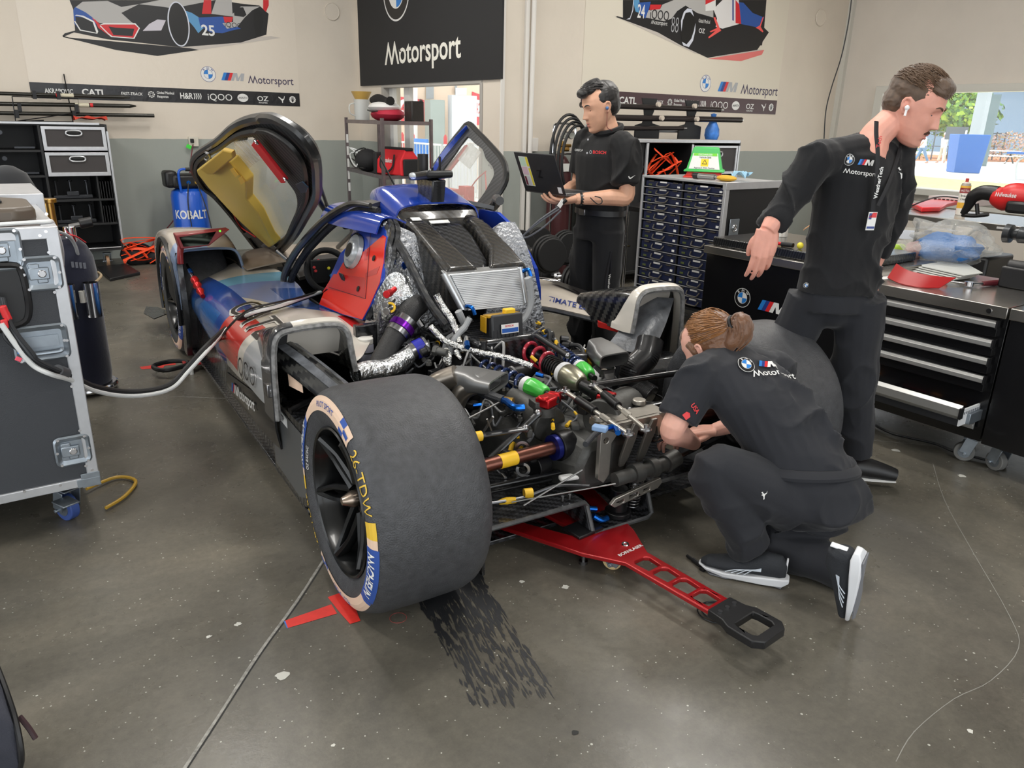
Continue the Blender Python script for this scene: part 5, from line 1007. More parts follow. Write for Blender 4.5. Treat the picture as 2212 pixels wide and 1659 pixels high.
# red brake caliper style bodies, blue elbow, misc coloured fittings
q=V((-0.136,0.123,0.5));m=MB(ANR);m.box(q,(.075,.06,.035),rz=.4);m.cyl(q+V((-.025,-.01,.01)),q+V((-.025,-.01,.026)),.022,n=18);m.box(q+V((.045,.02,.0)),(.03,.05,.04),rz=.7);part(m,'red_reservoir',bevel=.006)
m=MB(CAST);m.cyl(q-V((.01,0,.05)),q-V((.01,0,.018)),.042,n=24);part(m,'reservoir_base')
q=V((0.084,0.053,0.5));m=MB(ANR);m.box(q,(.07,.05,.03),rz=.4);part(m,'red_reservoir',bevel=.005)
hose([V(p)for p in((-0.308,0.174,0.52),(-0.314,0.115,0.53),(-0.319,0.054,0.53),(-0.29,0.039,0.53))],.013,ANB,'hose_elbow');m=MB(mat('brass_ring',(196,160,80),.3,.9));a=V((-0.31,0.138,0.525));m.cyl(a,a+V((.02,-.025,.0)),.0165,n=14);part(m,'brass_collar')
hose([V(p)for p in((-0.279,0.474,0.48),(-0.306,0.35,0.5),(-0.32,0.219,0.52),(-0.31,0.144,0.525))],.017,mat('woven_hose',(46,48,52),.5,bump=(260,.6,.003)),'braided_hose')
hose([(-0.208,-0.213,0.47),(-0.128,-0.158,0.47),(-0.059,-0.133,0.47),(-0.041,-0.167,0.47)],.010,mat('woven_hose',(46,48,52),.5),'braided_hose');hose([(-0.106,-0.191,0.5),(-0.074,-0.194,0.5),(-0.097,-0.241,0.5)],.010,ANB,'hose_elbow');m=MB(mat('pale_blue_clip',(130,160,200),.4));m.box(V((-0.157,-0.219,0.52)),(.03,.05,.018),rz=.6);part(m,'pale_blue_clip',bevel=.004)
m=MB(ANB);m.tube([(-.09,-.13,.135),(-.06,-.14,.115),(-.03,-.14,.115)],.011,10);part(m,'hose_elbow');m=MB(ANB);m.cyl((-.09,-.10,.15),(-.06,-.11,.145),.010,n=12);part(m,'hose_elbow')
m=MB(WHITE);m.box((-.13,-.03,.255),(.08,.03,.02),rz=-.2);part(m,'cloth_wrap',bevel=.008)
m=MB(YEL);m.tube([V(p)for p in((-0.427,-0.033,0.23),(-0.403,-0.045,0.235),(-0.377,-0.063,0.24))],[.008,.013,.010],10);part(m,'yellow_wrap')
for a,b in(((-0.478,0.056,0.45),(-0.45,0.054,0.45)),((-0.338,-0.052,0.25),(-0.309,-0.06,0.25))):m=MB(YEL);m.cyl(a,b,.0175,n=12);part(m,'yellow_tape')
# two machined ports by the gearbox
for q in((-0.272,0.071,0.36),(-0.274,0.058,0.28)):
    q=V(q);m=MB(STEEL);m.lathe([(.016,0),(.026,0),(.026,-.03),(.016,-.03)],q,(-.5,-.8,.1),24,True);part(m,'machined_port')
m=MB(BLKM);m.cyl(V((-0.234,0.058,0.28)),V((-0.175,0.071,0.28)),.045,n=24);part(m,'pump_body',bevel=.003)
# corrugated cooling duct on the far side
p=[V(q)for q in((0.62,0.428,0.559),(0.58,0.405,0.495),(0.52,0.412,0.437),(0.52,0.398,0.366),(0.55,0.32,0.331))]
P=catmull(p,12);rr=[.062+.006*math.cos(i*2.2)for i in range(len(P))];hose(p,.054,CORR,'cooling_duct',12,18)
m=MB(CORR);
for i in range(len(P)*2-1):
    t=i/2;q=P[int(t)].lerp(P[min(int(t)+1,len(P)-1)],t-int(t));d=(P[min(int(t)+1,len(P)-1)]-P[max(int(t)-0,0)]);d=d if d.length>1e-6 else V((0,0,1));m.torus(q,d,.056,.0042,20,5)
part(m,'duct_rings')
m=MB(DUCTM);m.sheet([[V((.86,.78,.66)),V((.90,.70,.665)),V((.96,.66,.665))],[V((.72,.72,.56)),V((.76,.60,.57)),V((.84,.58,.57))],[V((.60,.70,.46)),V((.64,.55,.46)),V((.72,.52,.46))]],.01,3);part(m,'brake_duct')
# far side body panel
FP2=[((0.66,1.517,0.637),(0.45,0.57,0.641))]
m=MB(mat('tan_white_livery',(206,196,182),.35,coat=.3,var=(3,.06)))
g=[]
for L_ in([(0.9,2.113,0.57),(0.9,1.88,0.564),(0.9,1.588,0.572),(0.9,1.306,0.578),(0.9,1.066,0.58),(0.9,0.869,0.579)],[(0.82,1.98,0.57),(0.679,1.544,0.57),(0.72,1.324,0.57),(0.769,1.115,0.57),(0.793,0.93,0.57),(0.785,0.721,0.57)],[(0.789,1.927,0.53),(0.604,1.385,0.53),(0.644,1.21,0.53),(0.702,1.001,0.53),(0.736,0.817,0.53),(0.766,0.683,0.53)]):g.append([V(p)for p in L_])
fb=m.sheet(g,.008,4).build('side_pod_shell',car)
m=MB(EDGE);m.tube([V(p)+V((0,0,-.01))for p in g[2]],.012,6,4);m.build('panel_edge',fb)
m=MB(mat('far_red',(190,44,40),.3,coat=.4));a=[(0.698,0.918,0.53),(0.736,0.817,0.53),(0.766,0.683,0.53),(0.698,0.622,0.53),(0.69,0.759,0.53),(0.668,0.87,0.53)];m.rings([[V(p)+V((0,0,.006))for p in a],[V(p)-V((0,0,.02))for p in a]]);m.build('red_edge',fb)
fx=lambda u,v,w=0:V((0.611,1.396,0.54))*(1-u/.9)+V((0.702,1.022,0.54))*(u/.9)+V((.11,.12,.05))*v+V((0,0,.012))
lettering(fb,'side_word','ULTIMATE ELECTR',fx,.1,.12,.30,NAVY,.02,'LEFT',.33,sub=1)
m=MB(PINKK)
for q in([(0.856,1.595,0.58),(0.905,1.572,0.58),(0.894,1.297,0.58),(0.809,1.233,0.58)],[(0.852,1.358,0.585),(0.879,1.278,0.585),(0.873,0.994,0.585),(0.771,1.019,0.585),(0.788,1.155,0.585)],[(0.768,1.127,0.58),(0.785,1.036,0.58),(0.736,0.934,0.58),(0.786,0.866,0.58),(0.708,0.86,0.58),(0.693,0.954,0.58)]):
    m.add([V(p)+V((0,0,.014))for p in q],[tuple(range(len(q)))])
m.build('large_lettering',fb,smooth=0)
# cables and hoses: individually routed over the engine and gearbox
CABM=[mat('cable_black',(24,24,26),.45),mat('cable_sleeve_black',(36,37,39),.6),mat('cable_grey',(92,94,98),.5),mat('cable_silver',(160,160,160),.4,.6)]
R=random.Random(11)
def topz(x,y):
    if y>.55:return .60
    if y>.15:return lerp(.44,.52,(y-.15)/.4)
    return lerp(.40,.44,(y+.1)/.25)
def cable(x0,y0,x1,y1,lift,r,mm):
    pts=[]
    for i in range(6):
        t=i/5;x=lerp(x0,x1,t)+R.uniform(-.03,.03);y=lerp(y0,y1,t)+R.uniform(-.03,.03);pts.append((x,y,max(.10,topz(x,y)+lift+R.uniform(-.035,.03)-.10*(abs(x-.02)/.35)**2*(1.2))))
    m=MB(mm);m.tube(pts,r,7,5);o=part(m,'cable')
    for t in(.0,1.0):
        if R.random()<.55:
            i=0 if t==0 else-1;p=V(pts[i]);q=V(pts[1]if t==0 else pts[-2]);d=(q-p).normalized();m=MB(R.choice([BLKPL,BLKPL,BLKPL,STEEL,CAST,YEL,ANB]));m.cyl(p-d*.012,p+d*.022,r*1.9,n=10);m.build('connector',o)
    if R.random()<.4:i=R.randrange(1,4);p=V(pts[i]);q=V(pts[i+1]);P_=catmull([V(a)for a in pts],5);k=i*5;m=MB(YEL);m.cyl(P_[k],P_[k+1],r*1.25,n=8);m.build('marker_sleeve',o)
for i in range(34):x=R.uniform(-.34,.36);y=R.uniform(.0,.62);cable(x,y,x+R.uniform(-.22,.22),y+R.uniform(-.3,.3),R.uniform(-.02,.03),R.choice([.003,.004,.005,.007]),R.choice(CABM))
for i in range(16):x=R.uniform(-.42,-.12);y=R.uniform(.55,1.0);cable(x,y,x+R.uniform(-.05,.15),y-R.uniform(.1,.35),R.uniform(.0,.06),R.choice([.004,.006,.009]),R.choice(CABM))
for i in range(14):x=R.uniform(.12,.42);y=R.uniform(.5,.95);cable(x,y,x+R.uniform(-.1,.15),y-R.uniform(.1,.35),R.uniform(.0,.04),R.choice([.004,.006,.009]),R.choice(CABM))
def blk(n,x0,x1,y0,y1,z0,z1):
    for i in range(n):
        x=R.uniform(x0,x1);y=R.uniform(y0,y1);z=lerp(z0,z1,R.random());t=R.random();mm=R.choice([BLKPL,CAST,BLKM,CAST,BLKPL,STEEL]);m=MB(mm)
        if t<.4:m.box((x,y,z),(R.uniform(.02,.06),R.uniform(.02,.06),R.uniform(.015,.05)),rz=R.uniform(0,3));part(m,'sensor_box',bevel=.004)
        elif t<.75:a=V((x,y,z));d=V((R.gauss(0,1),R.gauss(0,1),R.gauss(0,.6))).normalized();L_=R.uniform(.03,.06);r=R.uniform(.008,.02);m.cyl(a,a+d*L_,r,n=14);m.cyl(a+d*L_*.7,a+d*L_,r*1.3,n=6);part(m,'fitting',bevel=.0015)
        else:m.cyl((x,y,z),(x,y,z+.012),.011,n=6);m.cyl((x,y,z+.012),(x,y,z+.022),.006,n=10);part(m,'bolt')
blk(34,-.32,.34,.02,.60,.36,.50);blk(14,-.42,-.15,.5,.95,.42,.60);blk(12,.15,.42,.45,.95,.42,.58);blk(12,-.3,.3,.0,.4,.2,.36)
m=MB(DARK);m.bb((-.46,1.06,.10),(.46,1.09,.56));part(m,'engine_firewall')
# red air valve on the near flank
m=MB(ANR);a=V((-0.93,2.733,0.631));b=V((-0.93,2.314,0.527));d=(b-a).normalized();L_=(b-a).length
m.lathe([(0,L_*.45),(.016,L_*.45),(.022,L_*.48),(.022,L_*.55),(.014,L_*.60),(.014,L_*.64),(.024,L_*.68),(.014,L_*.74),(.014,L_*.80),(.022,L_*.85),(.014,L_*.92),(.012,L_),(0,L_)],a,d,18);av=part(m,'air_valve')
m=MB(CHROME);m.lathe([(0,0),(.008,0),(.008,L_*.12),(.012,L_*.14),(.012,L_*.45),(0,L_*.45)],a,d,14);m.build('chrome_tip',av);m=MB(ANB);m.cyl(a+d*L_*.18,a+d*L_*.3,.0125,n=14);m.build('blue_collar',av)
# clear film strip down the flank

# ================= raised doors
def door(outline_o,outline_i,planeP,inward,name_lab,left=True):
    pass
def ringpanel(out,inn,th,nrm,mm,name,par,bevel=.006):
    """ring between two closed loops with same count, thickness along nrm"""
    n=len(out);m=MB(mm);N=V(nrm).normalized()*th
    A=[V(p)for p in out];B=[V(p)for p in inn];vs=A+B+[p+N for p in A]+[p+N for p in B];fs=[]
    for i in range(n):
        j=(i+1)%n;fs+=[(i,j,n+j,n+i),(2*n+i,3*n+i,3*n+j,2*n+j),(i,2*n+i,2*n+j,j),(n+i,n+j,3*n+j,3*n+i)]
    m.add(vs,fs);return m.build(name,par,bevel=bevel)
# near door: its plane runs along the car and tilts outwards
a=[(-0.968,0.562,1.461),(-0.967,0.415,1.459),(-0.946,0.302,1.432),(-0.919,0.272,1.399),(-0.88,0.334,1.35),(-0.812,0.548,1.265),(-0.753,0.762,1.191),(-0.642,1.289,1.053),(-0.52,1.876,0.901),(-0.391,2.543,0.739),(-0.251,3.314,0.563),(-0.149,3.989,0.436),(-0.149,4.301,0.437),(-0.275,4.138,0.594),(-0.413,3.909,0.766),(-0.527,3.838,0.909),(-0.568,4.013,0.96),(-0.659,3.787,1.074),(-0.742,3.293,1.178),(-0.809,2.672,1.261),(-0.881,1.773,1.351),(-0.942,1.097,1.427),(-0.964,0.745,1.455)]
b=[(-0.911,0.988,1.389),(-0.902,0.956,1.377),(-0.872,0.978,1.34),(-0.839,0.998,1.299),(-0.808,1.021,1.26),(-0.775,1.045,1.219),(-0.733,1.089,1.167),(-0.674,1.294,1.092),(-0.598,1.664,0.998),(-0.507,2.096,0.884),(-0.437,2.442,0.796),(-0.391,2.748,0.738),(-0.367,2.952,0.709),(-0.413,2.985,0.766),(-0.49,2.93,0.862),(-0.564,2.877,0.955),(-0.621,2.961,1.026),(-0.674,2.959,1.093),(-0.726,2.875,1.158),(-0.781,2.632,1.226),(-0.809,2.415,1.261),(-0.847,1.986,1.308),(-0.895,1.372,1.369),(-0.908,1.075,1.385)]
DN=V((1,0,.8)).normalized()
DB=mat('door_rim_black',(24,25,27),.4,coat=.2,var=(10,.2))
a=catmull(a,3,True);b=catmull(b,3,True);cen=sum(a,V((0,0,0)))/len(a)
drim=[p for p in a]
DCB=carbon('door_carbon',.011,(20,21,23),(44,45,48),.55,0)
dr=ringpanel(a,b,.012,DN,DCB,'door',car)
m=MB(DB);m.tube([p-DN*.004 for p in a],.018,8,0,True);m.build('door_rim',dr)
m=MB(mat('rubber_seal_black',(18,18,19),.5));m.tube([p+(cen-p)*.09-DN*.014 for p in a],.012,6,0,True);m.build('door_seal',dr)
m=MB(mat('door_window',(206,206,200),.05,alpha=.22,spec=.6));N=len(b);m.add([p-DN*0 for p in b]+[p+DN*.004 for p in b],[tuple(range(N)),tuple(reversed(range(N,2*N)))]);m.build('door_window',dr,smooth=0)
Pn=lambda pts:[V(p)for p in pts]
def slab(pts,th,mm,name,par,off=0,bevel=.004):
    m=MB(mm);m.rings([[V(p)-DN*off for p in pts],[V(p)-DN*(off+th)for p in pts]]);return m.build(name,par,bevel=bevel)
YD=mat('door_duct_yellow',(206,176,78),.5)
slab([(-0.883,1.606,1.329),(-0.867,1.448,1.309),(-0.796,1.487,1.22),(-0.699,1.946,1.099),(-0.64,1.988,1.025),(-0.501,2.346,0.851),(-0.466,2.374,0.807),(-0.397,2.794,0.721),(-0.45,2.923,0.787),(-0.535,3.03,0.893),(-0.683,3.003,1.079),(-0.752,2.904,1.164),(-0.77,2.816,1.188)],.05,YD,'door_duct',dr,0,.008)
slab([(-0.98,1.131,1.35),(-0.978,0.977,1.348),(-0.959,1.045,1.324),(-0.862,1.963,1.202),(-0.851,2.17,1.189),(-0.868,2.271,1.21)],.02,mat('door_duct_fold',(192,156,62),.5),'duct_flap',dr,.0,.006)
for q in([(-0.898,1.474,1.247),(-0.907,1.373,1.259),(-0.884,1.39,1.229),(-0.869,1.514,1.211)],[(-0.869,1.463,1.211),(-0.882,1.33,1.228),(-0.861,1.383,1.201),(-0.842,1.544,1.177)]):slab(q,.004,mat('yellow_tape_patch',(226,180,70),.5),'yellow_patch',dr,.0,0)
slab([(-0.937,0.837,1.384),(-0.939,0.787,1.387),(-0.833,0.822,1.253),(-0.821,0.893,1.238),(-0.817,0.957,1.233),(-0.928,0.905,1.372)],.012,mat('door_strap_red',(196,34,40),.5),'pull_strap',dr,.0,.002)
for q in((-0.954,0.762,1.38),(-0.85,0.81,1.25)):m=MB(CHROME);m.torus(q,DN,.008,.004,16,6);m.build('eyelet',dr)
slab([(-0.821,0.772,1.239),(-0.837,0.631,1.259),(-0.82,0.623,1.238),(-0.802,0.709,1.215),(-0.792,0.81,1.203)],.006,mat('hinge_plate_dark',(50,66,84),.35,.7),'hinge_plate',dr,.0,.002)
slab([(-0.39,3.024,0.7),(-0.374,2.846,0.68),(-0.269,3.418,0.549),(-0.301,3.556,0.589)],.006,mat('hinge_plate_grey',(140,142,144),.4,.6),'hinge_plate',dr,.0,.002);slab([(-0.403,2.941,0.692),(-0.431,2.771,0.726),(-0.408,2.824,0.697),(-0.366,3.066,0.645)],.006,BLKPL,'plate_slot',dr,0,.001)
for px in(0,1,2):
    q=[(-0.855,2.172,1.281),(-0.838,2.19,1.26),(-0.82,2.403,1.238)][px];m=MB(STEEL);m.cyl(V(q),V(q)-DN*.01,.014,n=12);m.build('latch_lug',dr)
m=MB(STEEL);m.tube([(-0.867,2.105,1.284),(-0.853,2.14,1.267),(-0.837,2.27,1.247)],.006,6);m.build('latch_bar',dr)
m=MB(mat('red_cable',(200,40,34),.5));m.tube([(-0.565,3.105,0.881),(-0.5,3.351,0.8),(-0.446,3.457,0.733),(-0.434,3.279,0.717),(-0.426,3.165,0.707)],.005,7);m.build('release_cable',dr)
slab([(-0.354,3.824,0.643),(-0.464,3.03,0.78),(-0.427,3.104,0.733),(-0.338,3.719,0.622)],.008,BLKPL,'release_lever',dr,0,.003)
# clear bags behind the glass
m=MB(mat('clear_film',(225,225,222),.25,alpha=.5,bump=(22,1,.02)));q=[(-0.902,1.345,1.364),(-0.913,1.056,1.379),(-0.886,1.057,1.345),(-0.851,1.141,1.302),(-0.811,1.498,1.251),(-0.844,1.504,1.293)];m.rings([[V(p)for p in q],[V(p)-DN*.004 for p in q]]);m.build('film_pocket',dr)
# stays
m=MB(BLKM);m.cyl((-0.5,1.606,1.136),(-0.38,1.8,1.003),.012,n=12);m.build('door_stay',car);m=MB(BLKM);m.cyl((-0.52,1.475,1.203),(-0.36,1.854,1.041),.009,n=12);m.cyl((-0.36,1.854,1.041),(-0.36,1.879,1.027),.012,n=12);m.build('door_stay',car)
m=MB(STEEL);m.cyl((-0.5,1.625,1.109),(-0.4,1.8,1.031),.009,n=12);m.build('door_hinge_arm',car);m=MB(STEEL);m.cyl((-0.52,2.284,0.755),(-0.48,2.235,0.711),.010,n=12);m.build('door_hinge_arm',car)
# far door, seen from inside too: tilts the other way
a=[(0.765,2.423,1.447),(0.734,2.258,1.406),(0.679,1.988,1.331),(0.629,1.769,1.265),(0.588,1.658,1.21),(0.537,1.594,1.143),(0.465,1.606,1.046),(0.399,1.64,0.959),(0.352,1.659,0.897),(0.342,1.775,0.882),(0.492,2.378,1.083),(0.527,2.497,1.13),(0.601,2.5,1.228),(0.675,2.484,1.327),(0.729,2.46,1.398)]
b=[(0.705,2.31,1.366),(0.68,2.169,1.333),(0.658,2.033,1.304),(0.623,1.931,1.257),(0.596,1.808,1.221),(0.566,1.735,1.181),(0.53,1.722,1.133),(0.484,1.717,1.072),(0.437,1.736,1.009),(0.385,1.747,0.94),(0.373,1.836,0.924),(0.496,2.302,1.088),(0.51,2.349,1.107),(0.572,2.345,1.189),(0.628,2.329,1.264),(0.675,2.327,1.327)]
DN=V((-1,0,.75)).normalized()
a=catmull(a,3,True);b=catmull(b,3,True)
k=min(len(a),len(b));a=a[:k];b=b[:k];cen=sum(a,V((0,0,0)))/len(a)
dr2=ringpanel(a,b,.012,DN,DCB,'door',car)
m=MB(DB);m.tube([p for p in a],.018,8,0,True);m.build('door_rim',dr2)
m=MB(mat('door_window',(206,206,200),.05,alpha=.22,spec=.6));N=len(b);m.add([p for p in b]+[p+DN*.004 for p in b],[tuple(range(N)),tuple(reversed(range(N,2*N)))]);m.build('door_window',dr2,smooth=0)
slab([(0.691,2.339,1.321),(0.696,2.317,1.328),(0.687,2.281,1.315),(0.534,2.346,1.112),(0.536,2.383,1.115),(0.543,2.41,1.124)],.012,mat('door_strap_red',(196,34,40),.5),'pull_strap',dr2,0,.002)
m=MB(mat('roof_blue',(28,62,160),.18,coat=.9));m.sheet([[V(p)for p in((0.717,2.357,1.436),(0.638,2.41,1.343),(0.568,2.445,1.25),(0.495,2.43,1.14))],[V(p)for p in((0.756,2.394,1.408),(0.681,2.4,1.308),(0.603,2.426,1.204),(0.518,2.412,1.091))]],.006,4);m.build('door_skin',dr2)
for q in([(0.647,1.904,1.276),(0.655,1.882,1.287),(0.642,1.828,1.27),(0.627,1.842,1.249)],[(0.615,1.9,1.233),(0.625,1.881,1.247),(0.609,1.821,1.225),(0.6,1.847,1.213)]):slab(q,.006,ALU,'latch_plate',dr2,0,.002)
m=MB(STEEL);m.cyl((0.619,1.907,1.225),(0.658,1.886,1.277),.006,n=8);m.build('latch_bar',dr2)
m=MB(mat('red_cable',(200,40,34),.5));m.tube([(0.615,1.926,1.193),(0.578,1.969,1.144),(0.526,1.973,1.074),(0.5,1.925,1.04),(0.494,1.847,1.032),(0.503,1.75,1.043),(0.546,1.801,1.101),(0.611,1.93,1.188)],.004,7,4);m.build('release_cable',dr2)
m=MB(mat('clear_film',(225,225,222),.25,alpha=.5,bump=(22,1,.02)));q=[(0.695,2.262,1.34),(0.657,2.059,1.29),(0.586,2.07,1.195),(0.619,2.281,1.239)];m.rings([[V(p)for p in q],[V(p)+DN*.004 for p in q]]);m.build('film_pocket',dr2)

# ================= left side of the garage
CB=mat('cabinet_black',(24,25,27),.5);LAM=mat('black_laminate',(40,41,44),.55,bump=(220,.3,.002));WALU=mat('pale_aluminium',(196,198,202),.35,.55,var=(25,.05))
def caster(par,loc,r=.045,wheelmat=None,rz=0,w=.028,name='caster',ph=0):
    ph=ph or r*2+.03
    M=Matrix.Translation(V(loc))@Matrix.Rotation(rz,4,'Z');m=MB(GALV);m.X=M
    m.box((0,0,ph),(.07,.07,.006));m.beam((-.018-w/2,0,ph),(-.018-w/2,.02,r),.004,.05,up=(0,1,0));m.beam((.018+w/2,0,ph),(.018+w/2,.02,r),.004,.05,up=(0,1,0));m.cyl((-.03-w/2,.02,r),(.03+w/2,.02,r),.008,n=8)
    o=m.build(name,par,bevel=.002);m=MB(wheelmat or RUB);m.X=M;m.cyl((-w/2,.02,r),(w/2,.02,r),r,n=28);m.build('caster_wheel',o,bevel=.004);m=MB(GALV);m.X=M;m.cyl((-w/2-.002,.02,r),(w/2+.002,.02,r),r*.6,n=20);m.build('wheel_hub',o);return o
# storage cabinet
cb=empty('storage_cabinet',(.2,8.45,0),0,'tall black storage cabinet on casters with two aluminium framed drawers at the left wall','cabinet')
m=MB(CB);X0,X1=-.6,1.05;D=.48
m.bb((X0,D-.01,.17),(X1,D,1.35));m.bb((X0,0,1.335),(X1,D,1.352));m.bb((X0,0,.17),(X1,D,.19));m.bb((X0,0,.17),(X0+.02,D,1.35));m.bb((X1-.02,0,.17),(X1,D,1.35));m.bb((.48,0,.17),(.50,D,1.35))
for z in(1.11,.885,.66,.43):m.bb((X0,.01,z-.01),(.49,D,z+.01))
for z in(.66,.43):m.bb((.49,.01,z-.01),(X1,D,z+.01))
m.bb((.90,.02,.44),(.915,D,.88));m.build('body',cb,bevel=.002)
m=MB(WALU);m.bb((X0,-.008,1.345),(.99,.02,1.365));m.bb((X1-.012,-.008,.24),(X1+.006,.012,1.29));m.bb((X0,-.006,.195),(X1-.02,.0,.205));m.build('edge_trim',cb,bevel=.002)
for(z0,z1)in((1.12,1.325),(.89,1.095)):
    m=MB(mat('drawer_brown_black',(58,54,54),.6));m.bb((.515,.0,z0),(1.02,.4,z1));d=m.build('drawer',cb,bevel=.002)
    m=MB(WALU);t=.03;m.bb((.505,-.012,z0-.005),(1.03,.0,z0+t)).bb((.505,-.012,z1-t*.8),(1.03,.0,z1+.004)).bb((.505,-.012,z0),(.505+t,.0,z1)).bb((1.03-t,-.012,z0),(1.03,.0,z1));m.build('drawer_frame',d,bevel=.002)
    m=MB(WALU);zc=z1-.055;m.tube([(.72,-.014,zc+.02),(.81,-.014,zc+.02),(.83,-.014,zc),(.81,-.014,zc-.02),(.72,-.014,zc-.02),(.70,-.014,zc)],.007,6,3,True);h=m.build('drawer_handle',d);m=MB(DARK);m.box((.765,-.008,zc),(.10,.02,.026));m.build('handle_hole',h,bevel=.01)
for z in(.67,.44):
    m=MB(mat('gunmetal',(70,72,76),.3,.8))
    for x in(.56,.68,.82):m.cyl((x,.12,z),(x,.12,z+.16),.011,n=10);m.cyl((x,.12,z+.16),(x,.12,z+.17),.022,n=14)
    m.box((.69,.10,z+.02),(.33,.06,.03));m.box((.69,.08,z+.05),(.1,.05,.04));m.build('tool_insert',cb,bevel=.003)
    m=MB(CB)
    for k in range(5):m.bb((.925+k*.023,.02,z),(.93+k*.023,.2,z+.16))
    m.build('slotted_divider',cb)
for i,z in enumerate((1.12,.895,.67,.44)):
    m=MB(mat('dark_acrylic',(46,50,56),.15));m.bb((.02+.03*i*0,.06,z),(.12,.12,z+.17));m.build('display_block',cb,bevel=.004);m=MB(REDP);m.bb((.07,.055,z+.01),(.10,.06,z+.035));m.build('red_tag',cb)
    m=MB(mat('gunmetal',(70,72,76),.3,.8));m.box((.36,.08,z+.02),(.16,.05,.015));m.cyl((.19,.06,z+.15),(.19,.09,z+.15),.02,n=12);m.build('small_fitting',cb)
for x in(-.5,.90):caster(cb,(x,.06,0),.055,mat('tan_wheel',(150,116,88),.5))
m=MB(BLKM);m.box((.6,.1,1.372),(.38,.03,.012));m.tube([(.15,.05,1.37),(.3,.02,1.372),(.45,.03,1.368)],.004,6);tag(m.build('wiper_arm',loc=(.2,8.45,-.006)),'long black rod lying on the storage cabinet','rod')
m=MB(mat('red_cloth',(206,66,48),.8,bump=(40,.6,.01)));g=[[V((1.0+i*.055,8.5+j*.05,1.38+.028*abs(math.sin(i*1.9+j*1.1))+.01*(2-abs(j-1))))for i in range(6)]for j in range(4)];m.sheet(g,.006,3);tag(m.build('cloth'),'crumpled orange red cloth on top of the left storage cabinet','cloth')
# rods on a wire rack
o=empty('rod_rack',(.6,8.9,0),0,'thin black wire rack carrying long rods over the left cabinet','rack');RKX=lambda p:V(p)-V((.6,8.9,0))
m=MB(BLKM)
A=[(0.553,8.85,1.58),(1.092,8.85,1.579),(1.09,8.85,1.453),(0.547,8.85,1.361),(0.553,8.85,1.58)]
m.tube([RKX(p)for p in A[:4]],.005,6,0);m.tube([RKX(A[0]),RKX(A[3])],.005,6,0);m.tube([RKX(A[3]),RKX((0.778,8.85,1.374))],.005,6,0)
for p in[(0.735,8.87,1.6),(0.934,8.87,1.603),(0.598,8.87,1.485),(1.07,8.87,1.49),(0.567,8.87,1.427),(1.041,8.87,1.43)]:m.box(RKX(p),(.03,.06,.075))
m.cyl((-.45,-.05,1.37),(-.45,.08,1.85),.006,n=6);m.cyl((.42,-.05,1.37),(.42,.08,1.80),.006,n=6);m.build('wire_frame',o)
RODM=mat('dark_olive_rod',(44,43,38),.25,.3)
for k,(p,q,r,lb)in enumerate([((0.252,8.87,1.601),(1.507,8.87,1.607),.017,'topmost of three long dark rods on the left wire rack'),((0.236,8.87,1.51),(1.547,8.87,1.526),.019,'middle long dark rod with a tapered tip on the left wire rack'),((0.222,8.87,1.43),(1.765,8.87,1.439),.018,'lowest and longest dark rod on the left wire rack')]):
    p=V(p);q=V(q);d=(q-p).normalized();m=MB(RODM);m.cyl(p,q,r,n=16);
    if k==1:m.cyl(q,q+d*.06,r,.006,n=16)
    if k==0:m.cyl(q,q+d*.05,r*.7,n=12)
    o=tag(m.build('pit_rod'),lb,'rod');
    if k<2:m=MB(mat('cream_label',(210,204,180),.5));a_=p.lerp(q,.55+.08*k);m.cyl(a_,a_+d*.12,r*1.02,n=16);m.build('label_strip',o);m=MB(REDP);m.cyl(a_+d*(.13 if k else-.03),a_+d*(.155 if k else-.005),r*1.03,n=16);m.build('red_tag',o)
# air compressor
cx,cy=1.96,8.62
o=empty('air_compressor',(cx,cy,0),0,'blue upright air compressor with a carry handle against the grey wall','compressor')
KB=mat('compressor_blue',(28,88,196),.3,coat=.5);m=MB(KB);m.lathe([(.0,.06),(.13,.06),(.17,.10),(.178,.14),(.178,.66),(.165,.71),(.12,.735),(0,.74)],n=40);m.build('tank',o)
m=MB(BLKPL);m.box((-.0,0,.81),(.34,.24,.14));m.box((-.17,0,.83),(.12,.2,.17));m.build('pump_housing',o,bevel=.03)
m=MB(KB);m.tube([(-.10,-.13,.70),(-.11,-.14,.88),(-.08,-.14,.93),(.0,-.14,.93)],.013,10);m.build('handle_bar',o);m=MB(BLKPL);m.cyl((-.04,-.14,.93),(.14,-.14,.93),.018,n=12);m.build('handle_grip',o)
for x,c in((-.02,ANB),(.06,mat('brass_ring',(196,160,80),.3,.9)),(.11,mat('brass_ring',(196,160,80),.3,.9))):m=MB(c);m.cyl((x,-.12,.80),(x,-.135,.80),.02,n=16);m.build('gauge',o)
for a in(.6,2.2,3.8,5.4):m=MB(RUB);m.cyl((.14*math.cos(a),.14*math.sin(a),0),(.14*math.cos(a),.14*math.sin(a),.09),.02,n=10);m.build('foot',o)
m=MB(WHITE);
R_=.1795;a0=math.atan2(-cy,-cx)+.02
m.text('KOBALT',lambda u,v:V((R_*math.cos(a0+u/R_),R_*math.sin(a0+u/R_),.44+v)),.085,.035,'CENTER',1,.78);m.build('brand_lettering',o,smooth=0)
m=MB(BLKPL);m.tube([(-.02,-.13,.80),(-.06,-.19,.6),(-.05,-.20,.3),(-.06,-.22,.08)],.006,6);m.tube([(.06,-.13,.80),(.10,-.19,.6),(.13,-.22,.4),(.15,-.24,.1)],.006,6);m.build('air_hose',o)
m=MB(mat('dark_red_cord',(110,34,44),.5));m.tube([(2.134,8.95,1.157),(2.089,8.93,1.001),(2.059,8.9,0.874),(2.001,8.88,0.646)],.006,6);tag(m.build('power_cord'),'dark cord hanging from the wall outlet behind the compressor','cord')
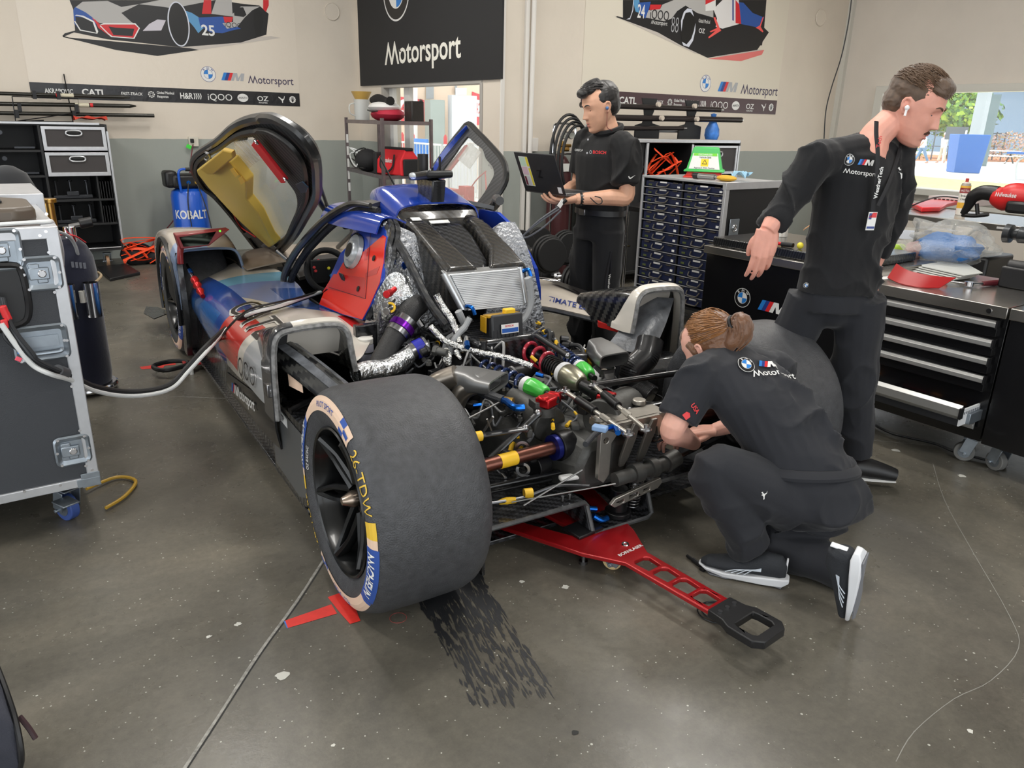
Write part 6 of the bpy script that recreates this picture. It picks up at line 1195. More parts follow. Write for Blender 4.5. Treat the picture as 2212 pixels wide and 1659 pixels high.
m=MB(mat('dark_red_cord',(110,34,44),.5));m.tube([(1.865,8.9,0.406),(1.723,8.85,0.272),(1.611,8.8,0.188),(1.529,8.75,0.079)],.006,6);tag(m.build('power_cord'),'dark red cord running from the compressor down to the orange harness','cord')
# orange harness pile
OR=mat('safety_orange',(240,78,34),.6);o=empty('safety_harness',(1.42,8.55,0),0,'pile of orange and black safety harness webbing on the floor by the cabinet','harness')
m=MB(mat('harness_black',(26,28,32),.8));m.sphere((-.04,0,.10),(.16,.12,.12),14,8);m.sphere((.10,.0,.08),(.12,.12,.09),14,8);m.build('padding',o)
R=random.Random(5)
for i in range(9):
    p=[V((R.uniform(-.2,.2),R.uniform(-.14,-.05),R.uniform(.02,.28)))for _ in range(4)];m=MB(OR);m.tube(p,.018,6,5,flat=.25);m.build('webbing',o)
m=MB(BLKM);m.tube([(.16,-.02,.0),(.16,-.02,.19),(.22,-.02,.24),(.32,-.02,.20),(.33,-.02,.12),(.25,-.02,.06)],.018,8);m.box((.27,0,.14),(.1,.05,.12));m.build('buckle_plate',o,bevel=.01)
m=MB(BLKPL);p=[(0.976,8.413),(1.25,8.469),(1.283,7.925),(0.993,7.727)];m.prism(p,(0,0,0),(1,0,0),(0,1,0),.03,holes=[]);tag(m.build('tray',bevel=.006),'flat black tray lying on the floor in front of the cabinet','tray')
# covered gas bottle with cup holders and chrome base ring
bx,by=.395,4.62
o=empty('gas_bottle',(bx,by,0),0,'tall gas bottle in a navy fabric cover standing behind the flight case','bottle')
NV=mat('navy_fabric_cover',(28,32,52),.9,sheen=.3,bump=(60,.3,.004));m=MB(NV);m.lathe([(.0,.05),(.135,.05),(.142,.1),(.142,.66),(.135,.74),(.11,.80),(.07,.84),(0,.85)],n=36);m.build('cover',o)
m=MB(CHROME);m.torus((0,0,.03),(0,0,1),.15,.016,48,10);m.cyl((0,0,.02),(0,0,.045),.15,n=40);m.build('base_ring',o)
BR=mat('brass',(190,150,84),.3,1);m=MB(BR);m.cyl((-.03,0,.85),(-.03,0,1.02),.025,n=14);m.cyl((-.03,0,.93),(-.10,.0,.95),.018,n=12);m.cyl((-.03,0,1.02),(-.03,0,1.04),.04,n=14);m.cyl((-.06,-.03,.84),(-.06,-.03,.93),.02,n=12);m.build('valve',o,bevel=.002)
m=MB(CHROME);m.cyl((.04,-.04,.82),(.04,-.04,.90),.03,n=16);m.cyl((.04,-.04,.90),(.10,-.04,.91),.012,n=10);m.build('regulator',o,bevel=.003);m=MB(BLKPL);m.cyl((.09,-.04,.91),(.15,-.04,.92),.026,n=16);m.build('knob',o,bevel=.004)
m=MB(mat('red_strap',(190,34,44),.6));m.tube([(-.1,-.08,.88),(-.02,-.1,.87),(.05,-.09,.86),(.1,-.07,.82)],.012,8,5,flat=.3);m.build('strap',o)
for x in(-.01,.11):m=MB(CHROME);m.lathe([(.036,.0),(.038,.18),(.034,.18),(.032,.01),(.0,.01)],(x*.9-.02,-.185,.45),n=24);m.build('cup_holder',o)
m=MB(mat('milky_plastic',(210,208,200),.5));m.cyl((.035,-.19,.53),(.035,-.19,.59),.014,n=10);m.build('nozzle',o)
m=MB(mat('rope',(170,150,120),.8));m.tube([(.05,-.13,.60),(.11,-.10,.61),(.155,-.03,.63),(.15,.03,.64)],.007,8);m.build('rope_loop',o)
m=MB(mat('pale_print',(120,124,134),.7));
for k in range(4):m.box((.02+k*.018,-.139+.003*k,.72-.004*k),(.012,.002,.03))
m.build('faded_print',o)
m=MB(mat('hose_pale_grey',(176,178,180),.5));m.tube([(0.357,4.3,0.914),(0.418,4.45,0.864),(0.446,4.5,0.79),(0.444,4.55,0.698),(0.431,4.58,0.628)],.009,8);tag(m.build('hose'),'pale grey hose looping from the flight case to the covered gas bottle','hose')
m=MB(mat('yellow_cable',(190,150,50),.5));m.tube([(.22,3.25,.02),(.34,3.32,.012),(.40,3.24,.012),(.34,3.12,.012),(.26,3.05,.012)],.007,8);tag(m.build('yellow_cable'),'yellow cable loop on the floor beside the flight case','cable')
# second bottle with cap cover behind
o=empty('covered_bottle',(.24,5.35,0),0,'tall black covered gas bottle behind the flight case','bottle');m=MB(mat('black_fabric_cover',(26,28,32),.9,sheen=.2));m.lathe([(0,0),(.16,0),(.165,.1),(.165,.85),(.15,1.0),(.10,1.12),(.04,1.16),(0,1.165)],n=32);m.build('cover',o);m=MB(WHITE);m.box((.0,-.150,1.02),(.06,.003,.018));m.build('white_print',o)
# ---- flight case in the foreground (front faces the camera side)
fc=empty('flight_case',(.243,2.94,0),0,'large black flight case with aluminium edges and recessed latches at the left edge','case')
W=.9;H0,H1=.17,1.10;LL=mat('case_laminate',(58,61,66),.55,bump=(260,.5,.003))
m=MB(LL);m.bb((-W,.004,H0),(-.004,.75,H1));m.build('body',fc)
m=MB(WALU);t=.034
for a,b in(((-W,-.004,H0),(0,.03,H0+t)),((-W,-.004,H1-t),(0,.03,H1+.004)),((-t,-.004,H0),(.004,.03,H1)),((-.03,0,H0),(.004,.75,H0+t)),((-.03,0,H1-t),(.004,.75,H1+.004)),((-W,.0,H1-.002),(.0,.04,H1+.005)),((-.04,0,H1-.002),(.004,.75,H1+.005)),((-.03,.72,H0),(.004,.754,H1)),((-W,.72,H1-.03),(.004,.754,H1+.005))):m.bb(a,b)
m.build('edge_trim',fc,bevel=.003)
m=MB(mat('case_top_brown',(96,88,84),.6));m.bb((-W,.04,H1-.002),(-.04,.72,H1+.001));m.build('top_panel',fc,smooth=0)
def dish(cx,cz,w,h,par,kind='latch'):
    m=MB(GALV);f=lambda u,v,d=0:V((cx+u,-.0-d,cz+v));R=.014
    def rr(w,h,r,d):
        P=[]
        for sx,sy,a0 in((1,1,0),(-1,1,pi/2),(-1,-1,pi),(1,-1,1.5*pi)):
            for k in range(5):a=a0+k*pi/8;P.append(f(sx*(w/2-r)+math.cos(a)*r,sy*(h/2-r)+math.sin(a)*r,d))
        return P
    m.rings([rr(w,h,.02,.0),rr(w,h,.02,.004),rr(w-.012,h-.012,.018,.009),rr(w-.03,h-.03,.014,.004),rr(w-.04,h-.04,.01,-.004+.006)],cap=False);N=20
    base=rr(w-.03,h-.03,.014,.0015);m.add(base,[tuple(reversed(range(N)))]);o=m.build('recessed_'+kind,par)
    m=MB(CHROME)
    for sx in(-1,1):
        for sy in(-1,1):m.cyl(f(sx*(w/2-.016),sy*(h/2-.008),.006),f(sx*(w/2-.016),sy*(h/2-.008),.011),.005,n=8)
        m.cyl(f(sx*(w/2-.008),0,.006),f(sx*(w/2-.008),0,.011),.005,n=8)
    m.build('rivet',o)
    if kind=='latch':
        m=MB(GALV);m.box(f(-.008,.0,.009),(w*.5,.008,h*.34));m.box(f(.0,-h*.18,.006),(.03,.006,h*.2));m.box(f(-.02,h*.18,.006),(.03,.006,h*.2));m.build('latch_bar',o,bevel=.003);m=MB(CHROME);m.cyl(f(.0,0,.012),f(.0,0,.018),.013,n=18);m.build('turn_knob',o,bevel=.003)
    else:
        m=MB(GALV);m.tube([f(-w*.32,-h*.2,.012),f(-w*.3,-h*.26,.016),f(0,-h*.27,.017),f(w*.3,-h*.26,.016),f(w*.32,-h*.2,.012)],.007,8);m.box(f(0,h*.05,.006),(w*.62,.006,h*.3));m.build('handle_bail',o,bevel=.002)
    return o
for px,w,h,k in(((0.179,2.94,0.956),.118,.115,'latch'),((0.08,2.94,1.04),.118,.135,'latch'),((0.143,2.94,0.722),.165,.125,'handle'),((0.178,2.94,0.318),.115,.112,'latch')):dish(px[0]-.243,px[2],w,h,fc,k)
m=MB(BLKPL);cc=(0.067,2.94,0.89);f=lambda u,v,d=0:V((cc[0]-.243+u,-d,cc[2]+v));P=[f(*p)for p in((-.06,.10),(.03,.10),(.055,.08),(.06,.0),(.055,-.06),(.03,-.095),(-.06,-.11))];m.tube(P+[f(-.10,-.10),f(-.10,.10)],.012,8,3,True);m.add([p-V((0,.003,0))for p in P]+[f(-.1,-.1,.003),f(-.1,.1,.003)],[tuple(range(9))]);m.build('cable_port',fc)
m=MB(CHROME)
for px in[(0.192,2.935,1.079),(0.209,2.935,1.023),(0.206,2.935,0.89),(0.21,2.935,0.722),(0.208,2.935,0.555),(0.209,2.935,0.388),(0.209,2.935,0.25),(0.099,2.935,1.049),(0.221,2.935,1.147),(0.211,2.935,1.091),(0.011,2.935,0.2),(0.12,2.935,0.196),(0.235,2.935,0.199),(0.227,2.935,0.229)]:m.cyl((px[0]-.243,-.006,px[2]),(px[0]-.243,.0,px[2]),.005,n=10)
m.build('rivet',fc)
m=MB(GALV);m.bb((-.055,-.007,H0-.004),(.006,-.003,H0+.05));m.bb((-.07,-.008,H0),(.004,-.004,H0+.03));m.build('corner_plate',fc,bevel=.001)
caster(fc,(-.10,.10,0),.052,mat('blue_caster_rubber',(60,84,150),.5),rz=.5,w=.036);caster(fc,(-.8,.10,0),.052,MATS['blue_caster_rubber'],w=.036)
m=MB(GALV);m.box((-.115,.02,.115),(.06,.08,.006),rz=.4);m.build('brake_pedal',fc,bevel=.002)
# lid case on top / items
o=empty('equipment_case',(.22,3.55,0),0,'second flight case with a pale aluminium rim behind the foreground case','case');m=MB(LL);m.bb((-.7,.16,.02),(.05,.7,1.13));m.build('body',o);m=MB(WALU);m.bb((-.7,.15,1.10),(.06,.71,1.145));m.bb((.03,.15,.02),(.06,.18,1.14));m.build('edge_trim',o,bevel=.003)
m=MB(mat('taupe_shell',(92,82,72),.4));m.prism([(-.9,.02),(-.10,.0),(-.04,.06),(-.04,.34),(-.12,.42),(-.9,.42)],(.243,3.03,1.1045),(1,0,0),(0,1,0),.055);o=tag(m.build('hard_case',bevel=.015),'flat taupe hard case lying on the foreground flight case','case');m=MB(BLKPL);m.box((.09,3.26,1.165),(.05,.12,.008));m.box((.0,3.3,1.162),(.05,.08,.004));m.build('case_clasp',o,bevel=.002)
m=MB(mat('cable_white',(220,222,222),.4));m.tube([(-.2,2.98,1.115),(.0,2.99,1.112),(.12,3.0,1.113),(.22,3.02,1.112),(.245,3.06,1.10),(.27,3.2,1.0),(.28,3.4,.9)],.007,8);tag(m.build('white_cable'),'white cable lying across the top of the foreground flight case','cable')
# cable bundle from the case to the car cockpit
def cableW(pts,r,mm,name,label,cat='cable',grp=None,n=9,k=6,**kw):m=MB(mm);m.tube(pts,r,n,k,**kw);return tag(m.build(name),label,cat,grp)
pa=[(0.039,2.86,0.834),(0.07,2.86,0.753),(0.104,2.86,0.684),(0.151,2.86,0.645)]
pb=[V(p)for p in((0.208,2.95,0.59),(0.287,3.1,0.491),(0.389,3.2,0.42),(0.496,3.25,0.389))]
pc=[V(p)for p in((0.596,3.3,0.386),(0.677,3.35,0.431),(0.785,3.4,0.506))]
def c2w(p):
    p=V(p);c,s=math.cos(CARZ),math.sin(CARZ);return V((CARO.x+c*p.x-s*p.y,CARO.y+s*p.x+c*p.y,p.z))
pd=[c2w(p)for p in((-0.93,1.672,0.509),(-0.864,1.507,0.6),(-0.723,1.557,0.61),(-0.57,1.697,0.605),(-0.437,1.816,0.6))]
main=[V(p)for p in pa]+pb+pc+pd
o=cableW(main,.0135,mat('sheath_black',(22,22,24),.6),'cable_bundle','thick black umbilical cable hanging from the flight case to the cockpit')
w2_=[V(p)+V((0,-.012,-.010+.0*i))for i,p in enumerate(main)];cableW([p+V((.0,-.006,.016 if i>10 else .0))for i,p in enumerate(w2_)],.0085,mat('cable_white',(220,222,222),.4),'white_cable','white cable running along the black umbilical to the car')
cableW([c2w(p)for p in((-0.97,1.788,0.404),(-0.994,1.277,0.62),(-0.87,1.472,0.63),(-0.756,1.504,0.64),(-0.592,1.618,0.63),(-0.437,1.815,0.61))],.005,BLKPL,'thin_cable','thin black cable beside the umbilical over the side pod')
m=MB(mat('grey_joint',(80,82,86),.5));a=V((0.171,2.88,0.636));b=V((0.196,2.92,0.61));m.cyl(a,b,.02,n=14);m.build('cable_joint',o)
for k in range(5):
    q=[V(p)+V((.004*k,-.006-.006*k,0))for p in((0.045,2.9,0.9),(0.051,2.88,0.812),(0.068,2.86,0.745),(0.105,2.86,0.692),(0.163,2.87,0.643))];q[2]+=V((.012*(k-2),0,.02*(2-k)*.6));m=MB(mat('cable_dark_%d'%(k%2),(30+30*(k%2),32+30*(k%2),36+30*(k%2)),.5));m.tube(q,.006,7,5);m.build('cable_strand',o)
m=MB(mat('red_connector',(214,48,52),.4));a=V((0.051,2.86,0.877));m.cyl(a,a+V((.01,0,-.05)),.012,n=12);m.box(V((0.048,2.85,0.82)),(.02,.015,.03));m.build('red_connector',o,bevel=.004);m=MB(mat('blue_flag',(50,140,220),.5));m.box(V((0.079,2.845,0.721)),(.022,.006,.014),M=Matrix.Rotation(.5,3,'Y'));m.build('blue_flag',o,bevel=.002);m=MB(mat('pink_flag',(236,90,110),.5));m.box(V((0.067,2.845,0.701)),(.018,.006,.014),M=Matrix.Rotation(.6,3,'Y'));m.build('pink_flag',o,bevel=.002)
# bag at the lower left corner
o=empty('backpack',(-0.196,1.788,0),0,'dark grey backpack at the lower left corner of the view','bag');BG=mat('backpack_fabric',(52,54,64),.85,bump=(300,.5,.003));bq=V((-0.196,1.788,0))
m=MB(BG);pts=[V(p)-bq for p in((-0.118,1.831,0.3),(-0.105,1.748,0.27),(-0.096,1.676,0.22),(-0.101,1.654,0.14),(-0.13,1.702,0.05))]
E=[V(p)-bq for p in((-0.228,1.904,0.3),(-0.227,1.787,0.3),(-0.234,1.716,0.26),(-0.248,1.704,0.18),(-0.264,1.777,0.05))]
m.rings([[a,a.lerp(b,.3)+V((0,0,.03)),b+V((0,0,.03)),V((b.x,b.y,.0)),V((a.x*.9,a.y,0.0))]for a,b in zip(pts,E)]);m.build('body',o,bevel=.02)
m=MB(BLKPL);m.tube([p+V((.004,0,-.01))for p in pts],.006,6,4);m.build('zip',o);m=MB(mat('dark_pull',(60,40,44),.5));a=V((-0.085,1.701,0.21))-bq;m.tube([a,a+V((.012,-.01,-.03)),a+V((.02,-.02,-.055))],.006,6);m.build('zip_pull',o)
m=MB(mat('white_plastic_edge',(206,206,210),.5));m.sphere(V((-0.149,1.772,0.03)),(.05,.04,.02));tag(m.build('cushion'),'pale rounded object just visible in the bottom left corner','object')

# ================= middle background: steel rack, window bench, gas cylinders, wheel rollers
RS=mat('rack_steel',(128,118,122),.35,.8,var=(12,.15))
o=empty('wire_shelf_rack',(3.75,7.9,0),0,'steel shelf rack by the far window holding bags','rack');B=V((3.75,7.9,0))
xs=(3.50,4.02);ys=(8.05,7.15)
P0=(3.691,8.35,1.449);P1=(3.35,6.947,1.425);P2=(4,7.381,1.448)
posts=[V((3.62,8.32,0)),V((3.42,7.02,0)),V((4.0,7.10,0)),V((4.0,8.3,0))]
for p in posts:m=MB(RS);m.bb(p-B-V((.014,.014,0)),p-B+V((.014,.014,1.47)));m.build('post',o)
for z in(1.43,.92,.40,.12):
    m=MB(RS);a,b,c,d=[p-B+V((0,0,z))for p in posts]
    for p,q in((a,b),(b,c),(c,d),(d,a)):m.beam(p,q,.012,.035)
    m.build('shelf_frame',o)
    m=MB(mat('shelf_dark',(60,58,60),.5,.5));m.rings([[a,b,c,d],[p+V((0,0,.006))for p in(a,b,c,d)]]);m.build('shelf_plate',o)
m=MB(WHITE);
for k in range(5):m.box(posts[0]-B+V((-.002,-.016,1.25-.13*k)),(.024,.002,.09))
m.build('paper_label',o)
# on top
z=1.437;q=(3.75,7.644,1.44)
o=empty('helmet_bag',(3.78,7.62,z),-.2,'red and white gear bag with black padding on top of the steel rack','bag');m=MB(mat('bag_red',(176,34,58),.7));m.sphere((0,0,.07),(.17,.26,.075),18,8);m.build('red_shell',o);m=MB(mat('bag_white',(224,222,220),.6));m.sphere((-.03,.02,.14),(.16,.24,.06),18,8);m.build('white_cover',o);m=MB(mat('fleece_black',(28,26,26),.95));m.tube([(-.1,.22,.21),(-.08,.05,.22),(-.03,-.1,.19),(-.02,-.2,.20)],[.035,.05,.04,.045],10);m.build('black_padding',o);m=MB(BLKPL);m.tube([(-.16,.2,.11),(-.17,0,.10),(-.16,-.2,.10)],.008,6);m.build('zip',o)
o=tag(MB(mat('carbon_box_dark',(36,32,30),.4,bump=(30,.4,.01))).box((3.86,7.19,z+.10),(.14,.16,.2)).build('black_box',bevel=.01),'small black box standing on the right end of the steel rack','box')
m=MB(mat('amber_funnel',(206,168,90),.4,alpha=.9));m.lathe([(.03,0),(.075,.07),(.11,.14),(.105,.14),(.07,.07),(.025,0)],(3.74,8.16,z+.16),n=24);o=tag(m.build('funnel'),'amber funnel standing behind the gear bag on the steel rack','funnel');m=MB(mat('clear_jug',(220,222,220),.3,alpha=.6));m.lathe([(.08,0),(.085,.22),(.08,.22),(.075,.01)],(3.74,8.16,z),n=20);m.tube([(3.66,8.16,z+.05),(3.60,8.16,z+.08),(3.60,8.16,z+.16),(3.66,8.16,z+.18)],.008,6);m.build('jug',o)
z=.93
o=empty('tool_bag',(3.72,7.28,z),.1,'red and black fabric tool bag on the middle shelf of the steel rack','bag')
m=MB(mat('toolbag_red',(214,34,44),.7));m.rings([[V((-.13,-.24,.0)),V((.13,-.24,.0)),V((.13,.24,0)),V((-.13,.24,0))],[V((-.12,-.22,.14)),V((.12,-.22,.14)),V((.12,.22,.14)),V((-.12,.22,.14))],[V((-.04,-.19,.25)),V((.04,-.19,.25)),V((.04,.19,.25)),V((-.04,.19,.25))]]);m.build('body',o,bevel=.012)
m=MB(mat('toolbag_black',(30,30,32),.8));m.box((0,.0,.25),(.09,.42,.03));m.box((0,.24,.10),(.28,.06,.22));m.box((0,-.24,.08),(.2,.03,.16));m.build('black_end',o,bevel=.012)
m=MB(mat('toolbag_black',(30,30,32),.8));m.tube([(-.125,.12,.2),(-.15,.11,.08),(-.15,.0,.03),(-.14,-.10,.08),(-.12,-.11,.2)],.012,8,5,flat=.5);m.build('handle_strap',o)
fb=lambda u,v,w=0:V((-.129-w+.09*v,-u,.09+v));lettering(o,'brand_lettering','Milwaukee',fb,-.04,.03,.045,WHITE,.02,'CENTER',.8,.25)
o=empty('strap_bundle',(3.64,7.85,z),0,'black bundle of straps and cables left of the tool bag','bundle');m=MB(mat('toolbag_black',(30,30,32),.8));m.sphere((0,0,.11),(.13,.16,.12),14,8);m.build('bag',o)
R=random.Random(9)
for i in range(5):m=MB(mat('cable_white',(220,222,222),.4)if i%2 else BLKPL);m.tube([(R.uniform(-.16,0),R.uniform(-.1,.3),R.uniform(.02,.26))for _ in range(4)],.007,6,5,True);m.build('cord_loop',o)
z=.41
tag(MB(OR).box((3.7,7.8,z+.03),(.04,.34,.03),rz=.4).build('orange_strap'),'orange strap end on the lowest visible shelf of the steel rack','strap');tag(MB(WHITE).box((3.62,8.1,z+.06),(.08,.08,.12)).build('white_bottle',bevel=.03),'small white bottle at the left end of the lower shelf','bottle')
# bench below the window with odds and ends
o=empty('window_bench',(3.85,6.6,0),0,'low steel bench below the far window','bench');m=MB(mat('bench_top_pale',(200,198,192),.5));m.bb((-.25,-.45,.66),(.2,.5,.69));m.build('bench_top',o);m=MB(RS)
for x in(-.22,.17):
    for y in(-.42,.46):m.bb((x-.012,y-.012,0),(x+.012,y+.012,.66))
m.build('bench_frame',o)
def rbox(label,c,s,col,rz=0,name='cardboard_box',txt=None):
    o=tag(MB(mat('box_%d_%d_%d'%col,col,.5)).box(c,s,rz).build(name,bevel=.003),label,'box');
    if txt:lettering(o,'box_lettering',txt,lambda u,v,w=0:V((c[0]-s[0]/2-.001-w,c[1]-u,c[2]+v)),0,-.02,.05,WHITE,.02,'CENTER',.7)
    return o
rbox('red retail box leaning at the right end of the window bench',(3.88,6.23,.78),(.1,.12,.22),(206,44,40),txt='SW');rbox('red and grey retail box at the right end of the window bench',(3.72,6.25,.77),(.1,.16,.2),(196,50,44),name='retail_box');rbox('black printer sized box on the window bench',(3.85,6.93,.75),(.25,.36,.12),(36,34,34),name='black_case')
rbox('brown cardboard carton beside the far end of the white pillar',(3.6,6.05,.30),(.5,.3,.6),(150,136,116))
m=MB(CHROME);m.tube([(3.75,6.62,.69),(3.75,6.62,.80),(3.75,6.58,.84),(3.75,6.52,.80),(3.75,6.52,.76)],.007,8);m.tube([(3.75,6.50,.69),(3.75,6.50,.78),(3.75,6.42,.80),(3.75,6.40,.74)],.018,8);tag(m.build('bent_pipe'),'bent chrome pipe standing on the window bench','pipe')
for i,(y,c)in enumerate(((6.75,(120,160,220)),(6.6,(230,230,228)))):tag(MB(mat('paper_%d'%i,c,.6)).box((3.80,y,.695+.006*i),(.2,.14,.012),.3*i).build('paper_stack'),['blue paper pad on the window bench','white paper stack on the window bench'][i],'paper')
# gas cylinders on trolleys
def gas(x,y,body,label,hose,gy=0):
    o=empty('gas_cylinder_trolley',(x,y,0),0,label,'trolley');m=MB(body);m.lathe([(0,.08),(.105,.08),(.11,.12),(.11,1.0),(.10,1.10),(.06,1.17),(.03,1.19),(0,1.19)],n=28);m.build('cylinder',o)
    m=MB(CHROME);m.tube([(-.13,-.06,.1),(-.13,-.06,1.25),(-.13,-.06,1.42),(-.10,-.06,1.46),(.09,-.06,1.46),(.12,-.06,1.42),(.12,-.06,1.25),(.12,-.06,.1)],.011,8,4);m.cyl((-.16,-.06,1.20),(.16,-.06,1.20),.010,n=8);m.build('trolley_frame',o)
    m=MB(BR)
    m.cyl((0,-.02,1.19),(0,-.02,1.31),.016,n=12);m.cyl((-.06,-.05,1.27),(.08,-.05,1.27),.015,n=12);m.cyl((-.05,-.08,1.24),(.03,-.08,1.24),.02,n=12);m.build('regulator',o,bevel=.002)
    for k in(-.04,.04):m=MB(CHROME);m.cyl((k,-.08,1.37),(k,-.11,1.365),.038,n=22);g=m.build('gauge',o,bevel=.003);m=MB(mat('gauge_face',(206,206,196),.4)if not gy else mat('gauge_blue',(40,80,150),.4));m.cyl((k,-.111,1.365),(k,-.113,1.365),.031,n=20);m.build('gauge_face',g)
    m=MB(RUB);m.cyl((-.17,0,.09),(-.14,0,.09),.09,n=24);m.cyl((.14,0,.09),(.17,0,.09),.09,n=24);m.build('trolley_wheel',o)
    if hose:
        for k in range(4):m=MB(mat('hose_black',(22,22,24),.5));n=36;m.tube([(-.02+.20*(1-.04*k)*math.cos(a)+.02*k,-.14-.02*k,1.20-.02*k+.34*(1-.03*k)*math.sin(a))for a in[2*pi*i/n for i in range(n)]],.013,8,0,True);m.build('hose_coil',o)
        m=MB(mat('label_white',(214,214,210),.5));m.box((-.01,-.112,1.08),(.1,.004,.07),M=Matrix.Rotation(-.2,3,'X'));m.build('cylinder_label',o)
    return o
gas(4.62,5.78,mat('cylinder_maroon',(70,34,36),.4,coat=.2),'maroon gas cylinder on a chrome trolley draped with a coiled black hose',True);gas(4.98,5.76,mat('cylinder_worn',(96,98,102),.4,.4,var=(8,.5)),'worn grey gas cylinder on a chrome trolley behind the man with the laptop',False,1)
# low rack of black discs on chrome bars
DISC=mat('disc_black',(22,22,23),.55);o=empty('roller_rack',(3.9,5.55,0),0,'low rack of black rubber discs on chrome bars beside the pillar','rack')
def dumb(a,b,n,par):
    a=V(a);b=V(b);d=(b-a).normalized();m=MB(CHROME);m.cyl(a,b,.028,n=20);m.cyl(a+d*.03,a+d*.06,.045,n=20);m.cyl(b-d*.05,b-d*.02,.045,n=20);r=m.build('chrome_bar',par)
    for s,e in((a,-d),(b,d)):
        for k in range(n):m=MB(DISC);c=s+e*(.02+.03*k);m.cyl(c,c+e*.024,.155-.012*k,n=36);m.build('rubber_disc',r,bevel=.006)
LOC=V((3.9,5.55,0))
dumb(V((3.829,5.25,0.451))-LOC,V((3.778,4.85,0.47))-LOC,3,o);dumb(V((4.266,5.55,0.415))-LOC,V((4.268,5.25,0.432))-LOC,3,o);dumb(V((3.95,5.45,.16))-LOC,V((4.15,5.05,.16))-LOC,3,o);dumb(V((4.25,5.35,.16))-LOC,V((4.35,5.1,.16))-LOC,2,o)
m=MB(BLKM);m.bb((-.15,-.6,.0),(-.11,.1,.05));m.bb((.45,-.6,0),(.49,.1,.05));m.build('rack_base',o)
# rack unit behind the laptop man, against the poster wall
o=empty('equipment_rack',(5.08,5.32,0),0,'black equipment case with aluminium edges and framed drawers below the right poster','cabinet');m=MB(CB);m.bb((0,.0,.1),(.02,.62,1.33)).bb((1.5,0,.1),(1.52,.62,1.33)).bb((0,.60,.1),(1.52,.62,1.33)).bb((0,0,.1),(1.52,.62,.13)).bb((0,0,1.31),(1.52,.62,1.33)).bb((.80,0,.1),(.82,.6,1.33));m.bb((0,.02,.1),(.19,.6,1.32));m.bb((.2,.1,.85),(.8,.6,.87));m.build('body',o,bevel=.003)
m=MB(WALU);m.bb((0,-.01,1.315),(1.50,.03,1.345));m.bb((.19,-.01,.1),(.215,.01,1.31));m.bb((1.485,-.012,.1),(1.505,.01,1.29));m.bb((-.01,0,1.32),(.02,.62,1.345));m.bb((.80,-.006,.1),(.825,.005,1.30));m.build('edge_trim',o,bevel=.002)
m=MB(mat('drawer_brown_black',(58,54,54),.6));
for z0,z1 in((1.02,1.29),(.74,1.0),(.46,.72)):
    m=MB(mat('drawer_brown_black',(58,54,54),.6));m.bb((.84,0,z0),(1.47,.5,z1));d=m.build('drawer',o);m=MB(WALU);t=.022;m.bb((.835,-.01,z0-.004),(1.475,0,z0+t)).bb((.835,-.01,z1-t),(1.475,0,z1)).bb((.835,-.01,z0),(.835+t,0,z1)).bb((1.475-t,-.01,z0),(1.475,0,z1));m.build('drawer_frame',d,bevel=.002)
    m=MB(WALU);zc=z1-.08;m.tube([(1.10,-.012,zc+.022),(1.22,-.012,zc+.022),(1.24,-.012,zc),(1.22,-.012,zc-.022),(1.10,-.012,zc-.022),(1.08,-.012,zc)],.008,6,3,True);h=m.build('drawer_handle',d);m=MB(DARK);m.box((1.16,-.006,zc),(.13,.016,.028));m.build('handle_hole',h,bevel=.008)
m=MB(GALV);m.box((-.008,.3,1.2),(.008,.07,.1));m.build('side_plate',o);m=MB(BLKPL);m.box((-.008,.3,.98),(.012,.16,.14));m.build('side_handle',o,bevel=.01)
o2=empty('orange_cable',(5.45,5.36,.90),0,'tangle of orange webbing inside the equipment case behind the green cone','webbing')
for i in range(6):
    R=random.Random(20+i);m=MB(OR);m.tube([(R.uniform(-.12,.30),R.uniform(-.06,.05),R.uniform(.02,.36))for _ in range(4)],.014,6,5,flat=.35);m.build('strap_loop',o2)
# pole cradle on top
o=empty('pole_cradle',(5.6,5.5,1.345),0,'black plate cradle holding long poles on the equipment case','rack')
for px in(1398,1490):
    x={1398:(5.43,5.5,1.51)[0],1490:(6.012,5.5,1.521)[0]}[px]-5.6
    m=MB(CB);m.prism([(-.16,0),(.16,0),(.16,.12),(.06,.14),(.045,.20),(.07,.25),(.09,.31),(.10,.36),(-.10,.36),(-.08,.31),(-.06,.25),(-.05,.20),(-.07,.14),(-.16,.12)],(x,0,0),(1,0,0),(0,0,1),.015);m.build('cradle_plate',o,bevel=.003)
m=MB(WALU);m.cyl((-.2,.06,.07),(.62,.06,.07),.012,n=8);m.build('cross_bar',o)
PM=mat('brown_black_pole',(52,46,46),.22,.4)
for k,(a,b,r,l)in enumerate([((4.566,5.45,1.622),(6.379,5.45,1.63),.024,'upper long dark pole in the cradle under the right poster'),((4.681,5.42,1.522),(6.679,5.42,1.54),.027,'middle long dark pole in the cradle, reaching furthest right'),((4.742,5.42,1.43),(5.838,5.42,1.447),.020,'lowest dark pole in the cradle above the equipment case')]):
    a=V(a);b=V(b);m=MB(PM);m.cyl(a,b,r,n=18);p=tag(m.build('long_pole'),l,'pole');m=MB(CHROME);d=(b-a).normalized();m.cyl(b,b+d*(.05 if k!=1 else .01),r*(.5 if k!=1 else 1.02),n=16);m.build('pole_tip',p)
    if k<2:
        for q in(((5.447,5.4,1.65),(5.473,5.37,1.532))[k],((5.936,5.4,1.652),(5.952,5.37,1.535))[k]):m=MB(mat('cream_knob',(196,184,170),.4));m.cyl(q,V(q)+V((0,-.03,0)),.022,n=14);m.build('clamp_knob',p)
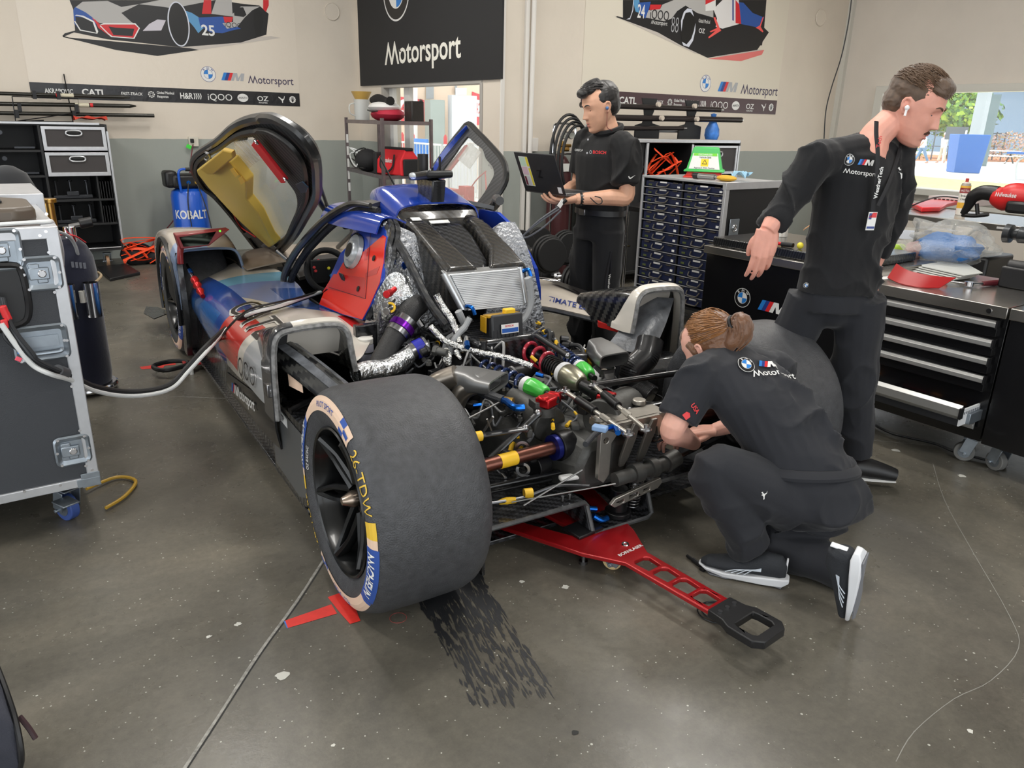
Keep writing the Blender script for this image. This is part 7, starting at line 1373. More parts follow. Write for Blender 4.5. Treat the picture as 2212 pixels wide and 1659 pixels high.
m=MB(mat('blue_white_bag',(60,120,200),.5,var=(12,.6)));q=V((6.297,5.45,1.373));m.lathe([(.06,0),(.075,.04),(.07,.10),(.035,.17),(.02,.20),(.03,.24),(.0,.25)],(q.x,q.y,1.345),n=12);tag(m.build('plastic_bag'),'small blue and white plastic bag tied on top of the equipment case','bag')
# ---- case of navy tool boxes
tc=empty('tool_box_rack',(4.4,4.44,0),0,'tall aluminium edged case filled with rows of navy latch boxes','rack');H=1.09;WY=.81
m=MB(CB);m.bb((.0,0,.14),(.62,-.012,H)).bb((0,-WY+.012,.14),(.62,-WY,H)).bb((.60,0,.14),(.62,-WY,H)).bb((0,0,.14),(.62,-WY,.16)).bb((0,0,H-.012),(.62,-WY,H));m.bb((.0,-.40,.14),(.5,-.412,H));m.build('body',tc)
for q_ in((.08,-.08,0),(.08,-.73,0),(.54,-.73,0)):caster(tc,q_,.045)
m=MB(WALU);m.bb((-.012,.012,.14),(.02,-.008,H+.01)).bb((-.012,-WY+.012,.14),(.03,-WY-.01,H)).bb((-.012,0,H-.008),(.02,-WY,H+.008)).bb((-.012,-WY+.02,H-.04),(.66,-WY-.012,H+.01)).bb((.0,0,H),(.62,-WY,H+.006));m.build('edge_trim',tc,bevel=.002)
for q in((.12,-WY-.012,.78),(.50,-WY-.012,.80)):
    m=MB(GALV);m.box(q,(.10,.008,.13));d=m.build('butterfly_latch',tc,bevel=.01);m=MB(CHROME);m.torus(V(q)-V((0,.006,0)),(0,1,0),.022,.005,20,6);m.cyl(V(q),V(q)-V((0,.012,0)),.01,n=12);m.build('latch_knob',d)
NB=mat('navy_box_shell',(24,32,62),.4);NH=mat('navy_handle',(70,66,60),.4)
zs=[H-.02];hs=[.058]*4+[.076]*6+[.07]*3
def toolbox(h):
    o=empty('latch_box',(0,0,0));
    return o
row=0;z=H-.018
protos={}
for r,h in enumerate(hs):
    z-=h
    for c in range(2):
        y=-.018-c*.402;key=h
        lab=('navy latch box in the case, %s row%s, %s column'%(['top','second','third','fourth','fifth','sixth','seventh','eighth','ninth','tenth','eleventh','twelfth','lowest'][r],' from the top' if 0<r<12 else '',['left','right'][c]))
        if key in protos:o=copy_tree(protos[key])
        else:
            o=empty('latch_box');m=MB(NB);m.bb((.0,-.38,.004),(.42,0,h-.010));m.build('shell',o,bevel=.006)
            m=MB(NH);m.tube([(-.004,-.13,h*.62),(-.02,-.135,h*.35),(-.022,-.15,h*.2),(-.022,-.23,h*.2),(-.02,-.245,h*.35),(-.004,-.25,h*.62)],.006,6,3);m.build('handle',o)
            m=MB(NH);m.bb((-.006,-.34,h*.72),(.0,-.29,h*.86));m.bb((-.006,-.09,h*.72),(0,-.04,h*.86));m.build('latch_clip',o,bevel=.001)
            m=MB(WHITE);m.bb((-.004,-.225,h*.66),(-.001,-.155,h*.84));m.bb((-.004,-.36,h*.2),(-.001,-.335,h*.42));m.build('paper_label',o)
            m=MB(mat('olive_badge',(80,90,50),.4));m.bb((-.004,-.07,h*.22),(-.001,-.035,h*.42));m.build('badge',o,bevel=.001)
            protos[key]=o
        o.location=V((4.405,4.44+y,z));tag(o,lab,'tool box','navy latch boxes in the tall case')
    if r<12:m=MB(WALU);m.bb((-.008,-.01,z-.002),(.0,-WY+.01,z+.003));m.build('shelf_rail',tc)
# things on top of the case
o=empty('safety_cone',(4.72,4.12,H+.006),-.9,'green warning cone reading DISCHARGED stacked on a red one on the tool case','cone')
for k,(mm,z0)in enumerate(((mat('cone_red',(206,50,40),.5),0),(mat('cone_green',(60,176,84),.45),.045))):
    m=MB(mm);m.rings([[V((sx*w,sy*d_,z))for sx,sy in((-1,-1),(1,-1),(1,1),(-1,1))]for w,d_,z in((.15,.12,z0),(.15,.12,z0+.012),(.132,.105,z0+.016),(.095,.07,z0+.17),(.085,.06,z0+.18))]);m.build('cone_red_base' if k==0 else 'cone_green_shell',o,bevel=.006)
fc_=lambda u,v,w=0:V((u,-.1035+.21*(v)*1.0-.002-w,.066+v))
m=MB(WHITE);poly2(m,fc_,[(-.115,.0),(.115,.0),(.09,.115),(-.09,.115)]);s_=m.build('sign_plate',o,smooth=0)
m=MB(mat('lime_band',(120,210,60),.5));poly2(m,lambda u,v:fc_(u,v,.0006),[(-.088,.095),(.088,.095),(.085,.115),(-.085,.115)]);m.build('sign_band',s_,smooth=0)
lettering(s_,'sign_lettering','DISCHARGED',fc_,0,.099,.012,WHITE,.02,'CENTER',1,off=.0012);lettering(s_,'sign_lettering','Vehicle Safe',fc_,0,.079,.013,BLACKP,.02,'CENTER');lettering(s_,'sign_lettering','Approach With Caution',fc_,0,.004,.011,BLACKP,.02,'CENTER')
m=MB(mat('warning_yellow',(240,210,40),.5));poly2(m,lambda u,v:fc_(u,v,.001),[(-.028,.02),(.028,.02),(.028,.074),(-.028,.074)]);m.build('warning_panel',s_,smooth=0);m=MB(BLACKP);poly2(m,lambda u,v:fc_(u,v,.0015),[(-.02,.036),(.02,.036),(0,.07)]);m.build('warning_triangle',s_,smooth=0);m=MB(mat('warning_yellow',(240,210,40),.5));poly2(m,lambda u,v:fc_(u,v,.002),[(-.014,.040),(.014,.040),(0,.062)]);m.build('triangle_centre',s_,smooth=0)
lettering(o,'sign_lettering','READY 1 OUT',lambda u,v,w=0:V((u,-.119-w,.014+v)),0,.0,.022,BLACKP,.03,'CENTER',.9)
m=MB(mat('grey_tube',(150,150,148),.3,.8));m.cyl((4.50,3.98,H+.03),(4.52,3.84,H+.03),.02,n=16);m.cyl((4.52,3.84,H+.03),(4.56,3.72,H+.028),.012,n=12);o=tag(m.build('torque_wrench'),'grey handled torque wrench lying on the tool case','wrench');m=MB(BLKPL);m.cyl((4.495,4.02,H+.03),(4.50,3.98,H+.03),.022,n=14);m.build('grip_end',o)
m=MB(mat('sponge_yellow',(206,160,50),.9,bump=(60,.6,.01)));m.sphere((0,0,.022),(.055,.085,.022),16,8);tag(m.build('sponge',loc=(4.55,3.76,H+.006)),'yellow sponge beside the pale blue cloth on the tool case','sponge')
m=MB(mat('blue_cloth',(150,190,214),.8));R=random.Random(2);g=[[V((.02*i,.035*j,.02+.05*abs(math.sin(i*1.3+j*2.1))))for j in range(5)]for i in range(5)];m.sheet(g,.004,3);tag(m.build('cloth',loc=(4.66,3.68,H+.004)),'crumpled pale blue cloth on the tool case','cloth')
# stand with pale blue base, hose
q=V((4.598,4.77,0));o=empty('chrome_stand',(4.50,4.70,0),0,'chrome adjustable stand on a round pale blue base beside the tool case','stand');m=MB(mat('base_light_blue',(120,170,206),.45));m.lathe([(0,0),(.17,0),(.17,.02),(.12,.035),(.03,.04),(0,.04)],n=36);m.build('base',o);m=MB(CHROME);m.cyl((0,0,.04),(0,0,.52),.014,n=14);m.cyl((0,0,.5),(0,0,.86),.010,n=12);m.cyl((-.02,0,.50),(.05,0,.50),.008,n=8);m.build('pole',o);m=MB(mat('brush_grey',(110,108,104),.7));m.cyl((0,0,.86),(0,0,.91),.016,n=12);m.build('tip',o)
m=MB(mat('yellow_black_hose',(150,134,70),.5,var=(60,.7)));m.tube([(4.62,4.62,1.0),(4.64,4.6,.7),(4.68,4.56,.4),(4.72,4.5,.1)],.010,8);tag(m.build('hose'),'yellow and black striped hose hanging left of the tool case','hose');m=MB(mat('green_hose',(30,110,90),.5));m.tube([(4.62,4.5,.95),(4.56,4.56,.85),(4.55,4.57,.75),(4.6,4.5,.66)],.005,6);tag(m.build('hose'),'thin green hose loop left of the tool case','hose')
m=MB(BLKM);m.bb((4.62,4.62,.0),(4.66,4.66,.8));m.bb((4.9,4.9,0),(4.94,4.94,.8));m.bb((4.6,4.6,.78),(5.0,5.0,.82));tag(m.build('side_table',bevel=.003),'black metal stand behind the chrome stand','stand')

# ================= right side: work cabinets, tools, table below the window
FX=3.6;BS=mat('stainless_top',(168,164,158),.22,.9,var=(6,.06));GB=mat('gloss_black_cabinet',(16,16,18),.25,coat=.3);GS=mat('drawer_bar_silver',(186,186,184),.35,.7)
# logo cabinet
o=empty('work_cabinet',(FX,2.55,0),0,'black work cabinet carrying the round emblem and Motorsport lettering','cabinet');m=MB(GB);m.bb((0,-.49,.13),(.68,.51,.76));m.build('body',o,bevel=.004);m=MB(BS);m.bb((-.02,-.50,.755),(.70,.52,.80));m.build('worktop',o,bevel=.004)
f=lambda u,v,w=0:V((-.002-w,-u,v));q=(3.6,2.762,0.537);roundel(o,'round_emblem',(lambda u,v,w=0:f(2.55-q[1]+u,q[2]+v,w)),.056);q2=(3.6,2.648,0.493);mstripes(o,'stripe_emblem',f,2.55-q2[1],q2[2],.060,WHITE);q3=(3.6,2.79,0.363);lettering(o,'motorsport_word','Motorsport',f,2.55-q3[1],q3[2],.062,WHITE,.012,'LEFT',.92)
for x,y in((.08,-.4),(.08,.42)):caster(o,(x,y,0),.045)
m=MB(CARBF);m.bb((3.62,2.12,.801),(4.2,3.04,.85));tag(m.build('carbon_tray',bevel=.006),'flat carbon fibre panel on the logo cabinet','panel')
# workbench with silver drawer bars
o=empty('drawer_cabinet',(FX,1.71,0),0,'stainless topped drawer cabinet with one drawer pulled open','cabinet');YA,YB=.345,-.333
m=MB(GB);m.bb((.02,YB,.135),(.66,YA,.72));m.build('body',o,bevel=.003);m=MB(BS);m.bb((-.02,YB-.002,.715),(.70,YA+.002,.765));m.build('worktop',o,bevel=.003)
m=MB(CHROME);m.cyl((-.024,YB+.07,.738),(-.018,YB+.07,.738),.011,n=18);m.build('lock',o)
zb=[.69,.605,.52,.435,.22]
for i,z in enumerate([.70,.612,.53,.445]):
    m=MB(GB);m.bb((.0,YB+.03,z-.075),(.03,YA-.01,z));d=m.build('drawer',o,bevel=.002);m=MB(GS);m.rings([[V((-.004,YB+.03,z-.002)),V((-.018,YB+.03,z-.012)),V((-.018,YB+.03,z-.030)),V((-.002,YB+.03,z-.036))],[V((-.004,YA-.01,z-.002)),V((-.018,YA-.01,z-.012)),V((-.018,YA-.01,z-.030)),V((-.002,YA-.01,z-.036))]]);m.build('drawer_handle',d,bevel=.001);m=MB(BLKPL);m.box((-.009,YB+.028,z-.018),(.024,.008,.036));m.build('handle_end',d)
# open drawer
a=V((3.47,1.466,0.26));ox=-.15;m=MB(mat('drawer_liner',(24,26,30),.7));m.bb((ox,YB+.04,.235),(.2,YA-.02,.24));m.bb((ox,YB+.04,.235),(ox+.008,YA-.02,.325));d=m.build('drawer',o);m=MB(mat('drawer_side_white',(220,222,224),.4));m.bb((ox,YB+.034,.235),(.2,YB+.042,.31));m.bb((ox,YA-.02,.235),(.2,YA-.012,.31));m.build('drawer_side',d);m=MB(GS);m.rings([[V((ox-.002,y,.335)),V((ox-.020,y,.32)),V((ox-.020,y,.285)),V((ox-.0,y,.265))]for y in(YB+.03,YA-.01)]);m.build('drawer_handle',d,bevel=.001);m=MB(BLKPL);m.box((ox-.012,YB+.03,.30),(.026,.01,.05));m.build('handle_end',d);m=MB(GALV);m.bb((ox+.06,YB+.018,.235),(.1,YB+.034,.285));m.build('slide_rail',d,bevel=.002)
m=MB(mat('slide_perforation',(120,124,130),.5));
for k in range(16):m.box((ox+.03+k*.02,YB+.033,.292),(.010,.002,.010))
m.build('rail_perforation',d)
m=MB(GS);m.rings([[V((.002,y,.225)),V((-.014,y,.215)),V((-.014,y,.195)),V((.0,y,.19))]for y in(YB+.03,YA-.01)]);m.build('drawer_handle',o,bevel=.001)
OT=mat('tool_orange',(240,150,40),.4)
for c,s,mm,l,rz in(((3.52,1.98,.262),(.10,.05,.035),OT,'orange latched end of the black tool case in the open drawer',0),((3.56,1.89,.258),(.12,.12,.034),BLKPL,'black tool case lying in the open drawer',0),((3.50,1.78,.252),(.02,.16,.012),ANR,'red handled tool in the open drawer',.15),((3.50,1.66,.252),(.03,.05,.014),OT,'orange tool grip at the middle of the open drawer',.4),((3.53,1.53,.252),(.02,.05,.014),OT,'orange tool grip at the right of the open drawer',-.3),((3.58,1.64,.254),(.05,.05,.02),mat('gunmetal',(70,72,76),.3,.8),'dark metal socket holder in the open drawer',0)):
    tag(MB(mm).box(c,s,rz).build('hand_tool' if s[1]<.1 or mm is ANR else 'tool_case',bevel=.004),l,'tool')
for y in(YB+.06,YA-.06):caster(o,(.09,y,0),.045,mat('grey_wheel',(120,120,118),.6),rz=.4,w=.034)
m=MB(BLKPL);m.tube([(3.66,2.1,.012),(3.72,1.95,.010),(3.68,1.8,.012),(3.74,1.62,.010),(3.72,1.5,.012),(3.78,1.3,.010)],.006,6);tag(m.build('cable'),'black cable snaking on the floor under the drawer cabinet','cable');m=MB(STEEL);m.torus((3.62,1.88,.02),(.5,1,.3),.016,.003,20,6);tag(m.build('metal_ring'),'small metal ring on the floor under the drawer cabinet','ring')
# neighbouring cabinet
o=empty('work_cabinet',(FX,.9,0),0,'plain black work cabinet with a steel top at the right edge of the view','cabinet');m=MB(GB);m.bb((.0,-.6,.135),(.68,.465,.72));m.build('body',o,bevel=.004);m=MB(BS);m.bb((-.02,-.62,.715),(.70,.465,.765));m.build('worktop',o,bevel=.003);caster(o,(.09,.40,0),.045,MATS['grey_wheel'],rz=-.3,w=.034)
# long folding steel table below the right window
o=empty('folding_table',(5.9,2.7,0),0,'folding steel table standing below the right window','table');m=MB(BS);m.bb((-.0,-1.6,.825),(.75,.62,.87));m.build('tabletop',o,bevel=.004);m=MB(WHITE);m.bb((-.002,-.36,.84),(.0,-.24,.855));m.build('maker_plate',o)
for y in(-1.3,.35):
    m=MB(CHROME);m.cyl((.08,y,0),(.08,y,.825),.015,n=10);m.cyl((.66,y,0),(.66,y,.825),.015,n=10);m.cyl((.08,y,.3),(.66,y,.3),.012,n=8);m.cyl((.1,y,.35),(.1,y-.42,.82),.010,n=8);m.build('leg_frame',o)
m=MB(BLKPL);m.bb((5.98,2.5,.0),(6.4,2.9,.62));tag(m.build('crate',bevel=.02),'dark crate under the folding table','crate')
# items on the table: z .87
zt=.872
m=MB(mat('scoop_red',(224,26,40),.35,coat=.3));p=[(6.411,3.354),(6.932,3.506),(7.159,3.459),(7.174,3.326),(6.775,3.244),(6.344,3.088),(6.15,3.134)];m.prism([(q[0],q[1])for q in p],(0,0,zt),(1,0,0),(0,1,0),.035);tag(m.build('red_scoop',bevel=.008),'bright red plastic scoop lying on the folding table','scoop')
m=MB(mat('switch_pale',(206,190,188),.5));q=V((7.084,3.361,0.88));m.box((0,0,.03),(.3,.42,.055));o=tag(m.build('network_switch',bevel=.004,loc=(q.x+.15,q.y,zt)),'pale network switch on the folding table behind the red scoop','device');m=MB(DARK);
for k in range(10):m.box((-.152,-.18+.036*k,.035),(.004,.022,.014))
m.build('port',o)
cableW([(6.204,3.276,0.885),(6.385,3.268,0.93),(6.683,3.275,0.96),(6.975,3.262,0.94),(7.186,3.277,0.9)],.006,BLKPL,'cable','black cable arching behind the red scoop on the folding table');
for k,c in enumerate(((60,120,160),(190,200,206),(40,50,70))):cableW([(6.213,3.397,0.88)if k==0 else(6.285,3.405,0.88),(6.344,3.393,0.89),(6.328,3.312,0.88)][0:3],.007,mat('lead_%d'%k,c,.5),'cable_coil',['teal','pale','dark'][k]+' lead in the small tangle on the left end of the folding table')
def spray(loc,label,h=.24,r=.033,rz=0):
    o=empty('spray_can',loc,rz,label,'can');m=MB(mat('can_white',(226,222,214),.3,.2));m.lathe([(0,0),(r,0),(r,h*.80),(r*.8,h*.87),(r*.45,h*.90),(0,h*.90)],n=28);m.build('can_body',o)
    m=MB(mat('can_red_band',(150,50,52),.35));m.lathe([(r*1.005,h*.60),(r*1.005,h*.74)],n=28);m.build('red_band',o);m=MB(mat('can_yellow_band',(222,170,60),.35));m.lathe([(r*1.005,h*.74),(r*1.0,h*.80),(r*.8,h*.87)],n=28);m.lathe([(r*1.006,h*.18),(r*1.006,h*.34)],n=28);m.build('yellow_band',o)
    m=MB(mat('can_cap',(190,60,50),.4));m.cyl((0,0,h*.9),(0,0,h),r*.32,n=12);m.build('nozzle',o)
    aim=math.atan2(-loc[1],-loc[0])-rz
    for t,zz,hh,mm in(('MOTUL',.64,.016,WHITE),('Brake',.50,.016,BLACKP),('Clean',.41,.016,BLACKP)):m=MB(mm);m.text(t,lambda u,v:V(((r*1.01)*math.cos(aim+u/r),(r*1.01)*math.sin(aim+u/r),h*zz+v)),hh,.02,'CENTER',1,.85);m.build('can_lettering',o,smooth=0)
    return o
q=V((6.287,2.901,0.87));spray((q.x,q.y,zt),'white brake cleaner can standing on the folding table',.27,.036)
# blower on the table
MR_=mat('power_tool_red',(206,38,40),.4)
q=V((6.209,2.741,0.87));o=empty('leaf_blower',(5.78,2.62,zt),0,'red and black cordless blower lying on the folding table','blower')
L0=V((5.78,2.62,zt));tw=lambda p:V(p)-L0
m=MB(BLKPL);m.tube([tw(p)for p in((5.8,2.659,0.924),(5.8,2.633,0.982),(5.8,2.612,1.047),(5.8,2.551,1.081),(5.8,2.46,1.076))],[.02,.03,.045,.05,.055],12);m.build('air_tube',o);m=MB(BLKPL);m.tube([tw(p)for p in((5.8,2.663,0.918),(5.8,2.579,0.92),(5.8,2.49,0.939))],.014,8);m.tube([tw(p)for p in((5.8,2.581,1.003),(5.8,2.558,0.926))],.014,8);m.build('stand_hoop',o)
m=MB(MR_);m.tube([tw(p)for p in((5.8,2.479,1.068),(5.8,2.411,1.056),(5.8,2.343,1.074),(5.8,2.245,1.079))],[.055,.085,.09,.07],14);m.build('motor_housing',o);m=MB(BLKPL);m.box(tw((5.75,2.279,1.009)),(.1,.16,.08));m.sphere(tw((5.8,2.293,1.105)),(.06,.07,.05));m.build('battery',o,bevel=.02)
fq=tw((5.71,2.39,1.07));lettering(o,'brand_lettering','Milwaukee',lambda u,v,w=0:fq+V((-w,-u,v)),-.05,0,.03,WHITE,.02,'LEFT',.7,.2)
# ---- items on the stainless drawer cabinet (z .765) and neighbour
zc=.7655
m=MB(mat('red_visor',(158,26,30),.25,coat=.5));P=[(4.181,2.299,0.79),(3.839,2.126,0.79),(3.74,2.006,0.79),(3.745,1.949,0.79),(3.783,1.915,0.79),(4.098,2.066,0.79),(4.25,2.229,0.79),(4.316,2.335,0.79)];m=MB(mat('red_visor',(158,26,30),.25,coat=.5));m.sheet([[V((3.72,2.00,zc+.01)),V((3.66,1.90,zc+.005)),V((3.66,1.80,zc+.004)),V((3.72,1.74,zc+.006))],[V((3.82,2.02,zc+.07)),V((3.76,1.92,zc+.055)),V((3.76,1.80,zc+.05)),V((3.82,1.72,zc+.05))]],.006,4);tag(m.build('curved_visor'),'curved glossy red panel standing on the steel cabinet beside the man','panel')
m=MB(mat('white_paper',(222,222,220),.6));p=[(3.845,2.15),(4.204,2.16),(4.131,2.043),(3.814,1.97),(3.68,2.015)];m.prism(p,(0,0,zc),(1,0,0),(0,1,0),.003);tag(m.build('paper_sheet',smooth=0),'white paper sheet under the red panel on the steel cabinet','paper')
for k in range(4):p=[(4.346,2.225),(4.48,2.071),(4.152,1.793),(3.983,1.803),(4.06,2.057)];m=MB(mat('card_grey_%d'%k,(206-6*k,208-6*k,204-6*k),.5));m.prism([(a+.012*k,b-.01*k)for a,b in p],(0,0,zc+.004+.008*k),(1,0,0),(0,1,0),.004);tag(m.build('card_sheet',smooth=0),['lowest','second lowest','second highest','topmost'][k]+' of the grey card sheets under the bubble wrap','paper','card sheets under the bubble wrap')
# bubble wrapped parcel
BW_=mat('bubble_wrap',(206,204,196),.2,alpha=.35,bump=(55,1,.02));o=empty('bubble_wrapped_parcel',(4.411,2.081,0.8),0,'bubble wrapped parcel with blue filling on the steel cabinet','parcel')
q=V((4.411,2.081,0.8));R=random.Random(4)
def blob(rx,ry,rz,mm,name,par,c=(0,0,0),amp=.25,fr=2.2,n=26,mm_=16,seed=0):
    m=MB(mm);c=V(c);Rg=[]
    for j in range(mm_+1):
        th=pi*j/mm_;row=[]
        for i in range(n):
            a=2*pi*i/n;d=V((math.cos(a)*math.sin(th),math.sin(a)*math.sin(th),-math.cos(th)));k=1+amp*noise.noise(d*fr+V((seed,seed*1.7,0)));p=V((d.x*rx*k,d.y*ry*k,d.z*rz*k));row.append(c+p)
        Rg.append(row)
    m.rings(Rg);return m.build(name,par,smooth=1.2)
blob(.15,.17,.085,mat('parcel_blue',(60,130,206),.5,bump=(70,.8,.01)),'blue_filling',o,(.03,.0,.055),.3,2.0,seed=1);blob(.07,.06,.05,mat('parcel_pink',(190,150,150),.4),'pink_part',o,(-.06,.12,.035),.2,2,seed=2);blob(.20,.23,.115,BW_,'bubble_wrap',o,(.01,.0,.085),.55,2.6,34,20,seed=3)
m=MB(mat('label_pale',(210,214,222),.5));m.box((-.1,.17,.12),(.004,.07,.05),rz=.4);m.build('shipping_label',o);m=MB(mat('green_label',(170,206,70),.5));m.sphere((-.09,.20,.035),(.02,.045,.03));m.build('green_cap',o)
# screwdriver, ratchet
a=V((3.88,1.867,0.78));b=V((3.887,1.785,0.78));m=MB(mat('handle_red_black',(206,54,44),.4));m.tube([a,a.lerp(b,.4),b],[.014,.017,.011],12);o=tag(m.build('screwdriver'),'red and black screwdriver lying at the front of the steel cabinet','screwdriver');m=MB(STEEL);m.cyl(b,V((3.933,1.724,0.775)),.004,n=8);m.build('shaft',o)
a=V((3.897,1.69,0.78));b=V((4.113,1.624,0.78));m=MB(CHROME);m.cyl(a-V((0,0,.008)),a+V((0,0,.012)),.02,n=20);m.cyl(a,a.lerp(b,.4),.007,n=10);o=tag(m.build('ratchet'),'chrome ratchet with a dark grip at the front of the steel cabinet','ratchet');m=MB(mat('grip_dark_red',(96,28,36),.45));m.tube([a.lerp(b,.38),a.lerp(b,.7),b],[.011,.015,.012],10);m.build('grip',o)
# impact drill standing on its battery
o=empty('impact_drill',(3.82,1.30,zc),0,'red cordless impact drill standing on its battery on the steel cabinet','drill');L0=V((3.82,1.30,zc));tw=lambda p:V(p)-L0
m=MB(BLKPL);m.box(tw((3.82,1.27,zc+.035)),(.12,.17,.065));bt=m.build('battery',o,bevel=.012);m=MB(MR_);m.box(tw((3.82,1.27,zc+.08)),(.10,.14,.03));m.tube([tw((3.82,1.30,zc+.09)),tw((3.82,1.32,zc+.16)),tw((3.82,1.31,zc+.24))],[.028,.024,.03],12);m.build('grip_shell',o,bevel=.006);m=MB(BLKPL);m.tube([tw((3.82,1.27,zc+.10)),tw((3.82,1.265,zc+.17)),tw((3.82,1.25,zc+.24))],[.022,.024,.03],10);m.build('rubber_grip',o)
ax=lambda t:tw((3.82,1.30+t,zc+.28));m=MB(MR_);m.cyl(ax(.02),ax(-.25),.052,n=24);m.build('motor_body',o,bevel=.012);m=MB(mat('gear_grey',(60,62,64),.35,.6));m.lathe([(.046,0),(.046,.06),(.038,.07),(.036,.10),(.0,.10)],ax(.02),(0,1,0),24);m.lathe([(.016,0),(.016,.03),(.034,.035),(.036,.07),(.028,.075),(.022,.10),(.04,.105),(.042,.13),(0,.13)],ax(.12),(0,1,0),24);m.build('chuck',o)
fq=tw((3.82-.0535,1.28,zc+.27));lettering(o,'brand_lettering','Milwaukee',lambda u,v,w=0:fq+V((-w,-u,v)),.0,0,.03,WHITE,.02,'LEFT',.8,.2);fq2=tw((3.82-.061,1.34,zc+.03));lettering(bt,'battery_lettering','M18 REDLITHIUM',lambda u,v,w=0:fq2+V((-w,-u,v)),0,0,.012,WHITE,.02,'LEFT',.9)
m=MB(mat('blue_paper_roll',(140,180,220),.8));m.lathe([(0,0),(.055,0),(.055,.26),(.02,.26),(.02,.24)],(4.02,1.42,zc),n=28);tag(m.build('paper_roll'),'upright roll of pale blue paper behind the impact drill','paper roll')
m=MB(BLKPL);m.box((4.1,1.55,zc+.05),(.1,.16,.1));m.cyl((4.1,1.5,zc+.1),(4.1,1.62,zc+.1),.03,n=16);tag(m.build('black_bracket',bevel=.008),'black bracket shaped part behind the bubble wrapped parcel','part')
# things on the logo cabinet: z .85
zl=.851
spray((3.86,2.52,zl),'brake cleaner can on the logo cabinet behind the standing man, right can',.27,.036);spray((4.02,2.86,zl),'brake cleaner can on the logo cabinet beside the tool case latch, left can',.27,.036)
q=V((3.859,2.663,0.9));o=empty('cardboard_box',(3.80,2.40,zl),.5,'open brown cardboard box marked G on the logo cabinet','box');m=MB(mat('cardboard',(176,134,96),.85));m.rings([[V((-.06,-.09,0)),V((.06,-.09,0)),V((.06,.09,0)),V((-.06,.09,0))],[V((-.06,-.09,.14)),V((.06,-.09,.14)),V((.06,.09,.14)),V((-.06,.09,.14))]],cap=False);m.box((-.075,.0,.13),(.05,.18,.003),M=Matrix.Rotation(-.6,3,'Y'));m.box((.0,.11,.12),(.12,.06,.003),M=Matrix.Rotation(-.7,3,'X'));m.build('carton',o);lettering(o,'marker_letter','G',lambda u,v,w=0:V((-.0615-w,-u,.05+v)),-.01,0,.05,BLACKP,-.02,'CENTER')
m=MB(ANR);m.tube([(3.66,2.72,zl+.012),(3.665,2.66,zl+.014),(3.67,2.60,zl+.012)],[.010,.013,.008],8);o=tag(m.build('pliers'),'red handled pliers on the logo cabinet','pliers');m=MB(BLKPL);m.cyl((3.67,2.60,zl+.012),(3.675,2.53,zl+.014),.013,n=10);m.build('dark_grip',o)
m=MB(mat('yellow_ball',(226,210,60),.5));m.sphere((3.68,2.49,zl+.018),.018,14,8);tag(m.build('yellow_ball'),'small yellow ball beside the pliers on the logo cabinet','knob')
m=MB(BLKPL);m.cyl((3.66,1.0,.0),(3.60,.95,.01),.012,n=8);tag(m.build('rubber_stopper'),'small dark stopper on the floor by the right caster','stopper')
# ceiling drop cord by the window corner
cableW([(7.8,5.109,2.856),(7.8,5.095,2.555),(7.8,5.116,2.204),(7.8,5.179,1.889),(7.8,5.204,1.656),(7.8,5.176,1.371)],.006,BLKPL,'hanging_cord','thin black cord hanging down beside the window corner','cord',k=6)
# ---- red trolley under the car
def trolley(M,label,cheap=False):
    o=empty('car_dolly',(0,0,0),0,label,'dolly');o.matrix_world=M
    RA_=mat('dolly_red',(168,24,30),.3,.4,coat=.4);z0=.0
    out=[(-.22,1.02),(-.24,.86),(-.13,.55),(-.055,.42),(-.05,.06),(.05,.06),(.055,.42),(.13,.55),(.24,.86),(.22,1.02),(.12,1.06),(-.12,1.06)]
    holes=[[(-.03,y),(.03,y),(.034,y+.055),(.02,y+.068),(-.02,y+.068),(-.034,y+.055)]for y in(.10,.18,.26,.34)]+[[(-.17,.86),(-.08,.66),(-.04,.66),(-.06,.95),(-.15,.95)],[(.04,.66),(.08,.66),(.17,.86),(.15,.95),(.06,.95)]]
    m=MB(RA_);m.prism(out,(0,0,.072),(1,0,0),(0,1,0),.016,holes);m.build('frame_plate',o,bevel=.003)
    m=MB(BLKPL);m.prism([(-.055,.085),(.055,.085),(.06,.03),(.075,.0),(.075,-.085),(.05,-.11),(-.05,-.11),(-.075,-.085),(-.075,.0),(-.06,.03)],(0,0,.068),(1,0,0),(0,1,0),.026,[[(-.045,-.005),(.045,-.005),(.05,-.02),(.05,-.065),(.04,-.08),(-.04,-.08),(-.05,-.065),(-.05,-.02)]]);m.build('handle',o,bevel=.008)
    m=MB(STEEL)
    for x in(-.035,0,.035):m.cyl((x,.055,.094),(x,.055,.098),.007,n=12)
    m.build('handle_bolt',o)
    for x,y in((-.21,.93),(.21,.93),(.0,.50)):caster(o,(x,y,-.0),.034,mat('cream_wheel',(216,190,140),.45),rz=.5,w=.03,ph=.0685)
    m=MB(STEEL);m.cyl((-.07,.6,.0),(-.07,.6,.012),.016,n=16);m.cyl((-.07,.6,.01),(-.07,.6,.072),.009,n=12);m.build('jack_foot',o)
    m=MB(CHROME);m.torus((.03,.50,.089),(0,0,1),.010,.004,18,6);m.build('eyelet',o)
    lettering(o,'brand_lettering','BORNLASER',lambda u,v,w=0:V((.015+u*.9,.455+v+u*.0,.0885+w)),0,0,.014,WHITE,.02,'CENTER',1.2)
    m=MB(BLKPL);m.box((-.02,.66,.094),(.12,.09,.012));m.build('rubber_pad',o,bevel=.003)
    return o
a=V((1.69,1.155,0));b=V((1.63,2.05,0));d=(b-a).normalized();ang=math.atan2(-d.x,d.y)
trolley(Matrix.Translation(a)@Matrix.Rotation(ang,4,'Z'),'red car dolly with a black hand loop under the tail of the race car')
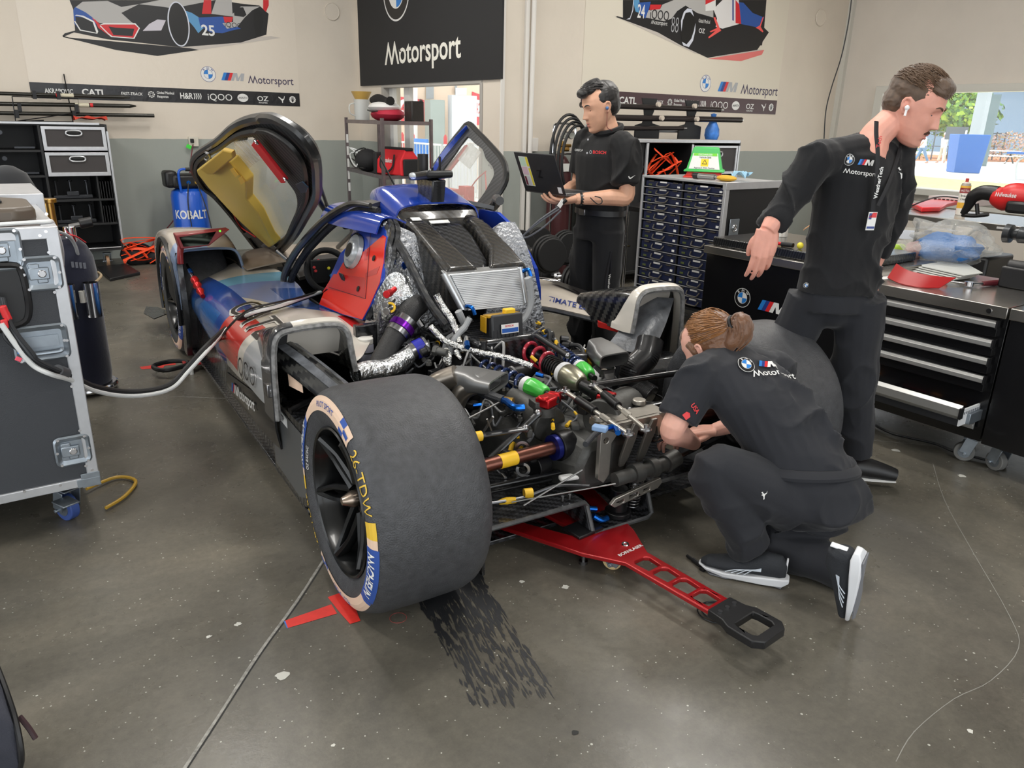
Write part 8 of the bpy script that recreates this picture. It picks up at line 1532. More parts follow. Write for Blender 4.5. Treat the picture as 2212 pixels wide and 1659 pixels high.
o=empty('car_dolly',(0.892,4.647,0),0,'small red dolly with a black hand loop poking out under the side of the car','dolly')
m=MB(BLKPL);m.tube([(-.07,-.05,.05),(-.12,-.0,.05),(-.12,.08,.05),(-.03,.12,.05),(.05,.08,.05),(.05,-.0,.05)],.014,8,3,True);m.build('handle',o);m=MB(MATS['dolly_red']);m.box((.14,.02,.05),(.22,.08,.014),rz=-.1);m.build('frame_plate',o,bevel=.003);m=MB(WHITE);m.cyl((.06,-.04,.0),(.06,-.04,.07),.012,n=12);m.cyl((.06,-.04,.07),(.09,.0,.08),.01,n=8);m.build('jack_foot',o)
# floor oddments near the kneeling mechanic
q=V((1.745,1.294,0));m=MB(mat('thin_black_wire',(24,26,30),.4))
for rr,dx in((.055,0),(.05,.008)):m.torus((q.x+dx,q.y,.004+dx*.3),(0,0,1),rr,.0022,40,6)
o=tag(m.build('wire_loop'),'coil of thin black wire on the floor behind the red dolly arm','wire');m=MB(STEEL);m.cyl((q.x-.01,q.y-.05,.004),(q.x-.012,q.y-.048,.016),.003,n=8);m.build('plug_pin',o)
a=V((1.919,1.574,0.008));b=V((1.911,1.5,0.008));m=MB(BLKPL);m.cyl(a,b,.006,n=10);m.cyl(a.lerp(b,.4),b,.009,n=10);m.torus(b+V((.006,.01,0)),(0,.3,1),.010,.003,16,6);m.box(b+V((-.008,-.016,-.001)),(.02,.018,.012));tag(m.build('connector_plug',bevel=.001),'small black connector with a pin lying on the floor by the kneeling mechanic','connector')

# ================= people: bodies grown from tapered limbs, fused into one skin
def fuse(mb,name,par,mm,vox=.005,it=4,fold=None,ext=None):
    o=mb.build('tmp',smooth=0);r=o.modifiers.new('r','REMESH');r.mode='VOXEL';r.voxel_size=vox
    if it:q=o.modifiers.new('s','SMOOTH');q.factor=.5;q.iterations=it
    dg=bpy.context.evaluated_depsgraph_get();dg.update();me=bpy.data.meshes.new_from_object(o.evaluated_get(dg));bpy.data.objects.remove(o)
    if fold:
        amp,fr,st=fold;me.update();nn=[v.normal.copy()for v in me.vertices]
        for v,n in zip(me.vertices,nn):
            p=v.co;q=V((p.x*fr*st[0],p.y*fr*st[1],p.z*fr*st[2]));a=1-abs(noise.noise(q))*2.2;b=noise.noise(q*.45+V((7,3,1)));c_=1-abs(noise.noise(q*1.9+V((2,9,4))))*2.4;v.co=p+n*(amp*((max(0,a)**3*.8+max(0,c_)**4*.12)*max(0,b+.45)-.12))
    me.materials.clear();
    for k in(mm if isinstance(mm,list)else[mm]):me.materials.append(k)
    if ext:ext(me)
    me.polygons.foreach_set('use_smooth',[True]*len(me.polygons));me.name=name
    o=bpy.data.objects.new(name,me);COL.objects.link(o);o.parent=par;return o
def frame(p,fwd,up=(0,0,1)):
    f=V(fwd).normalized();r=f.cross(V(up)).normalized();u=r.cross(f);M=Matrix((r,f,u)).transposed().to_4x4();M.translation=V(p);return M
def gs(x,z,cx,cz,wx,wz):return math.exp(-((x-cx)/wx)**2-((z-cz)/wz)**2)
HS=[(-.122,.062,.03,.010),(-.117,.076,.012,.024),(-.105,.084,-.006,.038),(-.085,.084,-.03,.050),(-.06,.087,-.058,.060),(-.03,.088,-.085,.067),(0,.086,-.102,.073),(.025,.090,-.110,.0755),(.055,.085,-.112,.0755),(.08,.073,-.107,.069),(.10,.052,-.092,.056),(.115,.025,-.066,.037),(.122,0,-.04,.016)]
def fbump(x,z):
    ax=abs(x);h=0
    h-=.0115*gs(ax,z,.031,.006,.013,.011);h+=.0045*gs(ax,z,.028,.030,.022,.008);h+=.003*gs(ax,z,.047,-.022,.016,.016)
    if z<.028:
        t=min(1,max(0,(.028-z)/.062));hn=.004+.023*t**1.25
        if z<-.034:hn*=max(0,1-(-.034-z)/.010)
        h+=hn*math.exp(-(x/(.0065+.006*t))**2);h+=.007*gs(ax,z,.0115,-.035,.0055,.007)
    h+=.0055*gs(x,z,0,-.0625,.019,.0045)+.0055*gs(x,z,0,-.0755,.017,.005)-.003*gs(x,z,0,-.069,.024,.0022)-.004*gs(x,z,0,-.0865,.02,.005)+.004*gs(x,z,0,-.104,.016,.010)
    return h
def hsec(z):
    for a,b in zip(HS,HS[1:]):
        if z<=b[0]:t=(z-a[0])/(b[0]-a[0]);return[lerp(a[k],b[k],t)for k in(1,2,3)]
    return HS[-1][1:]
def faceY(x,z):
    f,b,w=hsec(z);yc=f-w*.95;return yc+(f-yc)*max(0,1-(abs(x)/w)**2.4)**(1/2.2)+fbump(x,z)
def head(m,M,female=False):
    m.X=M;n=96;R=[]
    for i in range(76):
        z=-.122+.244*(.5-.5*math.cos(pi*i/75));f,b,w=hsec(z);yc=f-w*.95;row=[]
        for k in range(n):
            a=2*pi*k/n;c,s=math.cos(a),math.sin(a);x=w*math.copysign(abs(c)**(2/2.4 if s>0 else .95),c)
            if s>0:y=yc+(f-yc)*abs(s)**(2/2.2);y+=fbump(x,z)*min(1,s*1.6)
            else:y=yc+(yc-b)*s
            row.append((x,y,z))
        R.append(row)
    m.rings(R)
    for s in(-1,1):
        E=[(s*.071,.004,-.010),(s*.075,.003,.010),(s*.079,-.006,.024),(s*.083,-.020,.021),(s*.082,-.023,.003),(s*.077,-.013,-.018),(s*.071,-.003,-.026)]
        m.tube(E,[.0045,.0045,.005,.005,.0048,.005,.006],8);m.sphere((s*.072,-.009,.0),(.006,.014,.019),10,8)
    m.X=None
def facebits(par,M,browm,iris=(60,44,36),lips=(186,116,106)):
    def T(mb):mb.X=M;return mb
    for s in(-1,1):
        ye=faceY(s*.031,.006)
        m=T(MB(mat('eye_white',(200,190,184),.25)));m.sphere((s*.031,ye-.0075,.003),(.0115,.0105,.0078),12,8);e=m.build('eye',par);m=T(MB(mat('iris_%d'%iris[0],iris,.2)));m.sphere((s*.031,ye+.0005,.0005),(.005,.0035,.005),10,6);m.build('iris',e)
        m=T(MB(MATS[par.data.materials[0].name]));m.sphere((s*.031,ye-.0068,.0068),(.0125,.0115,.0072),12,8);m.build('eyelid',par)
        m=T(MB(mat('eyelash',(40,28,24),.7)));m.tube([(s*(.031+d),faceY(s*.031,.006)+.0035-abs(d)*.45,.0022)for d in(-.012,-.006,0,.006,.012)],.0009,5);m.build('eyelashes',par)
        m=T(MB(browm));m.tube([(s*x,faceY(s*x,z)+.0012,z)for x,z in((.013,.026),(.024,.031),(.038,.033),(.050,.027))],[.0026,.0034,.003,.0012],6,5);m.build('eyebrow',par)
    m=T(MB(mat('lip_%d'%lips[0],lips,.45)))
    for z in(-.0625,-.0755):m.tube([(x,faceY(x,z)-.0022,z+(.001 if z>-.07 else-.0)-abs(x)*.05*(1 if z>-.07 else-1))for x in(-.020,-.010,0,.010,.020)],[.0008,.0038,.0042,.0038,.0008],8,4)
    m.build('lips',par)
def strands(par,M,mm,n,seed,gen,w=.0016):
    r=random.Random(seed);m=MB(mm);m.X=M
    for i in range(n):
        P=gen(r);m.tube(P,[w,w,w*.3],4,3)
    m.X=None;return m.build('hair_strands',par)
def scalp(a,b,k=1.0):return V((.079*k*math.sin(a)*math.cos(b),-.024+.096*k*math.cos(a)*math.cos(b),.046+.088*k*math.sin(b)))
def hand(m,M,curl=.5,side=1,spread=.05,thumb=.6,s=1):
    """wrist at origin, fingers to +y, palm down (-z), thumb on side*x"""
    m.X=M@Matrix.Scale(s,4)
    kn=[(.030,.088,.0),(.010,.094,.004),(-.010,.090,.003),(-.029,.080,-.002)];Ln=[(.044,.026,.022),(.048,.030,.023),(.044,.028,.022),(.034,.021,.020)]
    for i,((x,y,z),L)in enumerate(zip(kn,Ln)):
        x*=side;m.tube([(x*.75,-.005,0),(x,y*.5,.002),(x,y,z)],[.018,.015,.0115],9)
        c=curl*(1+.12*i);a=-.1-c*.5;p=V((x,y,z));sp=spread*(1.5-i)*side;P=[p]
        for k,l in enumerate(L):P.append(P[-1]+V((math.sin(sp),math.cos(a),math.sin(a)))*l);a-=c*(.75 if k==0 else .6)
        m.tube(P,[.0098,.0092,.0084,.0068],9,3)
        for k in(1,2):m.sphere(P[k],.0095-.0006*k,8,6)
        m.sphere(P[-1],.0068,8,6)
    m.sphere((0,.045,-.003),(.036,.045,.013),12,8)
    t=thumb;P=[V((side*.014,.012,-.004)),V((side*.036,.036,-.012)),V((side*(.036+.022*t),.062,-.020)),V((side*(.034+.026*t),.088,-.030))];m.tube(P,[.017,.0145,.0115,.0085],9,4);m.sphere(P[-1],.0085,8,6);m.X=None
def tuft(m,M,n,R,base,spec,seed):
    rr=random.Random(seed);m.X=M
    for i in range(n):
        d,L,dirv,w=spec(rr);p=V(base)+V((d.x*R[0],d.y*R[1],d.z*R[2]));q=V(dirv).normalized()*L
        m.tube([p-d*.01,p+q*.5+d*.004,p+q+V((0,0,-L*.12))],[w,w*.8,w*.12],5,3)
    m.X=None
SK1=mat('skin_light_tan',(214,164,136),.5,var=(30,.05));SK2=mat('skin_fair_pink',(222,160,142),.5,var=(26,.07));SK3=mat('skin_fair',(226,172,154),.5,var=(26,.05))
for k in(SK1,SK2,SK3):b=k.node_tree.nodes['Principled BSDF'];b.inputs['Subsurface Weight'].default_value=.12;b.inputs['Subsurface Radius'].default_value=(.012,.005,.003)
POLO=mat('black_polo_cloth',(12,12,14),.85,sheen=.05,bump=(350,.2,.002));TROUS=mat('black_trousers',(14,15,19),.85,sheen=.1);NAVT=mat('charcoal_navy_trousers',(25,27,34),.8,sheen=.1,bump=(400,.2,.001));TEE=mat('black_knit',(14,15,19),.9,sheen=.1,bump=(350,.25,.002));WORK=mat('charcoal_work_shirt',(27,29,36),.8,sheen=.1,bump=(400,.2,.001))
# ---------------- man with the laptop
man=empty('person',(2.95,3.31,0),0,'dark-haired person in black polo standing behind the car, holding an open laptop','person');B=V((2.95,3.31,0))
def lp(p):return V(p)-B
shL,elL,wrL=lp((2.925,3.12,1.355)),lp((2.935,3.085,1.10)),lp((2.688,3.215,1.084));shR,elR,wrR=lp((2.955,3.475,1.36)),lp((2.94,3.50,1.13)),lp((2.80,3.47,1.09))
nk=lp((2.965,3.29,1.42));hc=lp((2.895,3.296,1.551));fw=V((-.965,.262,-.30)).normalized();HM=frame(hc,fw)
HM=HM@Matrix.Scale(1.0,4)
m=MB(SK1);head(m,HM);m.tube([hc+V((.03,.0,-.04)),hc.lerp(nk,.6)+V((.012,0,0)),nk,nk+V((.0,0,-.06))],[.056,.052,.058,.09],14)
m.tube([nk+V((0,.0,-.08)),V((0,0,1.25)),V((0,0,1.02)),V((0,0,.90))],[.10,.10,.085,.085],14);m.tube([shR+V((0,-.07,-.02)),nk+V((0,0,-.08)),shL+V((0,.07,-.02))],[.04,.05,.04],10)
m.tube([shL,shL.lerp(elL,.5),elL,elL.lerp(wrL,.3),wrL],[.052,.047,.042,.045,.028],12);m.tube([shR,shR.lerp(elR,.5),elR,elR.lerp(wrR,.35),wrR],[.052,.045,.040,.042,.028],12)
dL=(lp((2.592,3.284,1.062))-wrL);hand(m,frame(wrL,dL,(.25,-.5,-.9)),.42,-1,.10,.9);hand(m,frame(wrR,(-.9,-.5,.05),(0,0,1)),.25,-1,.08,.6)
for s in(-1,1):m.tube([(0,.085*s,.92),(0,.09*s,.50),(.01,.09*s,.10)],[.075,.055,.04],12);m.tube([(.04,.09*s,.04),(-.05,.095*s,.04),(-.15,.10*s,.03)],[.035,.04,.03],10)
body=fuse(m,'body',man,SK1,.0034,2)
DH=mat('black_hair',(20,16,15),.45,sheen=.2);facebits(body,HM,DH)
m=MB(DH);m.X=HM;m.sphere((0,-.026,.052),(.080,.094,.082),20,12);m.sphere((0,-.05,.01),(.074,.068,.078),16,10);m.sphere((0,.045,.098),(.058,.045,.032),14,8);m.sphere((.062,.0,.045),(.017,.050,.040),12,8);m.sphere((-.062,.0,.045),(.017,.050,.040),12,8);m.sphere((0,.085,.094),(.045,.028,.026),12,8);m.X=None
def sp1(r):a=r.uniform(-1,1);b_=r.uniform(-.2,1.0);d=V((a*.8,b_,1.1-.2*abs(a))).normalized();return d,r.uniform(.03,.055),(a*.3,.9,.45),.006
tuft(m,HM,70,(.076,.096,.080),(0,-.02,.045),sp1,3);hr=fuse(m,'hair',man,DH,.0045,1,(.004,70,(1,.4,1)))
strands(hr,HM,DH,260,4,lambda r:(lambda a,b,L:[scalp(a,b,1.03),scalp(a*.8,b+.05,1.12)+V((0,L*.4,.004)),scalp(a*.6,b+.05,1.15)+V((0,L,-.002))])(r.uniform(-1.5,1.5),r.uniform(.55,1.5),r.uniform(.02,.045)))
# polo shirt
m=MB(POLO);rings=[]
def oval(c,rx,ry,n=20):return[V((c[0]+ry*math.cos(2*pi*i/n),c[1]+rx*math.sin(2*pi*i/n),c[2]))for i in range(n)]
m.rings([oval((.0,0,.985),.165,.115),oval((-.005,0,1.08),.165,.118),oval((-.005,0,1.20),.180,.122),oval((.0,0,1.30),.195,.125),oval((.01,0,1.37),.17,.105),oval((.015,-.01,1.42),.085,.075)])
m.tube([shL,nk+V((.01,0,-.055)),shR],[.066,.07,.066],14,0)
for s,el in((shL,elL),(shR,elR)):m.tube([s+V((0,-.05*(1 if s.y>0 else-1),.02)),s,s.lerp(el,.45),s.lerp(el,.74)],[.07,.074,.074,.073],14)
sh=fuse(m,'polo_shirt',man,POLO,.007,5,(.04,8,(1,1,.55)))
m=MB(POLO);m.tube([nk+V((.052*math.cos(a)*1.25-.005,.066*math.sin(a),.012+.022*math.cos(a)))for a in[2*pi*i/16 for i in range(16)]],.017,8,0,True,flat=1.5,up=(0,0,1));m.build('collar',sh)
m=MB(mat('pearl_button',(190,190,196),.3));
for z in(1.385,1.315):m.sphere((-.125+(1.40-z)*-.02,-.012,z),(.003,.006,.006),8,6)
m.build('button',sh)
ft=lambda u,v,w=0:V((-.134-w-.03*0,.085-u,1.318+v));lettering(sh,'shirt_lettering','ORECA',lambda u,v,w=0:V((-.128-w+.35*max(0,u+.02),.10-u,1.322+v)),0,0,.012,WHITE,.01,'LEFT',.9)
lettering(sh,'shirt_lettering','BOSCH',lambda u,v,w=0:V((-.128-w+.5*u,-.06-u,1.315+v)),0,0,.017,REDP,.03,'LEFT',.9);m=MB(SILV);disc2(lambda u,v:V((-.131,-.045-u,1.322+v)),0,0,.006,.010,18,mb=m);m.build('ring_mark',sh)
q=shL.lerp(elL,.58);m=MB(WHITE);fz=lambda u,v:V((q.x-.03+u,q.y-.080-.02*abs(u)*5*0,q.z+v));poly2(m,fz,[(-.026,.004),(-.018,-.008),(-.006,-.009),(.026,.010),(-.006,-.002),(-.016,-.001),(-.018,.005)]);m.build('swoosh_mark',sh,smooth=0)
# trousers, belt, shoes
m=MB(TROUS);m.rings([oval((0,0,1.0),.158,.108),oval((.005,0,.93),.172,.118),oval((.005,0,.84),.178,.12)])
for s in(-1,1):m.tube([(0,.085*s,.90),(.0,.095*s,.52),(.01,.10*s,.10)],[.098,.082,.070],16)
tr=fuse(m,'trousers',man,TROUS,.009,5,(.045,7,(1,1,.5)))
m=MB(BLKPL);m.rings([oval((.003,0,.985),.172,.120,28),oval((.003,0,1.015),.170,.118,28)]);bt=m.build('belt',man);m=MB(STEEL);m.box((-.12,.01,1.0),(.012,.05,.034));m.build('belt_buckle',bt,bevel=.003)
for s in(-1,1):m=MB(BLKPL);m.tube([(.05,.09*s,.05),(-.05,.095*s,.05),(-.17,.10*s,.035)],[.045,.05,.035],12,flat=.9);m.build('shoe',man)
wa=wrL.lerp(elL,.12);wd=(elL-wrL).normalized();m=MB(BLKPL);m.cyl(wa-wd*.011,wa+wd*.011,.0315,n=22);wt=m.build('watch',man);m=MB(BLKPL);m.box(wa+V((.0,0,-.03)),(.035,.035,.012));m.build('watch_case',wt,bevel=.004)
m=MB(mat('earphone_blue',(70,110,160),.3));e=HM@V((-.084,.0,-.004));m.sphere(e,.009,10,6);eb=m.build('earphone',man);m=MB(mat('earphone_cord',(110,30,34),.5));m.tube([e,e+V((0,-.004,-.05)),e+V((.01,-.002,-.10)),nk+V((.0,-.07,.01))],.0016,6);m.build('earphone_cord',eb)
a=V((-.02,-.17,.80));m=MB(mat('lanyard_black',(24,24,28),.7));m.tube([a+V((-.03,.0,0)),a+V((-.035,-.012,-.15)),a+V((-.045,-.012,-.36)),a+V((-.06,-.01,-.30)),a+V((-.05,0,-.14)),a+V((-.03,.0,0))],.009,6,4,flat=.25,up=(1,0,0));ly=m.build('lanyard',man)
lettering(ly,'lanyard_lettering','WeatherTech',lambda u,v,w=0:a+V((-.043+v-.02,-.028-w,-.12-u)),0,0,.016,WHITE,.02,'LEFT',1)
# laptop
H=V((2.615,3.205,1.10));lt=empty('laptop',H,.0,'open black laptop with a paper label on its lid, held by the dark-haired person','laptop');lt.rotation_euler=(0,0,.06)
m=MB(mat('laptop_silver',(120,120,122),.35,.6));m.bb((0,0,0),(.235,.33,.016));m.build('base',lt,bevel=.003);m=MB(mat('laptop_keys',(40,40,42),.5));m.bb((.04,.02,.0162),(.15,.31,.018));m.build('keyboard',lt)
M=Matrix.Translation(V((0,0,.008)))@Matrix.Rotation(-.42,4,'Y');m=MB(mat('laptop_lid_black',(42,42,44),.4));m.X=M;m.bb((-.007,0,0),(0,.33,.225));ld=m.build('lid',lt,bevel=.002);m=MB(mat('screen_dim',(60,66,74),.1));m.X=M;m.bb((.0002,.01,.015),(.001,.32,.215));m.build('screen',ld)
Lf=lambda u,v,w=0:M@V((-.0075-w,.33-u,v));m=MB(mat('paper_label_white',(226,226,218),.5));poly2(m,lambda u,v:Lf(u,v,.0004),[(.03,.035),(.105,.035),(.105,.205),(.03,.205)]);pl_=m.build('paper_sticker',ld,smooth=0)
for u0,v0,u1,v1,c in((.085,.15,.103,.203,(232,216,60)),(.088,.04,.103,.14,(232,216,60)),(.034,.15,.08,.2,(200,224,200)),(.034,.1,.08,.145,(222,190,200)),(.034,.04,.05,.09,(120,40,60)),(.055,.04,.08,.09,(210,210,214))):m=MB(mat('sticker_%d_%d_%d'%c,c,.5));poly2(m,lambda u,v:Lf(u,v,.0008),[(u0,v0),(u1,v0),(u1,v1),(u0,v1)]);m.build('sticker_block',pl_,smooth=0)
lettering(ld,'lid_letter','Z',Lf,.17,.09,.045,mat('lid_letter_dark',(14,14,15),.3),.02,'CENTER',1,.15);m=MB(WHITE);poly2(m,lambda u,v:Lf(u,v,.0006),[(.285,.01),(.315,.01),(.315,.045),(.285,.045)]);m.build('small_sticker',ld,smooth=0)
# interface box and its cables
q=V((2.59,3.214,1.064));o=empty('cable_adapter',q,0,'small white and blue adapter held under the laptop with grey cables','adapter');m=MB(BLKPL);d=(V((2.615,3.196,1.093))-q).normalized();m.tube([-d*.035,d*.035],.016,8,0,flat=.8);m.build('housing',o,bevel=.004);m=MB(WHITE);m.box(V((-.012,-.014,.002)),(.024,.004,.045),M=Matrix.Rotation(.7,3,'Y'));m.build('label',o)
for k,ps in enumerate(([(2.548,3.187,1.049),(2.461,3.249,0.97),(2.384,3.304,0.871),(2.335,3.339,0.801)],[(2.554,3.183,1.04),(2.471,3.242,0.97),(2.407,3.287,0.901),(2.424,3.276,0.892),(2.492,3.227,0.947),(2.562,3.177,1.033)])):cableW(ps,.005,mat('cable_mid_grey',(90,92,96),.5),'grey_cable',['grey cable running from the laptop adapter down to the car','grey cable loop hanging from the laptop adapter'][k])
cableW([V((2.702,3.112,1.1)),V((2.725,3.081,1.071)),V((2.745,3.067,1.077)),V((2.748,3.08,1.099)),V((2.733,3.112,1.106))],.0028,BLKPL,'thin_lead','thin black lead looping under the laptop edge')
# ---------------- standing man on the right
PX=V((2.80,1.72,0));man2=empty('person',PX,0,'moustached person in black long-sleeved shirt with lanyard, leaning to look down by the drawer cabinet','person')
def l2(p):return V(p)-PX
hc=l2((2.933,1.594,1.552));fw=V((.25,-.97,-.42)).normalized();HM=frame(hc,fw)@Matrix.Scale(1.04,4)
nk=l2((2.845,1.678,1.438));
shR,elR,wrR=l2((2.598,1.734,1.362)),l2((2.502,1.774,1.204)),l2((2.415,1.779,1.106));shL,elL,wrL=l2((3.021,1.675,1.35)),l2((3.083,1.687,1.135)),l2((3.034,1.708,0.918))
hip=l2((2.813,1.708,0.909));ch=l2((2.821,1.703,1.268))
ax=(shL-shR).normalized()
m=MB(SK2);head(m,HM);bh=HM@V((0,-.035,-.05));m.tube([bh,bh.lerp(nk,.5)+V((-.004,0,.004)),nk,nk+V((-.03,0,-.07))],[.056,.054,.058,.075],16)
m.tube([nk+V((-.03,0,-.07)),ch,hip],[.085,.10,.09],14);m.tube([shR+ax*.05,nk-V((.02,0,.08)),shL-ax*.05],[.055,.06,.055],10)
m.tube([shR,shR.lerp(elR,.5),elR,elR.lerp(wrR,.4),wrR],[.055,.048,.043,.044,.030],12);m.tube([shL,shL.lerp(elL,.5),elL,elL.lerp(wrL,.4),wrL],[.055,.048,.043,.044,.030],12)
hd=(l2((2.406,1.785,0.951))-wrR);hand(m,frame(wrR,hd,(-.6,-.75,.2)),.40,1,.03,.35,1.06);hd2=l2((3.03,1.696,0.793))-wrL;hand(m,frame(wrL,hd2,(-.6,-.8,0)),.45,1,.03,.4,1.04)
kR,aR=l2((2.797,1.792,0.5)),V((-.12,.20,.11));kR=V((-.09,.12,.50));kL=l2((2.916,1.635,0.524));aL=l2((2.981,1.589,0.137))
hR=hip+V((-.075,.055,-.04));hL=hip+V((.08,-.055,-.04))
m.tube([hR-V((0,0,.10)),kR,aR],[.06,.058,.042],12);m.tube([hL-V((0,0,.1)),kL,aL],[.06,.058,.042],12);m.tube([hip,hip-V((0,0,.14))],[.085,.085],12,0);m.tube([hR-V((0,0,.10)),hip-V((0,0,.08)),hL-V((0,0,.10))],.055,10,0)
for a_ in(aL,aR):m.tube([a_+V((-.03,.02,-.05)),a_+V((.05,-.04,-.06)),a_+V((.11,-.10,-.075))],[.034,.038,.026],10)
body=fuse(m,'body',man2,SK2,.0034,2)
BH=mat('brown_hair',(84,64,48),.5,sheen=.3,var=(40,.3));facebits(body,HM,mat('brow_brown',(96,70,54),.7),(70,90,110))
MO=mat('moustache_brown',(70,44,32),.7);m=MB(MO);m.X=HM;m.tube([(x,faceY(x,-.0535)+.001,-.0535-abs(x)*.28)for x in(-.027,-.016,-.005,.005,.016,.027)],[.0022,.0052,.0055,.0055,.0052,.0022],8,5);m.X=None;m.build('moustache',body)
m=MB(BH);m.X=HM;m.sphere((0,-.026,.050),(.079,.094,.080),20,12);m.sphere((0,-.05,.005),(.072,.066,.070),16,10);m.sphere((0,.040,.090),(.062,.052,.036),14,8);m.sphere((0,.046,.076),(.068,.044,.026),16,8);m.sphere((.062,.0,.045),(.017,.050,.040),12,8);m.sphere((-.062,.0,.045),(.017,.050,.040),12,8);m.X=None
def sp2(r):a=r.uniform(-1,1);b_=r.uniform(-.9,1.1);d=V((a*.8,b_,1.0)).normalized();return d,r.uniform(.025,.045),(a*.35,.9,.15),.005
tuft(m,HM,90,(.076,.096,.080),(0,-.02,.043),sp2,5);hr2=fuse(m,'hair',man2,BH,.0045,1,(.004,75,(1,.4,1)))
strands(hr2,HM,mat('brown_strand',(92,70,52),.6),900,6,lambda r:(lambda a,b,L:[scalp(a,b,1.02),scalp(a*.9,b+.03,1.08)+V((0,L*.4,.002)),scalp(a*.8,b,1.09)+V((0,L,-.004))])(r.uniform(-2.8,2.8),r.uniform(.2,1.5),r.uniform(.012,.030)),.0010)
def ovA(c,ax_,dn,rx,ry,n=22):
    c=V(c);a=V(ax_).normalized();d=V(dn).normalized();b=d.cross(a).normalized();return[c+a*rx*math.cos(2*pi*i/n)+b*ry*math.sin(2*pi*i/n)for i in range(n)]
dn=(nk-hip).normalized();m=MB(TEE)
hem=hip+V((-.005,0,.0));m.rings([ovA(hem-V((0,0,.055)),ax,V((0,0,1)),.180,.132),ovA(hem+dn*.06,ax,dn,.170,.120),ovA(hem.lerp(ch,.6),ax,dn,.178,.12),ovA(ch+dn*.03,ax,dn,.19,.125),ovA(shR.lerp(shL,.5)+dn*.03,ax,dn,.165,.10),ovA(nk-dn*.03,ax,dn,.075,.066)])
m.tube([shR+V((.01,0,.005)),nk+V((-.035,.02,-.048)),shL-V((.02,0,0))],[.062,.072,.062],14,4)
m.tube([shR+ax*.06,shR,shR.lerp(elR,.5),elR,elR.lerp(wrR,.45),elR.lerp(wrR,.72)],[.072,.076,.066,.058,.054,.046],14);m.tube([shL-ax*.06,shL,shL.lerp(elL,.5),elL,elL.lerp(wrL,.45),elL.lerp(wrL,.72)],[.072,.076,.064,.056,.052,.046],14)
sh=fuse(m,'long_sleeved_shirt',man2,TEE,.007,5,(.042,8,(1,1,.7)))
m=MB(NAVT);m.rings([ovA(hip+V((0,0,.04)),ax,(0,0,1),.160,.112),ovA(hip-V((0,0,.06)),ax,(0,0,1),.178,.125),ovA(hip-V((0,0,.13)),ax,(0,0,1),.17,.12)]);m.sphere(hip-V((0,0,.14)),(.11,.09,.07))
m.tube([hR-V((0,0,.04)),hR.lerp(kR,.5),kR,kR.lerp(aR,.5),aR],[.105,.095,.08,.074,.066],16);m.tube([hL-V((0,0,.04)),hL.lerp(kL,.5),kL,kL.lerp(aL,.5),aL],[.108,.098,.082,.076,.066],16)
fuse(m,'trousers',man2,NAVT,.008,5,(.055,7,(1,1,.6)))
for a_ in(aL,aR):
    m=MB(BLKPL);m.tube([a_+V((-.04,.03,-.045)),a_+V((.05,-.04,-.058)),a_+V((.125,-.115,-.078))],[.042,.046,.030],12);s_=m.build('shoe',man2);m=MB(WHITE);m.tube([a_+V((-.04,.03,-.094)),a_+V((.05,-.04,-.098)),a_+V((.125,-.115,-.100))],[.036,.044,.030],10,flat=.2);m.build('sole',s_)
# surface helper: nearest point of the shirt towards the camera
def onto(ob,par):
    from mathutils.bvhtree import BVHTree
    bv=BVHTree.FromPolygons([v.co for v in ob.data.vertices],[tuple(p.vertices)for p in ob.data.polygons]);return bv
def decal(ob,c,ux,uy,off=.002):
    """lay flat artwork onto a garment: returns fn(u,v,w) projected along the artwork normal"""
    bv=onto(ob,None);c=V(c);ux=V(ux).normalized();n=ux.cross(V(uy)).normalized();uy=n.cross(ux)
    def f(u,v,w=0):
        p=c+ux*u+uy*v;h=bv.ray_cast(p+n*.25,-n,.6)[0];h=h if h is not None else p;return h+n*(off+w*3)
    return f
BK=V((-.5505,-.769,.325))
rt=V((.8176,-.5753,.02));
c=l2((2.675,1.664,1.365));f=decal(sh,c,rt,(0,0,1));roundel(sh,'round_emblem',f,.0205);
f2=decal(sh,l2((2.701,1.646,1.349)),V((.81,-.57,-.06)),(0,0,1));mstripes(sh,'stripe_emblem',f2,0,0,.020,WHITE);f3=decal(sh,l2((2.662,1.674,1.32)),V((.81,-.57,-.10)),(0,0,1));lettering(sh,'motorsport_word','Motorsport',f3,0,0,.017,WHITE,.01,'LEFT',1.05)
f4=decal(sh,l2((2.935,1.621,1.323)),rt,(0,0,1));m=MB(WHITE);k=.0011;poly2(m,f4,[(a*k,b*k)for a,b in((-12,12),(-5,16),(-2,9),(3,6),(12,10),(16,20),(15,8),(8,2),(5,-6),(6,-20),(1,-24),(0,-10),(-5,-2),(-11,-1),(-4,5))]);m.build('puma_mark',sh,smooth=0)
# lanyard and pass
f5=decal(sh,V((0,0,0)),rt,(0,0,1),.004)
def on2(px):p=l2(px);bv=None;return p
LY=[on2(p)for p in((2.767,1.634,1.5),(2.746,1.614,1.455),(2.732,1.588,1.392),(2.725,1.571,1.313),(2.739,1.576,1.23),(2.748,1.576,1.176))]
m=MB(mat('lanyard_black',(24,24,28),.7));m.tube(LY,.0085,6,5,flat=.22,up=(.55,.77,0));ly=m.build('lanyard',man2);m=MB(MATS['lanyard_black']);m.tube([on2(p)for p in((2.935,1.621,1.424),(2.888,1.598,1.367),(2.806,1.57,1.278),(2.759,1.568,1.205))],.007,6,5,flat=.25,up=(.55,.77,0));m.build('lanyard_strap',ly)
for t,col,py0,py1 in(('WeatherTech',WHITE,430,352),('Tech',REDP,318,290)):
    a=l2((2.732,1.563,1.232))if t[0]=='W' else l2((2.728,1.584,1.408));lettering(ly,'lanyard_lettering',t,lambda u,v,w=0:a+V((.05,.0,1)).normalized()*u-rt*v+BK*.006,0,0,.014,col,.03,'LEFT',1)
